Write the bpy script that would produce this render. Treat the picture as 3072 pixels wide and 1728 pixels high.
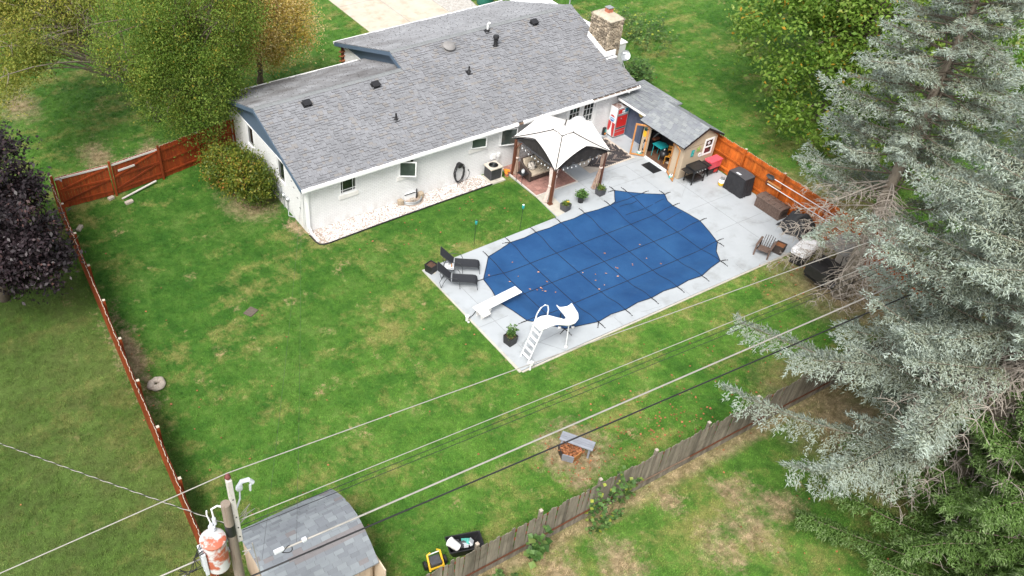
import bpy, bmesh, math, random
import numpy as np
from mathutils import Vector, Matrix, Euler
from mathutils.geometry import delaunay_2d_cdt
for o in list(bpy.data.objects): bpy.data.objects.remove(o)
random.seed(7); RNG = np.random.default_rng(11)
SC = bpy.context.scene; COL = SC.collection
PI = math.pi; R = math.radians

# ---------------------------------------------------------------- camera
cd = bpy.data.cameras.new('camera'); cam = bpy.data.objects.new('camera', cd); COL.objects.link(cam)
cd.sensor_fit = 'HORIZONTAL'; cd.sensor_width = 36.0; cd.lens = 36.0 * 2660.0 / 3072.0
cd.shift_x = 0.1138; cd.shift_y = 0.0371; cd.clip_start = 0.1; cd.clip_end = 600
rt = Vector((0.86148082, -0.50766769, 0.01114982)); up = Vector((0.33903624, 0.5913927, 0.7316482)); fw = Vector((0.37802808, 0.6265207, -0.68159122))
cam.matrix_world = Matrix(((rt.x, up.x, -fw.x, -24.2183), (rt.y, up.y, -fw.y, -22.0039), (rt.z, up.z, -fw.z, 24.9024), (0, 0, 0, 1)))
SC.camera = cam
# ---------------------------------------------------------------- sky, sun, exposure
SUN_EL, SUN_AZ = R(54), R(216)            # azimuth from +X towards +Y: soft light through thin cloud from the left
wd = bpy.data.worlds.new('World'); SC.world = wd; wd.use_nodes = True
nt = wd.node_tree; bg = nt.nodes['Background']
sky = nt.nodes.new('ShaderNodeTexSky'); sky.sky_type = 'NISHITA'; sky.sun_disc = False
sky.sun_elevation = SUN_EL; sky.sun_rotation = PI / 2 - SUN_AZ; sky.dust_density = 3.0; sky.air_density = 1.0; sky.ozone_density = 1.0
hs = nt.nodes.new('ShaderNodeHueSaturation'); hs.inputs['Saturation'].default_value = 0.22
nt.links.new(sky.outputs[0], hs.inputs['Color']); nt.links.new(hs.outputs[0], bg.inputs[0]); bg.inputs[1].default_value = 0.128
sl = bpy.data.lights.new('sun', 'SUN'); sl.energy = 1.8; sl.angle = R(26); sl.color = (1, .96, .9)
so = bpy.data.objects.new('sun', sl); COL.objects.link(so)
so.rotation_euler = Vector((math.cos(SUN_EL) * math.cos(SUN_AZ), math.cos(SUN_EL) * math.sin(SUN_AZ), math.sin(SUN_EL))).to_track_quat('Z', 'Y').to_euler()
SC.view_settings.view_transform = 'Standard'; SC.view_settings.look = 'None'
SC.view_settings.exposure = 1.08; SC.view_settings.gamma = 1; SC.view_settings.use_curve_mapping = False

# ---------------------------------------------------------------- materials
def link(nt, a, b): nt.links.new(a, b)
def mkmat(name):
    m = bpy.data.materials.new(name); m.use_nodes = True
    nt = m.node_tree; return m, nt, nt.nodes['Principled BSDF']
def noise(nt, vec, scale, detail=3, rough=.6):
    n = nt.nodes.new('ShaderNodeTexNoise'); n.inputs['Scale'].default_value = scale; n.inputs['Detail'].default_value = detail; n.inputs['Roughness'].default_value = rough
    if vec is not None: link(nt, vec, n.inputs['Vector'])
    return n.outputs['Fac']
def mrange(nt, v, a, b, c, d):
    n = nt.nodes.new('ShaderNodeMapRange'); link(nt, v, n.inputs[0])
    for i, x in enumerate((a, b, c, d)): n.inputs[i + 1].default_value = x
    return n.outputs[0]
def mth(nt, op, a, b=None):
    n = nt.nodes.new('ShaderNodeMath'); n.operation = op
    for i, x in enumerate((a, b)):
        if x is None: continue
        if isinstance(x, (int, float)): n.inputs[i].default_value = x
        else: link(nt, x, n.inputs[i])
    return n.outputs[0]
def mix(nt, f, a, b):
    n = nt.nodes.new('ShaderNodeMix'); n.data_type = 'RGBA'
    if isinstance(f, (int, float)): n.inputs[0].default_value = f
    else: link(nt, f, n.inputs[0])
    for i, x in ((6, a), (7, b)):
        if isinstance(x, tuple): n.inputs[i].default_value = (*x, 1) if len(x) == 3 else x
        else: link(nt, x, n.inputs[i])
    return n.outputs[2]
def hsv(nt, col, val=None, hue=None, sat=1.0):
    n = nt.nodes.new('ShaderNodeHueSaturation'); link(nt, col, n.inputs['Color']); n.inputs['Saturation'].default_value = sat
    if val is not None: link(nt, val, n.inputs['Value'])
    if hue is not None: link(nt, hue, n.inputs['Hue'])
    return n.outputs[0]
def ramp(nt, f, stops, interp='LINEAR'):
    n = nt.nodes.new('ShaderNodeValToRGB'); link(nt, f, n.inputs[0]); cr = n.color_ramp; cr.interpolation = interp
    while len(cr.elements) < len(stops): cr.elements.new(.5)
    for e, (p, c) in zip(cr.elements, stops): e.position = p; e.color = (*c, 1)
    return n.outputs[0]
def pos(nt): return nt.nodes.new('ShaderNodeNewGeometry').outputs['Position']
def sxyz(nt, v):
    n = nt.nodes.new('ShaderNodeSeparateXYZ'); link(nt, v, n.inputs[0]); return n.outputs
def cxyz(nt, x, y, z):
    n = nt.nodes.new('ShaderNodeCombineXYZ')
    for i, a in enumerate((x, y, z)):
        if isinstance(a, (int, float)): n.inputs[i].default_value = a
        else: link(nt, a, n.inputs[i])
    return n.outputs[0]
def scalev(nt, v, s):
    n = nt.nodes.new('ShaderNodeVectorMath'); n.operation = 'MULTIPLY'; link(nt, v, n.inputs[0]); n.inputs[1].default_value = s; return n.outputs[0]
def bumpn(nt, bs, h, strength, dist=.01):
    b = nt.nodes.new('ShaderNodeBump'); b.inputs['Strength'].default_value = strength; b.inputs['Distance'].default_value = dist
    link(nt, h, b.inputs['Height']); link(nt, b.outputs[0], bs.inputs['Normal'])
def attr(nt, name='rnd'):
    n = nt.nodes.new('ShaderNodeAttribute'); n.attribute_name = name; return n.outputs['Fac']
def orand(nt): return nt.nodes.new('ShaderNodeObjectInfo').outputs['Random']
def pm(name, col, rough=.6, var=.12, vs=3., bump=0., bs_=60., metal=0., spec=.4, col2=None, c2t=(.5, .7), c2s=4., ov=0., av=0., stretch=(1, 1, 1), trans=0., alpha=1.):
    """painted / plain surface with value mottling, optional second colour in patches, per-object and per-face variation"""
    m, nt, bs = mkmat(name); p = scalev(nt, pos(nt), stretch)
    base = nt.nodes.new('ShaderNodeRGB'); base.outputs[0].default_value = (*col, 1); c = base.outputs[0]
    if col2: c = mix(nt, mrange(nt, noise(nt, p, c2s, 5, .65), c2t[0], c2t[1], 0, 1), c, col2)
    v = mrange(nt, noise(nt, p, vs, 4), .3, .7, 1 - var, 1 + var)
    if ov: v = mth(nt, 'MULTIPLY', v, mrange(nt, orand(nt), 0, 1, 1 - ov, 1 + ov))
    if av: v = mth(nt, 'MULTIPLY', v, mrange(nt, attr(nt), 0, 1, 1 - av, 1 + av))
    link(nt, hsv(nt, c, v), bs.inputs['Base Color'])
    bs.inputs['Roughness'].default_value = rough; bs.inputs['Metallic'].default_value = metal; bs.inputs['Specular IOR Level'].default_value = spec
    if trans: bs.inputs['Transmission Weight'].default_value = trans
    if alpha < 1: bs.inputs['Alpha'].default_value = alpha
    if bump: bumpn(nt, bs, noise(nt, p, bs_, 3), bump)
    return m

def lawn_color(nt, p, blade=False):
    """ground colour of the grass from world position: greens, olive, straw, bare spots with noisy edges"""
    xyz = sxyz(nt, p); X, Y = xyz[0], xyz[1]
    pf = cxyz(nt, X, Y, 0.0)
    big = noise(nt, pf, .16, 4, .6); med = noise(nt, scalev(nt, pf, (1.1, 1.0, 1)), .85, 6, .76); fine = noise(nt, pf, 3.2, 4, .7); vf = noise(nt, pf, 21., 3, .75)
    green = ramp(nt, mth(nt, 'ADD', mth(nt, 'MULTIPLY', med, .75), mth(nt, 'MULTIPLY', big, .42)), [(.38, (.027, .080, .012)), (.50, (.048, .130, .017)), (.62, (.080, .174, .025)), (.76, (.126, .208, .046))])
    lush = mrange(nt, mth(nt, 'ADD', mth(nt, 'ADD', Y, mth(nt, 'MULTIPLY', X, -.35)), mth(nt, 'MULTIPLY', big, 6.0)), 1.0, 17.0, 0, 1)
    lush = mth(nt, 'MULTIPLY', lush, mth(nt, 'MULTIPLY', mrange(nt, Y, 15, 18, 1, .45), mrange(nt, X, -21.2, -20.6, .5, 1)))
    green = mix(nt, mth(nt, 'MULTIPLY', lush, mrange(nt, med, .3, .7, .85, .30)), green, (.022, .078, .010))
    straw = mix(nt, fine, (.17, .185, .042), (.30, .245, .10))
    # dryness: more straw outside the fences, less inside the yard near the house
    out_l = mrange(nt, X, -20.3, -21.3, 0, 1); out_f = mrange(nt, Y, -10.0, -10.9, 0, 1); out_b = mrange(nt, Y, 16.2, 19, 0, .5)
    dry = mth(nt, 'ADD', mth(nt, 'MULTIPLY', noise(nt, scalev(nt, pf, (1.1, 1, 1)), 1.25, 7, .80), .75), mth(nt, 'MULTIPLY', noise(nt, pf, .22, 3), .42))
    mid = mrange(nt, noise(nt, pf, .11, 2), .4, .6, 0, .05)
    dry = mth(nt, 'ADD', dry, mth(nt, 'ADD', mth(nt, 'ADD', mid, mth(nt, 'MULTIPLY', out_f, .035)), mth(nt, 'MULTIPLY', out_b, .035)))
    # strips worn by mowing along X, faint
    st = nt.nodes.new('ShaderNodeTexWave'); st.inputs['Scale'].default_value = .19; st.inputs['Distortion'].default_value = 2.2; st.inputs['Detail'].default_value = 2; st.bands_direction = 'Y'
    link(nt, pf, st.inputs['Vector'])
    dry = mth(nt, 'ADD', dry, mth(nt, 'MULTIPLY', mth(nt, 'SUBTRACT', st.outputs['Fac'], .5), .065))
    dry = mth(nt, 'SUBTRACT', dry, mth(nt, 'MULTIPLY', lush, .05))
    c = mix(nt, mrange(nt, dry, .600, .74, 0, .72), green, straw)
    spot = mth(nt, 'MULTIPLY', mrange(nt, noise(nt, pf, .8, 3, .6), .60, .70, 0, 1), mrange(nt, noise(nt, pf, 4.2, 5, .8), .48, .60, 0, .8))
    c = mix(nt, spot, c, (.34, .25, .135))
    olive = mix(nt, mrange(nt, big, .35, .65, 0, 1), (.050, .072, .016), (.092, .110, .034))
    c = mix(nt, mth(nt, 'MULTIPLY', mth(nt, 'MAXIMUM', out_l, mth(nt, 'MULTIPLY', out_f, .2)), mrange(nt, med, .3, .62, .95, .5)), c, olive)
    # bare earth and litter
    wob = mth(nt, 'ADD', mth(nt, 'MULTIPLY', mth(nt, 'SUBTRACT', noise(nt, pf, 1.3, 5, .75), .5), 2.6), mth(nt, 'MULTIPLY', mth(nt, 'SUBTRACT', noise(nt, pf, 6., 4, .75), .5), 1.6))
    bare = None
    for (bx, by, r0, r1, sy) in ((-8.15, -7.95, .7, 1.6, 1), (-8.75, -9.0, .1, .8, 1), (1.6, -12.3, .8, 3.2, .7), (8.2, -6.9, 1.3, 3.4, .8), (-20.35, 4.9, .15, .7, .22), (-20.6, -7.6, .3, 1.2, .8), (-10.95, 8.9, .05, .5, .5), (-12.0, 12.0, .4, 1.6, .8), (-4.5, -12.3, .1, .9, .7), (-3.6, -13.3, .1, 1.0, 1.2), (-5.2, -13.6, .1, 1.0, .8), (-6.5, -13.5, .1, .9, .8), (-9.8, -12.3, .2, 1.0, .8), (-11.7, -11.5, .2, .9, .8), (-6.7, -11.4, 0, .6, .7), (11.6, -3.5, .8, 3.0, .5), (-19.5, 27.0, .1, 1.4, .5), (-17.2, 19.6, .2, 1.1, .5), (-14.6, 18.5, .2, 1.0, .6), (3.0, 16.5, 0, .6, .6)):
        dx = mth(nt, 'SUBTRACT', X, bx); dy = mth(nt, 'MULTIPLY', mth(nt, 'SUBTRACT', Y, by), sy)
        d = mth(nt, 'ADD', mth(nt, 'SQRT', mth(nt, 'ADD', mth(nt, 'MULTIPLY', dx, dx), mth(nt, 'MULTIPLY', dy, dy))), wob)
        k = mrange(nt, d, r0, r1, 1, 0); bare = k if bare is None else mth(nt, 'MAXIMUM', bare, k)
    fl = mrange(nt, mth(nt, 'ADD', mth(nt, 'ABSOLUTE', mth(nt, 'ADD', Y, 10.55)), mth(nt, 'MULTIPLY', wob, .3)), .1, .55, 1, 0)   # worn line under the grey fence
    bare = mth(nt, 'MAXIMUM', bare, mth(nt, 'MULTIPLY', fl, .9))
    earth = mix(nt, mrange(nt, fine, .35, .65, 0, 1), (.19, .135, .078), (.36, .265, .17))
    c = mix(nt, mth(nt, 'MULTIPLY', bare, .85), c, earth)
    v = mth(nt, 'MULTIPLY', mrange(nt, vf, .28, .72, .62, 1.40), mrange(nt, fine, .3, .7, .84, 1.16))
    return hsv(nt, c, v, sat=1.0), vf
def lawn_mat(name, blade):
    m, nt, bs = mkmat(name); p = pos(nt); c, vf = lawn_color(nt, p)
    if blade:
        c = hsv(nt, c, mrange(nt, orand(nt), 0, 1, 1.05, 1.8))
        bs.inputs['Subsurface Weight'].default_value = 0
    bs.inputs['Roughness'].default_value = .75; bs.inputs['Specular IOR Level'].default_value = .15
    link(nt, c, bs.inputs['Base Color'])
    if not blade: bumpn(nt, bs, vf, .9, .04)
    return m
def shingle_mat(name, cols, gran=.2, stain=0):
    m, nt, bs = mkmat(name); p = pos(nt)
    c = ramp(nt, attr(nt), cols)
    v = mth(nt, 'MULTIPLY', mrange(nt, noise(nt, p, 70, 3, .8), .25, .75, 1 - gran, 1 + gran), mrange(nt, noise(nt, p, .7, 4), .3, .7, .9, 1.1))
    c = hsv(nt, c, v)
    if stain:
        s = mth(nt, 'MULTIPLY', mrange(nt, noise(nt, scalev(nt, p, (.55, .8, 1)), .7, 4, .6), .36, .66, 0, stain), mrange(nt, sxyz(nt, p)[0], -4.5, 1.0, 1, .18)); c = mix(nt, s, c, (.075, .066, .062))
    link(nt, c, bs.inputs['Base Color']); bs.inputs['Roughness'].default_value = .92; bs.inputs['Specular IOR Level'].default_value = .25
    bumpn(nt, bs, noise(nt, p, 160, 2), .35, .004)
    return m
def brick_mat(name, side):
    m, nt, bs = mkmat(name); s = sxyz(nt, pos(nt))
    v = cxyz(nt, s[1] if side else s[0], s[2], 0.0)
    b = nt.nodes.new('ShaderNodeTexBrick'); link(nt, v, b.inputs['Vector'])
    b.inputs['Scale'].default_value = 1; b.inputs['Brick Width'].default_value = .215; b.inputs['Row Height'].default_value = .076; b.inputs['Mortar Size'].default_value = .011; b.inputs['Mortar Smooth'].default_value = .4
    b.inputs['Color1'].default_value = (.84, .84, .835, 1); b.inputs['Color2'].default_value = (.80, .80, .80, 1); b.inputs['Mortar'].default_value = (.68, .68, .685, 1)
    c = mix(nt, mrange(nt, noise(nt, pos(nt), 1.3, 5, .7), .52, .75, 0, .35), b.outputs['Color'], (.60, .59, .56))
    low = mth(nt, 'MULTIPLY', mrange(nt, s[2], .0, .55, 1, 0), mrange(nt, noise(nt, scalev(nt, pos(nt), (1, 1, .4)), 3, 4), .45, .7, 0, .5))
    c = mix(nt, low, c, (.45, .41, .35))
    link(nt, c, bs.inputs['Base Color']); bs.inputs['Roughness'].default_value = .55
    h = mth(nt, 'SUBTRACT', mth(nt, 'MULTIPLY', noise(nt, pos(nt), 30, 3), .35), b.outputs['Fac'])
    bumpn(nt, bs, h, .9, .014)
    return m
def leaf_mat(name, stops, rough=.5, trans=.25, spots=None):
    m, nt, bs = mkmat(name); p = pos(nt)
    c = ramp(nt, attr(nt), stops)
    c = hsv(nt, c, mrange(nt, noise(nt, p, .9, 3), .3, .7, .82, 1.2))
    link(nt, c, bs.inputs['Base Color']); bs.inputs['Roughness'].default_value = rough; bs.inputs['Specular IOR Level'].default_value = .35
    if trans:
        t = nt.nodes.new('ShaderNodeBsdfTranslucent'); link(nt, c, t.inputs['Color'])
        mx = nt.nodes.new('ShaderNodeMixShader'); mx.inputs[0].default_value = trans
        link(nt, bs.outputs[0], mx.inputs[1]); link(nt, t.outputs[0], mx.inputs[2]); link(nt, mx.outputs[0], nt.nodes['Material Output'].inputs[0])
    return m
def wood_mat(name, a, b, rough=.7, ov=.16, dirt=None, ds=(.5, .75)):
    """boards: grain along Z of the world, per-board tint"""
    m, nt, bs = mkmat(name); p = scalev(nt, pos(nt), (9, 9, 1.1))
    c = mix(nt, mrange(nt, noise(nt, p, 1.6, 5, .7), .3, .7, 0, 1), a, b)
    if dirt: c = mix(nt, mrange(nt, noise(nt, pos(nt), 1.7, 5, .7), ds[0], ds[1], 0, .8), c, dirt)
    v = mth(nt, 'MULTIPLY', mrange(nt, orand(nt), 0, 1, 1 - ov, 1 + ov), mrange(nt, attr(nt), 0, 1, 1 - ov, 1 + ov))
    link(nt, hsv(nt, c, v), bs.inputs['Base Color']); bs.inputs['Roughness'].default_value = rough; bs.inputs['Specular IOR Level'].default_value = .3
    bumpn(nt, bs, noise(nt, p, 4, 3), .4, .006)
    return m

MT = {}
MT['lawn'] = lawn_mat('lawn', False); MT['blade'] = lawn_mat('grass_blade', True)
MT['deck'] = pm('deck_paint', (.385, .41, .43), .55, .06, .9, .12, 90, col2=(.25, .258, .258), c2t=(.52, .82), c2s=1.1)
MT['deck2'] = pm('bare_concrete', (.46, .43, .37), .8, .12, 3, .2, 60, col2=(.3, .26, .2), c2t=(.55, .8))
MT['joint'] = pm('deck_joint', (.25, .26, .27), .8, .2)
MT['conc'] = pm('driveway_concrete', (.50, .44, .36), .85, .1, 1.2, .2, 40, col2=(.36, .28, .2), c2t=(.5, .75), c2s=.9)
MT['road'] = pm('gravel_drive', (.42, .40, .37), .9, .25, 9, .5, 30, col2=(.3, .26, .22))
MT['white'] = pm('white_paint', (.82, .82, .815), .45, .03, 2)
MT['whited'] = pm('white_worn', (.74, .72, .69), .5, .06, 3, col2=(.45, .38, .32), c2t=(.62, .8), c2s=5)
MT['trimgrey'] = pm('soffit_white', (.68, .69, .70), .55, .04)
MT['blue'] = pm('blue_grey_siding', (.085, .125, .18), .6, .1, 3, .25, 20, stretch=(1, 1, 14))
MT['bluewall'] = pm('blue_wall_paint', (.075, .10, .15), .65, .12, 2.5, .2, 25, col2=(.16, .20, .26), c2t=(.66, .72), c2s=7)
MT['brickf'] = brick_mat('painted_brick_front', 0); MT['bricks'] = brick_mat('painted_brick_side', 1)
MT['shingle'] = shingle_mat('grey_shingle', [(0, (.184, .188, .200)), (.3, (.196, .200, .213)), (.6, (.209, .213, .227)), (.84, (.222, .227, .242)), (.91, (.208, .200, .197)), (1, (.216, .206, .200))])
MT['shingleb'] = shingle_mat('grey_shingle_back_lit', [(0, (.25, .255, .27)), (1, (.31, .315, .33))], .14, .8)  # lighter copy of the roof shingle: grazing brightness put into the colour
MT['cap'] = shingle_mat('ridge_cap', [(0, (.20, .21, .215)), (1, (.27, .28, .285))])
MT['shed_sh'] = shingle_mat('slate_shingle', [(0, (.180, .19, .212)), (.25, (.198, .211, .227)), (.6, (.217, .231, .243)), (.85, (.235, .25, .257)), (1, (.252, .267, .272))], .1)
MT['barn_sh'] = shingle_mat('blue_grey_shingle', [(0, (.165, .178, .195)), (.3, (.19, .206, .225)), (.6, (.215, .236, .252)), (.88, (.25, .274, .288)), (.92, (.20, .188, .19)), (1, (.185, .172, .175))], .1)
MT['tan'] = pm('tan_siding', (.50, .40, .285), .7, .06, 4, .25, 30, col2=(.40, .31, .22), c2t=(.5, .8), stretch=(6, 6, 1))
MT['plank_tan'] = wood_mat('tan_board', (.55, .44, .32), (.62, .51, .38), .7, .05)
MT['fence'] = wood_mat('orange_stain', (.56, .150, .022), (.42, .088, .012), .6, .22, (.16, .032, .010), (.5, .72))
MT['fence2'] = wood_mat('red_stain', (.27, .050, .011), (.18, .029, .008), .6, .2, (.10, .02, .008), (.5, .75))
MT['grey_wood'] = wood_mat('weathered_wood', (.24, .21, .165), (.145, .125, .10), .85, .22, (.10, .085, .065), (.48, .72))
MT['paletop'] = pm('pale_end_grain', (.48, .42, .34), .8, .15, 20)
MT['dwood'] = wood_mat('brown_stain', (.15, .055, .03), (.10, .035, .02), .5, .1)
MT['orange_wood'] = wood_mat('amber_wood', (.52, .25, .09), (.40, .17, .055), .55, .1)
MT['black'] = pm('black_plastic', (.018, .018, .02), .45, .25, 6)
MT['blackm'] = pm('black_metal', (.025, .025, .027), .35, .25, 8, metal=.3)
MT['char'] = pm('charcoal_resin', (.065, .065, .072), .6, .2, 8, .15, 50)
MT['sling'] = pm('dark_sling_mesh', (.022, .024, .029), .75, .12, 30, .3, 160)
MT['frame'] = pm('grey_frame', (.07, .075, .076), .4, .1, metal=.5)
MT['steel'] = pm('galvanised', (.42, .44, .45), .4, .12, 5, metal=.6)
MT['alu'] = pm('white_tube', (.74, .75, .76), .3, .04, metal=.1)
MT['glass'] = pm('dark_glass', (.016, .022, .020), .06, .3, 1.4, spec=.8)
MT['glassg'] = pm('grey_glass', (.05, .065, .058), .08, .25, 2, spec=.8)
MT['red'] = pm('red_enamel', (.56, .022, .016), .3, .06, 3, spec=.5, col2=(.40, .02, .014), c2t=(.6, .8))
MT['redside'] = pm('red_side', (.52, .045, .045), .4, .12, 2, col2=(.62, .28, .26), c2t=(.58, .82), c2s=3)
MT['teal'] = pm('teal_paint', (.02, .34, .36), .45, .1, 4)
MT['tealdk'] = pm('blue_enamel', (.02, .16, .25), .4, .1, 4)
MT['logoblue'] = pm('blue_print', (.05, .17, .42), .4, .1, 6, col2=(.25, .42, .62), c2t=(.5, .8))
MT['logopale'] = pm('pale_blue_print', (.40, .58, .74), .45, .1, 6)
MT['rust'] = pm('rusty_sheet', (.40, .38, .38), .7, .25, 6, .3, 40, col2=(.16, .05, .02), c2t=(.42, .56), c2s=3.5)
MT['cream'] = pm('cream_cushion', (.46, .39, .30), .85, .08, 6, .2, 90)
MT['pillow'] = pm('patterned_pillow', (.55, .50, .44), .85, .1, 8, col2=(.03, .03, .03), c2t=(.50, .53), c2s=14)
MT['canopy'] = pm('white_canopy', (.74, .715, .685), .8, .03, 2, .1, 60)
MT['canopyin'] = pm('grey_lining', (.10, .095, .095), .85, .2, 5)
MT['netting'] = pm('dark_netting', (.028, .025, .024), .9, .25, 8)
MT['curtain'] = pm('taupe_curtain', (.34, .245, .19), .85, .25, 5, col2=(.20, .13, .10), c2t=(.45, .6), c2s=6, stretch=(7, 7, .6))
MT['curtainp'] = pm('pale_curtain', (.62, .51, .46), .85, .15, 5, stretch=(7, 7, .6))
MT['paver'] = pm('rose_paver', (.33, .175, .145), .8, .14, 5, .25, 50, col2=(.22, .125, .105), c2t=(.5, .75), ov=.16)
MT['rug'] = pm('sand_rug', (.52, .455, .385), .9, .08, 8, .3, 120)
MT['rugdk'] = pm('dark_rug_pile', (.045, .04, .042), .95, .15, 10, .2, 120)
MT['rugmid'] = pm('taupe_rug_pile', (.17, .135, .12), .95, .15, 10, .2, 120)
MT['gstone'] = pm('white_gravel', (.64, .60, .575), .85, .15, 6, av=.26, col2=(.45, .34, .28), c2t=(.56, .78), c2s=2.2)
MT['gbed'] = pm('gravel_base', (.34, .27, .22), .95, .25, 9, .4, 40)
MT['cover'] = None
MT['strap'] = pm('navy_strap', (.008, .012, .028), .7, .1)
MT['spring'] = pm('black_strap', (.02, .02, .022), .6, .1)
MT['wick'] = pm('brown_resin_weave', (.115, .075, .058), .65, .18, 12, .5, 70, stretch=(3, 3, 1), col2=(.17, .125, .105), c2t=(.45, .7), c2s=6)
MT['wickdk'] = pm('dark_resin', (.055, .040, .034), .6, .2, 9, .4, 80)
MT['gcover'] = pm('black_cover_cloth', (.022, .022, .025), .7, .3, 5, .3, 40)
MT['gcoverlt'] = pm('charcoal_vinyl', (.065, .066, .072), .55, .12, 5, .2, 60)
MT['griddle'] = pm('griddle_plate', (.022, .019, .018), .42, .25, 8, col2=(.10, .045, .025), c2t=(.6, .75), c2s=4)
MT['pink'] = pm('coral_plastic', (.72, .095, .13), .45, .06, 4, col2=(.60, .05, .08), c2t=(.5, .75), c2s=7)
MT['yellow'] = pm('yellow_plastic', (.80, .48, .035), .4, .06)
MT['ywood'] = pm('golden_wood', (.58, .26, .03), .4, .12, 6)
MT['stone'] = pm('field_stone', (.30, .245, .18), .85, .22, 7, .6, 30, ov=.5, col2=(.42, .36, .28), c2t=(.5, .8), c2s=5)
MT['mortar'] = pm('mortar', (.11, .09, .07), .9, .2, 9, .5, 30)
MT['capconc'] = pm('chimney_cap', (.42, .37, .29), .85, .15, 4, .3, 30)
MT['terra'] = pm('clay_flue', (.40, .14, .085), .8, .15, 5)
MT['bark'] = pm('bark', (.145, .115, .088), .9, .25, 4, .8, 14, stretch=(3, 3, .8))
MT['barkg'] = pm('grey_bark', (.27, .225, .18), .9, .22, 4, .8, 14, stretch=(3, 3, .8))
MT['deadtwig'] = pm('dead_branch', (.33, .29, .25), .9, .25, 3)
MT['soil'] = pm('potting_soil', (.085, .045, .03), .95, .3, 14, .8, 60)
MT['tank'] = pm('rusty_transformer', (.56, .55, .55), .55, .08, 3, col2=(.42, .115, .065), c2t=(.455, .55), c2s=2.4)
MT['pole'] = pm('pole_wood', (.25, .205, .165), .9, .22, 4, .7, 18, stretch=(6, 6, .5), col2=(.10, .06, .04), c2t=(.5, .8))
MT['timber'] = pm('white_timber', (.58, .545, .51), .85, .15, 6, .5, 30, stretch=(5, 5, 1), col2=(.36, .31, .27), c2t=(.52, .7), c2s=6)
MT['wirew'] = pm('pale_cable', (.36, .34, .31), .5, .08, metal=.2)
MT['wireb'] = pm('black_cable', (.018, .018, .02), .5, .1)
MT['porc'] = pm('grey_porcelain', (.62, .64, .68), .25, .06)
MT['purplepin'] = pm('brown_insulator', (.16, .05, .045), .25, .1)
MT['spa'] = pm('white_resin', (.82, .81, .81), .35, .03, 3)
MT['cartb'] = pm('black_vinyl', (.03, .028, .028), .5, .25, 5, .2, 60)
MT['cartr'] = pm('grey_cart_roof', (.22, .21, .20), .6, .15, 4, .2, 30, col2=(.12, .10, .08), c2t=(.5, .75), c2s=3)
MT['beige'] = pm('beige_panel', (.55, .49, .42), .4, .05)
MT['bench'] = pm('grey_bench_paint', (.24, .255, .29), .6, .1, 3, .2, 30, ov=.12, col2=(.22, .20, .18), c2t=(.6, .78), c2s=6)
MT['leafd'] = pm('dry_leaf', (.27, .105, .042), .7, .2, 9, av=.4)
MT['leafp'] = pm('pale_leaf', (.50, .25, .15), .7, .15, 9, ov=.35)
MT['floor'] = pm('plank_floor', (.12, .062, .038), .6, .2, 5, .3, 30, ov=.18, stretch=(1, 5, 1))
MT['tarp'] = pm('black_tarp', (.028, .028, .03), .6, .3, 4, .5, 12)
MT['rock'] = pm('pale_rock', (.44, .38, .32), .9, .16, 8, .8, 18, col2=(.28, .23, .18), c2t=(.5, .7), c2s=8)
MT['gblock'] = pm('tan_block', (.36, .29, .21), .9, .15, 8, .6, 40)
MT['green'] = pm('green_can', (.015, .12, .085), .5, .1)
MT['debris'] = pm('gutter_debris', (.18, .12, .085), .95, .3, 12, .8, 40)
MT['glassy'] = pm('clear_top', (.62, .64, .66), .15, .1, 4, spec=.7)
MT['aqua'] = pm('aqua_glaze', (.10, .42, .36), .35, .12, 6)
MT['lime'] = pm('lime_metal', (.34, .44, .10), .45, .2, 9, col2=(.10, .30, .12), c2t=(.5, .6), c2s=12)
MT['hose'] = pm('black_hose', (.03, .03, .032), .45, .2)
MT['solar'] = pm('solar_lamp_teal', (.03, .30, .27), .35, .1)
MT['litamb'] = pm('amber_lens', (.70, .26, .03), .3, .1)
MT['roofwhite'] = pm('white_metal_roof', (.78, .79, .79), .4, .04, 1.5)

def cover_mat():
    m, nt, bs = mkmat('blue_mesh_cover'); p = pos(nt)
    w = nt.nodes.new('ShaderNodeTexWave'); w.inputs['Scale'].default_value = 9; w.inputs['Distortion'].default_value = 1.2; w.inputs['Detail'].default_value = 2; w.bands_direction = 'Y'; link(nt, p, w.inputs['Vector'])
    c = mix(nt, mrange(nt, noise(nt, p, .45, 5, .65), .36, .66, 0, 1), (.009, .050, .150), (.018, .078, .200))
    c = mix(nt, mrange(nt, noise(nt, p, 3.5, 5, .75), .60, .78, 0, .4), c, (.055, .125, .23))
    v = mth(nt, 'MULTIPLY', mrange(nt, noise(nt, p, 55, 3, .8), .25, .75, .84, 1.16), mrange(nt, w.outputs['Fac'], 0, 1, .95, 1.05))
    link(nt, hsv(nt, c, v), bs.inputs['Base Color']); bs.inputs['Roughness'].default_value = .62; bs.inputs['Specular IOR Level'].default_value = .3
    bumpn(nt, bs, noise(nt, p, 120, 2), .3, .004)
    return m
MT['cover'] = cover_mat()

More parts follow.
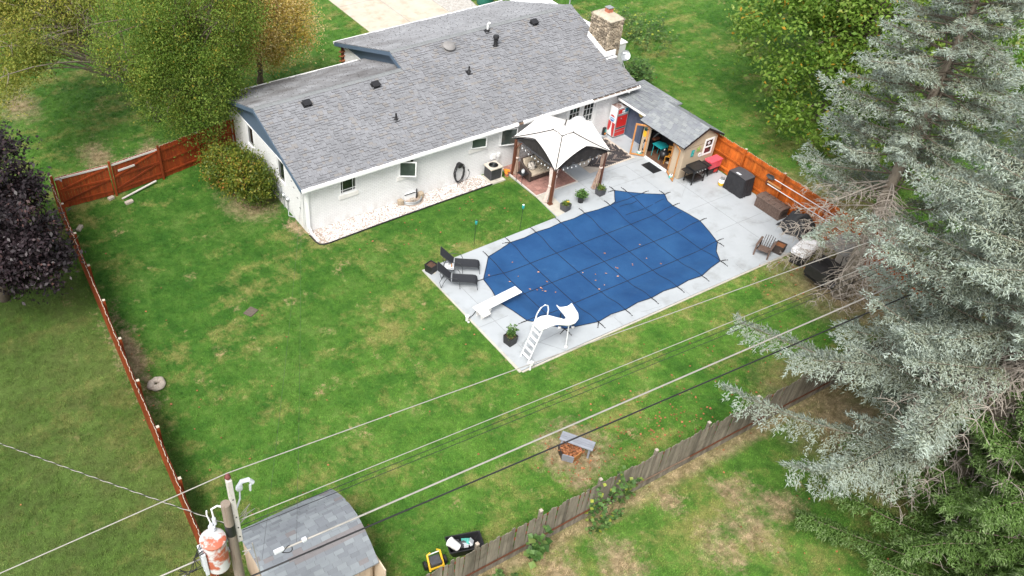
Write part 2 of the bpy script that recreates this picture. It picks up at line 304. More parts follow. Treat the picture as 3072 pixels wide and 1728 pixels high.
# ---------------------------------------------------------------- mesh helpers
ORG = {}
class M:
    def __init__(s): s.v = []; s.f = []; s.m = []; s.r = []
    def add(s, vs, fs, mi=0, r=None):
        n = len(s.v); s.v += [tuple(p) for p in vs]; r = random.random() if r is None else r
        for f in fs: s.f.append([i + n for i in f]); s.m.append(mi); s.r.append(r)
        return s
    def box(s, x0, x1, y0, y1, z0, z1, mi=0, r=None):
        v = [(x0, y0, z0), (x1, y0, z0), (x1, y1, z0), (x0, y1, z0), (x0, y0, z1), (x1, y0, z1), (x1, y1, z1), (x0, y1, z1)]
        return s.add(v, [(0, 3, 2, 1), (4, 5, 6, 7), (0, 1, 5, 4), (1, 2, 6, 5), (2, 3, 7, 6), (3, 0, 4, 7)], mi, r)
    def obox(s, c, size, mat3, mi=0, r=None):
        hx, hy, hz = [a / 2 for a in size]; c = Vector(c)
        v = [c + mat3 @ Vector(p) for p in ((-hx, -hy, -hz), (hx, -hy, -hz), (hx, hy, -hz), (-hx, hy, -hz), (-hx, -hy, hz), (hx, -hy, hz), (hx, hy, hz), (-hx, hy, hz))]
        return s.add(v, [(0, 3, 2, 1), (4, 5, 6, 7), (0, 1, 5, 4), (1, 2, 6, 5), (2, 3, 7, 6), (3, 0, 4, 7)], mi, r)
    def beam(s, p, q, w, h, mi=0, upv=(0, 0, 1), r=None):
        p, q = Vector(p), Vector(q); d = q - p; L = d.length; d.normalize(); u = Vector(upv)
        if abs(d.dot(u)) > .99: u = Vector((1, 0, 0))
        a = d.cross(u).normalized(); b = a.cross(d)
        return s.obox((p + q) / 2, (L, w, h), Matrix((d, a, b)).transposed(), mi, r)
    def tube(s, pts, rad, n=6, mi=0, caps=True, r=None):
        pts = [Vector(p) for p in pts]; k = len(pts); rr = rad if isinstance(rad, (list, tuple)) else [rad] * k
        vs = []; fs = []; ref = None
        for i, p in enumerate(pts):
            t = (pts[min(i + 1, k - 1)] - pts[max(i - 1, 0)])
            t = t.normalized() if t.length > 1e-9 else Vector((0, 0, 1))
            if ref is None: ref = Vector((0, 0, 1)) if abs(t.z) < .9 else Vector((1, 0, 0))
            a = t.cross(ref)
            if a.length < 1e-4: a = t.cross(Vector((.3, 1, .2)))
            a.normalize(); b = t.cross(a); ref = -b if False else ref
            for j in range(n):
                th = 2 * PI * j / n; vs.append(p + (a * math.cos(th) + b * math.sin(th)) * rr[i])
        for i in range(k - 1):
            for j in range(n):
                fs.append((i * n + j, i * n + (j + 1) % n, (i + 1) * n + (j + 1) % n, (i + 1) * n + j))
        if caps: fs.append(tuple(range(n))[::-1]); fs.append(tuple((k - 1) * n + j for j in range(n)))
        return s.add(vs, fs, mi, r)
    def lathe(s, prof, c=(0, 0, 0), n=16, mi=0, axis=None, r=None, caps=True):
        c = Vector(c); vs = []; fs = []
        rot = Matrix.Identity(3) if axis is None else Vector((0, 0, 1)).rotation_difference(Vector(axis)).to_matrix()
        for (rad, z) in prof:
            for j in range(n):
                th = 2 * PI * j / n; vs.append(c + rot @ Vector((rad * math.cos(th), rad * math.sin(th), z)))
        k = len(prof)
        for i in range(k - 1):
            for j in range(n): fs.append((i * n + j, i * n + (j + 1) % n, (i + 1) * n + (j + 1) % n, (i + 1) * n + j))
        if caps: fs.append(tuple(range(n))[::-1]); fs.append(tuple((k - 1) * n + j for j in range(n)))
        return s.add(vs, fs, mi, r)
    def ext(s, poly, vec, mi=0, r=None):
        poly = [Vector(p) for p in poly]; n = len(poly); vec = Vector(vec)
        vs = poly + [p + vec for p in poly]
        fs = [tuple(range(n))[::-1], tuple(range(n, 2 * n))] + [(i, (i + 1) % n, n + (i + 1) % n, n + i) for i in range(n)]
        return s.add(vs, fs, mi, r)
    def prism(s, xy, z0, z1, mi=0, r=None): return s.ext([(x, y, z0) for x, y in xy], (0, 0, z1 - z0), mi, r)
    def grid(s, fn, nu, nv, mi=0, r=None):
        vs = [fn(i / nu, j / nv) for i in range(nu + 1) for j in range(nv + 1)]
        fs = [(i * (nv + 1) + j, (i + 1) * (nv + 1) + j, (i + 1) * (nv + 1) + j + 1, i * (nv + 1) + j + 1) for i in range(nu) for j in range(nv)]
        return s.add(vs, fs, mi, r)
    def ball(s, c, rad, nu=10, nv=7, mi=0, jit=0, r=None):
        rx, ry, rz = rad if isinstance(rad, (tuple, list)) else (rad,) * 3
        vs = []; fs = []
        for i in range(nv + 1):
            ph = PI * i / nv
            for j in range(nu):
                th = 2 * PI * j / nu; k = 1 + random.uniform(-jit, jit)
                vs.append((c[0] + rx * k * math.sin(ph) * math.cos(th), c[1] + ry * k * math.sin(ph) * math.sin(th), c[2] + rz * k * math.cos(ph)))
        for i in range(nv):
            for j in range(nu): fs.append((i * nu + j, (i + 1) * nu + j, (i + 1) * nu + (j + 1) % nu, i * nu + (j + 1) % nu))
        return s.add(vs, fs, mi, r)
    def mesh(s, name, mats, origin=(0, 0, 0), smooth=False):
        me = bpy.data.meshes.new(name); o = Vector(origin)
        me.from_pydata([(p[0] - o.x, p[1] - o.y, p[2] - o.z) for p in s.v], [], s.f)
        for m in (mats if isinstance(mats, (list, tuple)) else [mats]): me.materials.append(MT[m] if isinstance(m, str) else m)
        me.polygons.foreach_set('material_index', s.m)
        a = me.attributes.new('rnd', 'FLOAT', 'FACE'); a.data.foreach_set('value', s.r)
        if smooth: me.polygons.foreach_set('use_smooth', [True] * len(me.polygons))
        me.update(); return me
    def build(s, name, mats, parent=None, smooth=False, local=False, bevel=0, org=None, auto=None):
        """vertices are in world space unless local; the object's origin is its parent's"""
        og = Vector((0, 0, 0)) if (local or parent is None) else ORG[parent]
        if parent is None and org is not None: og = Vector(org)
        ob = bpy.data.objects.new(name, s.mesh(name, mats, og, smooth)); COL.objects.link(ob)
        if parent is None: ob.location = og if org is not None else (0, 0, 0); ORG[ob] = og
        else: ob.parent = parent; ORG[ob] = ORG[parent]
        if bevel:
            b = ob.modifiers.new('bevel', 'BEVEL'); b.width = bevel; b.segments = 2; b.limit_method = 'ANGLE'; b.angle_limit = R(40)
        if auto: # smooth with sharp edges
            ob.data.set_sharp_from_angle(angle=R(auto)); ob.data.polygons.foreach_set('use_smooth', [True] * len(ob.data.polygons))
        return ob
def tag(o, label=None, cat=None, group=None, kind=None):
    if label: o['label'] = label
    if cat: o['category'] = cat
    if group: o['group'] = group
    if kind: o['kind'] = kind
    return o
def thing(name, label, cat, loc=(0, 0, 0), rz=0, group=None):
    o = bpy.data.objects.new(name, None); o.empty_display_size = .2; COL.objects.link(o); o.location = loc; o.rotation_euler = (0, 0, rz); ORG[o] = Vector(loc)
    return tag(o, label, cat, group)
def piece(name, me, parent, loc=(0, 0, 0), rot=(0, 0, 0), scale=(1, 1, 1)):
    o = bpy.data.objects.new(name, me); COL.objects.link(o); o.parent = parent; o.location = loc; o.rotation_euler = rot; o.scale = scale; ORG[o] = ORG[parent] + Vector(loc)
    return o
def dup(root, loc, rz=0, label=None, group=None):
    r = root.copy(); COL.objects.link(r); r.location = loc; r.rotation_euler = (0, 0, rz); ORG[r] = Vector(loc)
    if label: r['label'] = label
    if group: r['group'] = group
    for ch in list(root.children):
        c = ch.copy(); COL.objects.link(c); c.parent = r
        for g in ch.children:
            d = g.copy(); COL.objects.link(d); d.parent = c
    return r
def struct(ob): ob['kind'] = 'structure'; return ob
def text_part(name, body, size, parent, mat4, mat, depth=.002, shear=0):
    cu = bpy.data.curves.new('txt', 'FONT'); cu.body = body; cu.size = size; cu.extrude = depth; cu.align_x = 'CENTER'; cu.align_y = 'CENTER'; cu.shear = shear; cu.resolution_u = 2
    t = bpy.data.objects.new('txt', cu); COL.objects.link(t)
    me = bpy.data.meshes.new_from_object(t.evaluated_get(bpy.context.evaluated_depsgraph_get())); bpy.data.objects.remove(t)
    me.materials.clear(); me.materials.append(MT[mat]); me.transform(mat4)
    o = bpy.data.objects.new(name, me); COL.objects.link(o); o.parent = parent; ORG[o] = ORG[parent]
    return o
def lerp(a, b, t): return Vector(a).lerp(Vector(b), t)
# ================================================================ SETTING
GZ = -0.05

CX_, CY_, CZ_ = -24.22, -22.0, 24.9
def camd(p): return (p[0] - CX_) ** 2 + (p[1] - CY_) ** 2 + (p[2] - CZ_) ** 2

# ---- pool deck with the pool cut out of it
POOL = []
def arc(cx, cy, r, a0, a1, n=6): return [(cx + r * math.cos(R(a0 + (a1 - a0) * i / n)), cy + r * math.sin(R(a0 + (a1 - a0) * i / n))) for i in range(n + 1)]
px0, px1, py0, py1, cc = -5.35, 5.45, -2.72, 2.78, 1.25
POOL = [(px0 + cc, py0), (px1 - cc, py0), (px1, py0 + cc), (px1, 1.2), (5.3, 1.75), (5.55, 2.32), (4.02, 3.55), (3.6, 3.12), (3.45, py1), (px0 + cc, py1), (px0, py1 - cc), (px0, py0 + cc)]
DECK = [(-7.42, -3.77), (7.72, -3.79), (8.5, -3.5), (9.86, -3.3), (9.86, 2.9), (9.7, 2.9), (9.7, 6.4), (8.2, 6.4), (8.2, 8.44), (.25, 8.44), (.30, 5.49), (.14, 3.62), (-7.52, 3.42)]
bm = bmesh.new()
def loop(pts, z):
    vs = [bm.verts.new((x, y, z)) for x, y in pts]; return vs, [bm.edges.new((vs[i], vs[(i + 1) % len(vs)])) for i in range(len(vs))]
ov, oe = loop(DECK, 0); iv, ie = loop(POOL, 0)
bmesh.ops.triangle_fill(bm, edges=oe + ie, use_beauty=True)
for f in bm.faces:
    if f.normal.z < 0: f.normal_flip()
for vs, dz in ((ov, .2), (iv, 1.6)):
    lo = [bm.verts.new((v.co.x, v.co.y, -dz)) for v in vs]
    for i in range(len(vs)): bm.faces.new((vs[i], vs[(i + 1) % len(vs)], lo[(i + 1) % len(vs)], lo[i]))
me = bpy.data.meshes.new('pool_deck'); bm.to_mesh(me); bm.free(); me.materials.append(MT['deck'])
deck = struct(bpy.data.objects.new('pool_deck', me)); COL.objects.link(deck); ORG[deck] = Vector((0, 0, 0))
b = M(); b.prism(POOL, -1.62, -1.6); b.build('pool_floor', 'white', deck)
j = M()
def joint(p, q, w=.014):
    p, q = Vector((*p, 0)), Vector((*q, 0)); d = (q - p).normalized(); a = Vector((-d.y, d.x, 0)) * w / 2
    j.ext([p - a, q - a, q + a, p + a], (0, 0, .004))
for a_, b_ in (((-6.7, 3.43), (-6.65, -3.77)), ((-7.45, -.9), (-6.0, -.9)), ((-3.2, 3.3), (-3.2, 3.5)), ((-5.9, -2.75), (-5.2, -3.77)), ((-6.9, -2.9), (-4.4, -2.75)), ((-2.2, -3.2), (-2.2, -3.77)), ((1.6, -3.2), (1.6, -3.77)), ((4.9, -3.2), (4.9, -3.77)), ((2.9, 5.47), (9.7, 5.47)), ((2.9, 4.3), (9.85, 4.1)), ((5.95, .9), (9.85, .9)), ((5.9, -1.0), (9.8, -1.0)), ((7.3, 3.1), (7.3, -3.7)), ((6.0, 5.4), (6.0, 3.0)), ((2.95, 5.4), (2.95, 3.4))): joint(a_, b_)
j.build('expansion_joint', 'joint', deck)
j = M()
for a_, ang, L_ in (((-6.4, -2.6), -.25, 1.6), ((6.6, 1.9), .9, 2.2), ((7.9, -1.2), -.6, 1.6), ((4.1, 4.6), .3, 1.5), ((-1.0, -3.5), .1, 1.2), ((6.4, -2.6), .2, 1.3)):
    p_ = Vector((*a_, 0))
    for _ in range(int(L_ / .18)):
        ang += random.uniform(-.45, .45); q_ = p_ + Vector((math.cos(ang), math.sin(ang), 0)) * .18
        joint((p_.x, p_.y), (q_.x, q_.y), .010); p_ = q_
j.build('crack', 'joint', deck)
s_ = M(); s_.box(-7.54, -7.425, -3.8, 3.44, -.25, -.012); s_.box(-7.42, 7.7, -3.87, -3.795, -.25, -.012); s_.build('slab_edge', 'deck2', deck)
s_ = M(); s_.prism([(.16, 3.64), (.27, 5.46), (1.05, 5.46), (.9, 3.75)], 0, .004); s_.prism([(-7.50, 3.40), (-7.1, 3.40), (-6.6, 3.42), (-7.2, 2.9)], 0, .004); s_.build('bare_patch', 'deck2', deck)

bm = bmesh.new()
_, oe = loop([(-160, -120), (200, -120), (200, 220), (-160, 220)], GZ); _, ie = loop(POOL, GZ)
bmesh.ops.triangle_fill(bm, edges=oe + ie, use_beauty=True)
for f in bm.faces:
    if f.normal.z < 0: f.normal_flip()
me = bpy.data.meshes.new('ground'); bm.to_mesh(me); bm.free(); me.materials.append(MT['lawn']); gr_ = struct(bpy.data.objects.new('ground', me)); COL.objects.link(gr_)

# ---- paver floor under the gazebo: every paver is a piece
pf = struct(bpy.data.objects.new('paver_floor', None)); COL.objects.link(pf); ORG[pf] = Vector((0, 0, 0))
q = M(); q.box(.31, 2.88, 5.5, 8.42, .004, .02); q.build('mortar_bed', 'deck2', pf)
pw, ph = 2.50 / 8, 2.88 / 9
pm_ = M(); pm_.box(-pw / 2 + .006, pw / 2 - .006, -ph / 2 + .006, ph / 2 - .006, 0, .028); pme = pm_.mesh('paver', 'paver')
for i in range(8):
    for k in range(9): piece('paver', pme, pf, (.345 + pw * (i + .5), 5.52 + ph * (k + .5), .006 + random.uniform(0, .006)), (random.uniform(-.006, .006), random.uniform(-.006, .006), 0))
e = M(); e.box(.27, .33, 5.46, 8.4, 0, .05); e.box(.33, 2.9, 5.445, 5.505, 0, .05); e.box(2.86, 2.92, 5.51, 8.4, 0, .05); e.build('edging_board', 'timber', pf)

# ---- driveway behind the house
d = M(); d.prism([(2.2, 20.9), (2.2, 60), (8.3, 60), (8.3, 20.9)], GZ - .1, GZ + .03); dv = struct(d.build('driveway', 'conc'))
for yy in (24.6, 28.6, 33, 38): 
    pass
jj = M(); [jj.box(2.2, 8.3, yy, yy + .03, GZ + .03, GZ + .034) for yy in (25.2, 29.8, 35)]; jj.box(5.2, 5.23, 21, 60, GZ + .03, GZ + .034); jj.build('control_joint', 'joint', dv)
d = M(); d.prism([(8.34, 20.9), (8.34, 60), (11.5, 60), (11.2, 30), (10.5, 25.6), (11.0, 20.9)], GZ - .1, GZ + .018); struct(d.build('gravel_strip', 'road'))

# ---- white gravel bed along the house
GB = [(-10.69, 8.44), (-10.72, 8.2), (-10.7, 7.6), (-10.62, 7.36), (-10.45, 7.25), (-10.2, 7.22), (-7.27, 7.33), (-4, 7.4), (-.95, 7.45), (-.95, 8.44)]
b = M(); b.prism(GB, GZ, GZ + .025); struct(b.build('gravel_bed', 'gbed'))
def inpoly(x, y, P):
    c = False; n = len(P)
    for i in range(n):
        x1, y1 = P[i]; x2, y2 = P[(i + 1) % n]
        if (y1 > y) != (y2 > y) and x < (x2 - x1) * (y - y1) / (y2 - y1) + x1: c = not c
    return c
gs = M(); cnt = 0
while cnt < 7200:
    x = random.uniform(-10.7, -.96); y = random.uniform(7.22, 8.44)
    if not inpoly(x, y, GB) or (x + 5.15) ** 2 + (y - 8.35) ** 2 < .42: continue
    if random.random() < (.75 if x < -10.2 else .38 if (x + 1.9) ** 2 + (y - 7.9) ** 2 < .5 else .12): cnt += 1; continue
    a = random.uniform(.018, .042); z = GZ + .03 + random.uniform(0, .03); th = random.uniform(0, PI); c_, s2 = math.cos(th), math.sin(th)
    vs = [(x + (px * c_ - py * s2) * a, y + (px * s2 + py * c_) * a, z + pz * a * .8) for px, py, pz in ((1.2, 0, 0), (.2, .85, .1), (-1.1, .1, 0), (-.1, -.9, -.1), (.1, .1, .8), (0, 0, -.6))]
    gs.add(vs, [(0, 1, 4), (1, 2, 4), (2, 3, 4), (3, 0, 4), (1, 0, 5), (2, 1, 5), (3, 2, 5), (0, 3, 5)]); cnt += 1
o = gs.build('white_gravel', 'gstone'); tag(o, kind='stuff')
e = M(); e.tube([(x, y - .015, GZ + .045) for x, y in GB[1:9]], .034, 6); tag(e.build('bed_edging', 'black'), 'black plastic edging strip curving round the white gravel bed', 'garden edging')

# ================================================================ HOUSE
HX0, HX1, HXM = -10.98, 8.64, -2.95; EY, EZ, SL = 8.139, 2.604, .331
r1, r2 = 4.866, 6.085; RY1, RZ1 = EY + r1, EZ + SL * r1; RY2, RZ2 = EY + r2, EZ + SL * r2
BY1 = 17.56; BZ1 = RZ1 - SL * (BY1 - RY1); BY2 = 20.34; BZ2 = RZ2 - SL * (BY2 - RY2)
WY = 8.457; WX0 = -10.70; WX1 = 8.3
house = thing('house', 'long white painted brick ranch house under a grey shingle roof', 'house', (WX0, WY, 0))
def rz(y): return EZ + SL * (y - EY)
def wallholes(mm, x0, x1, z0, z1, holes, y0, y1):
    xs = sorted({x0, x1, *[h[0] for h in holes], *[h[1] for h in holes]}); zs = sorted({z0, z1, *[h[2] for h in holes], *[h[3] for h in holes]})
    for a, b in zip(xs, xs[1:]):
        for c, d in zip(zs, zs[1:]):
            cx, cz = (a + b) / 2, (c + d) / 2
            if not any(h[0] < cx < h[1] and h[2] < cz < h[3] for h in holes): mm.box(a, b, y0, y1, c, d)
WIN = [(-8.93, -8.05, 1.42, 2.32), (-5.83, -4.93, 1.42, 2.32), (-1.75, -.85, 1.66, 2.32), (.02, .98, 1.30, 2.32)]
DOOR = [(4.36, 5.22, .17, 2.3), (5.30, 6.14, .17, 2.3)]
w = M(); wallholes(w, WX0, WX1, GZ - .05, 2.50, WIN + DOOR, WY, WY + .2); w.build('wall', 'brickf', house)
w = M()
for (a, b_, c, d_) in ((WY + .2, 10.55, GZ - .05, 2.5), (10.55, 11.45, GZ - .05, 1.25), (11.45, 14.1, GZ - .05, 2.5), (14.1, 15.0, GZ - .05, 1.25), (15.0, 17.25, GZ - .05, 2.5)): w.box(WX0, WX0 + .2, a, b_, c, d_)
w.build('wall', 'bricks', house)
w = M(); w.box(WX0 + .2, HXM + .35, 17.05, 17.25, GZ, 2.5); w.box(HXM + .35, WX1, 19.85, 20.0, GZ, 2.5); w.box(HXM + .35, HXM + .55, 17.25, 19.85, GZ, 2.5); w.box(WX1 - .2, WX1, WY + .2, 19.85, GZ, 2.5); w.build('wall', 'bricks', house)
# gables in blue grey siding
gb = M(); gb.ext([(WX0 + .02, WY, 2.5), (WX0 + .02, RY1, RZ1 - .16), (WX0 + .02, 17.25, 2.5)], (.12, 0, 0)); gb.build('gable', 'blue', house)
gb = M(); gb.ext([(HXM + .38, RY1, RZ1 - .3), (HXM + .38, RY2, RZ2 - .16), (HXM + .38, 20.0, 2.5), (HXM + .38, 17.0, 2.5)], (.12, 0, 0)); gb.build('gable', 'blue', house)
gb = M(); gb.ext([(WX1 - .12, WY, 2.5), (WX1 - .12, RY2, RZ2 - .16), (WX1 - .12, 20.0, 2.5)], (.12, 0, 0)); gb.build('gable', 'blue', house)
# roof deck
rf = M(); T = .13
def roofsec(x0, x1, pr):
    n = len(pr); lo = [(y, z - T) for y, z in pr]
    rf.ext([(x0, y, z) for y, z in pr] + [(x0, y, z) for y, z in lo[::-1]], (x1 - x0, 0, 0))
roofsec(HX0, HXM - .002, [(EY, EZ - .012), (RY1, RZ1 - .012), (BY1, BZ1 - .012)])
roofsec(HXM, HX1, [(EY, EZ - .012), (RY2, RZ2 - .012), (BY2, BZ2 - .012)])
roof = rf.build('roof', 'cap', house)
# fascia boards on the rakes, painted blue grey
for x, pr in ((HX0, [(EY, EZ), (RY1, RZ1), (BY1, BZ1)]), (HX1 + .005, [(EY, EZ), (RY2, RZ2), (BY2, BZ2)])):
    for (ya, za), (yb, zb) in zip(pr, pr[1:]): fa = M(); fa.ext([(x - .03, ya, za - .02), (x - .03, yb, zb - .02), (x - .03, yb, zb - .22), (x - .03, ya, za - .22)], (.027, 0, 0)); fa.build('fascia_board', 'blue', house)
for (ya, za), (yb, zb) in (((RY1 - .3, RZ1 - .1), (RY2, RZ2)), ((RY2, RZ2), (BY2, BZ2))): fa = M(); fa.ext([(HXM - .03, ya, za - .02), (HXM - .03, yb, zb - .02), (HXM - .03, yb, zb - .22), (HXM - .03, ya, za - .22)], (.027, 0, 0)); fa.build('fascia_board', 'blue', house)
so_ = M(); so_.box(HX0 + .05, HX1 - .05, EY + .04, WY - .002, 2.43, 2.452); so_.build('soffit', 'trimgrey', house)

# shingles: every tab is its own little slab; the nearest 300 are parts, the rest one mesh
def tabs(O, U, V, Nn, ulen, vlen, e, wmin, wmax, clip=None, thick=(.008, .03), over=.03, raised=.5):
    O, U, V, Nn = map(Vector, (O, U, V, Nn)); out = []; nrow = int(math.ceil(vlen / e))
    for k in range(nrow):
        v0 = k * e; v1 = min(v0 + e + over, vlen); u = -random.uniform(0, wmax)
        while u < ulen:
            wd_ = random.uniform(wmin, wmax); a, b = max(u, 0), min(u + wd_ - .006, ulen); u += wd_
            if b - a < .03: continue
            if clip:
                cl = clip((v0 + v1) / 2)
                if cl is None: continue
                a, b = max(a, cl[0]), min(b, cl[1])
                if b - a < .03: continue
            t = thick[1] if random.random() < raised else thick[0]; t2 = .003; vv = v0 - (random.uniform(0, .012))
            P = [O + U * a + V * vv + Nn * t, O + U * b + V * vv + Nn * t, O + U * b + V * v1 + Nn * t2, O + U * a + V * v1 + Nn * t2, O + U * a + V * vv - Nn * .006, O + U * b + V * vv - Nn * .006, O + U * b + V * v1 - Nn * .006, O + U * a + V * v1 - Nn * .006]
            out.append((P, random.random()))
    return out
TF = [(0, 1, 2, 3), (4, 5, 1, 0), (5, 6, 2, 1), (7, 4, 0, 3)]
def lay(tl, parent, mats, nmax=300, name='shingle', rest='shingle_field'):
    tl.sort(key=lambda t: camd(t[0][0]))
    for P, r_ in tl[:nmax]:
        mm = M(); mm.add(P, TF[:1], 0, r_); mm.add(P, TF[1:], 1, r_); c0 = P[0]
        og = ORG[parent]; me = mm.mesh(name, mats, c0); piece(name, me, parent, (c0.x - og.x, c0.y - og.y, c0.z - og.z))
    if len(tl) > nmax:
        mm = M()
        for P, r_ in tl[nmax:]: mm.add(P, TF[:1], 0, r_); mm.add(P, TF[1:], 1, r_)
        tag(mm.build(rest, mats, parent), kind='stuff')
MT['edge'] = pm('shingle_edge_shade', (.055, .052, .055), .95, .2)  # dark asphalt edge; its colour also paints the shadow dashes under the tabs
th = math.atan(SL); V_ = Vector((0, math.cos(th), math.sin(th))); N_ = Vector((0, -math.sin(th), math.cos(th)))
L1, L2 = r1 / math.cos(th), r2 / math.cos(th)
tl = tabs((HX0, EY - .02, EZ), (1, 0, 0), V_, N_, HXM - HX0 - .003, L1, .142, .14, .28) + tabs((HXM, EY - .02, EZ), (1, 0, 0), V_, N_, HX1 - HXM, L2, .142, .14, .28, clip=lambda v: (0, 11.59) if not 2.4 < v < 4.05 else (0, 11.05))
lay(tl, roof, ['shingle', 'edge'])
Vb = Vector((0, -math.cos(th), math.sin(th))); Nb = Vector((0, math.sin(th), math.cos(th)))
tb = tabs((HX0, BY1, BZ1), (1, 0, 0), Vb, Nb, HXM - HX0 + .4, (BY1 - RY1) / math.cos(th), .142, .2, .4) + tabs((HXM, BY2, BZ2), (1, 0, 0), Vb, Nb, HX1 - HXM, (BY2 - RY2) / math.cos(th), .142, .2, .4)
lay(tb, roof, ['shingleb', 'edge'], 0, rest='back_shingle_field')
# ridge caps
cm = M(); cm.ext([(0, -.16, -.053 + .03), (0, 0, .03), (0, .16, -.053 + .03), (0, .16, -.06), (0, 0, 0), (0, -.16, -.06)], (.21, 0, 0)); cme = cm.mesh('ridge_cap', 'cap')
og = ORG[roof]
def caps(x0, x1, y, z):
    n = int((x1 - x0) / .19)
    for i in range(n): piece('ridge_cap', cme, roof, (x0 + i * (x1 - x0) / n - og.x, y - og.y, z + .008 - og.z), (random.uniform(-.02, .02), R(3.5), 0))
caps(HX0, HXM - .05, RY1, RZ1); caps(HXM, HX1, RY2, RZ2)
# gutters: white guard on the left, open and full of debris on the right
gu = M()
for x0, x1 in ((HX0 - .02, .80), (1.12, 5.5)):
    gu.ext([(x0, EY - .02, EZ + .015), (x0, EY - .14, EZ - .02), (x0, EY - .14, EZ - .13), (x0, EY - .02, EZ - .15)], (x1 - x0, 0, 0))
gu.build('gutter', 'white', house)
gu = M(); x0, x1 = 5.52, HX1 + .03
gu.box(x0, x1, EY - .165, EY - .15, EZ - .13, EZ - .01); gu.box(x0, x1, EY - .15, EY - .02, EZ - .14, EZ - .12); gu.box(x1 - .02, x1, EY - .15, EY - .02, EZ - .12, EZ - .01)
for k in range(8): gu.box(x0 + .3 + k * .38, x0 + .32 + k * .38, EY - .15, EY - .01, EZ - .02, EZ - .012)
gt = gu.build('gutter', 'white', house); tag(gt, 'open gutter full of brown debris'); gd = M(); gd.box(x0, x1 - .03, EY - .149, EY - .025, EZ - .119, EZ - .04); gd.build('debris', 'debris', gt)
gd = M(); gd.box(.81, 1.11, EY - .1, EY - .02, EZ - .12, EZ - .05); gd.build('gutter_bracket', 'debris', house)
ds = M(); ds.box(-10.66, -10.56, WY - .09, WY - .003, .16, 2.36); ds.beam((-10.61, WY - .05, 2.33), (-10.61, EY - .08, 2.47), .09, .07); ds.beam((-10.61, WY - .06, .2), (-10.61, WY - .3, .05), .1, .075); ds.beam((-10.61, WY - .28, .055), (-10.59, 7.5, .035), .1, .075)
ds.build('downspout', 'white', house)
ds = M(); ds.tube([(7.9, 8.0, 2.44), (7.95, 8.1, 2.38), (8.05, 8.35, 2.3), (8.1, 8.5, 2.28)], .045, 8); ds.build('downspout', 'white', house)
bk = M(); bk.box(WX1, WX1 + .01, 17.2, 17.3, .1, .2)
# back gutter, white line along the far eave
gu = M(); gu.box(HX0, HXM, BY1 + .01, BY1 + .13, BZ1 - .12, BZ1 + .0); gu.box(HXM - .03, HX1, BY2 + .01, BY2 + .13, BZ2 - .12, BZ2 + .0); gu.build('gutter', 'white', house)

def window(x0, x1, z0, z1, opened=None, sill=True):
    y = WY
    f = M(); t = .045
    f.box(x0, x0 + t, y - .02, y + .1, z0, z1); f.box(x1 - t, x1, y - .02, y + .1, z0, z1); f.box(x0 + t, x1 - t, y - .02, y + .1, z1 - t, z1); f.box(x0 + t, x1 - t, y - .02, y + .1, z0, z0 + t)
    wn = f.build('window', 'white', house)
    g_ = M(); g_.box(x0 + t, x1 - t, y + .085, y + .095, z0 + t, z1 - t); g_.build('pane', 'glass', wn)
    def bars(mm, T_):
        w_, h_ = x1 - x0 - 2 * t, z1 - z0 - 2 * t
        for a in (.13, w_ - .13): mm.add([T_(a - .01, 0, 0), T_(a + .01, 0, 0), T_(a + .01, h_, 0), T_(a - .01, h_, 0), T_(a - .01, 0, -.018), T_(a + .01, 0, -.018), T_(a + .01, h_, -.018), T_(a - .01, h_, -.018)], [(4, 5, 6, 7), (0, 4, 7, 3), (1, 2, 6, 5)])
        for a in (.13, h_ - .13): mm.add([T_(0, a - .01, 0), T_(w_, a - .01, 0), T_(w_, a + .01, 0), T_(0, a + .01, 0), T_(0, a - .01, -.02), T_(w_, a - .01, -.02), T_(w_, a + .01, -.02), T_(0, a + .01, -.02)], [(4, 5, 6, 7), (0, 1, 5, 4), (3, 7, 6, 2)])
    if opened is None:
        gb_ = M(); bars(gb_, lambda a, b, c: (x0 + t + a, y + .08 + c, z0 + t + b)); gb_.build('muntin', 'white', wn)
    else:
        an = R(opened); ca, sa = math.cos(an), math.sin(an); w_, h_ = x1 - x0 - 2 * t, z1 - z0 - 2 * t
        T_ = lambda a, b, c: (x0 + t + a * ca + c * sa, y - .03 - a * sa + c * ca, z0 + t + b)
        s = M()
        for (a0, a1, b0, b1) in ((0, .05, 0, h_), (w_ - .05, w_, 0, h_), (.05, w_ - .05, 0, .05), (.05, w_ - .05, h_ - .05, h_)):
            P = [T_(a, b, c) for c in (0, -.04) for a, b in ((a0, b0), (a1, b0), (a1, b1), (a0, b1))]
            s.add(P, [(0, 1, 2, 3), (7, 6, 5, 4), (0, 4, 5, 1), (1, 5, 6, 2), (2, 6, 7, 3), (3, 7, 4, 0)])
        bars(s, T_); s.build('sash', 'white', wn)
        g_ = M(); g_.add([T_(.05, .05, -.015), T_(w_ - .05, .05, -.015), T_(w_ - .05, h_ - .05, -.015), T_(.05, h_ - .05, -.015), T_(.05, .05, -.021), T_(w_ - .05, .05, -.021), T_(w_ - .05, h_ - .05, -.021), T_(.05, h_ - .05, -.021)], [(0, 1, 2, 3), (7, 6, 5, 4)]); g_.build('pane', 'glassg', wn)
    if sill:
        s = M(); s.box(x0 - .06, x1 + .06, y - .06, y - .003, z0 - .2, z0 - .005); s.build('sill', 'whited', wn)
    return wn
window(*WIN[0]); tag(window(*WIN[1], opened=32), 'window with its sash swung wide open'); window(*WIN[2], opened=14); window(*WIN[3], opened=16, sill=False)
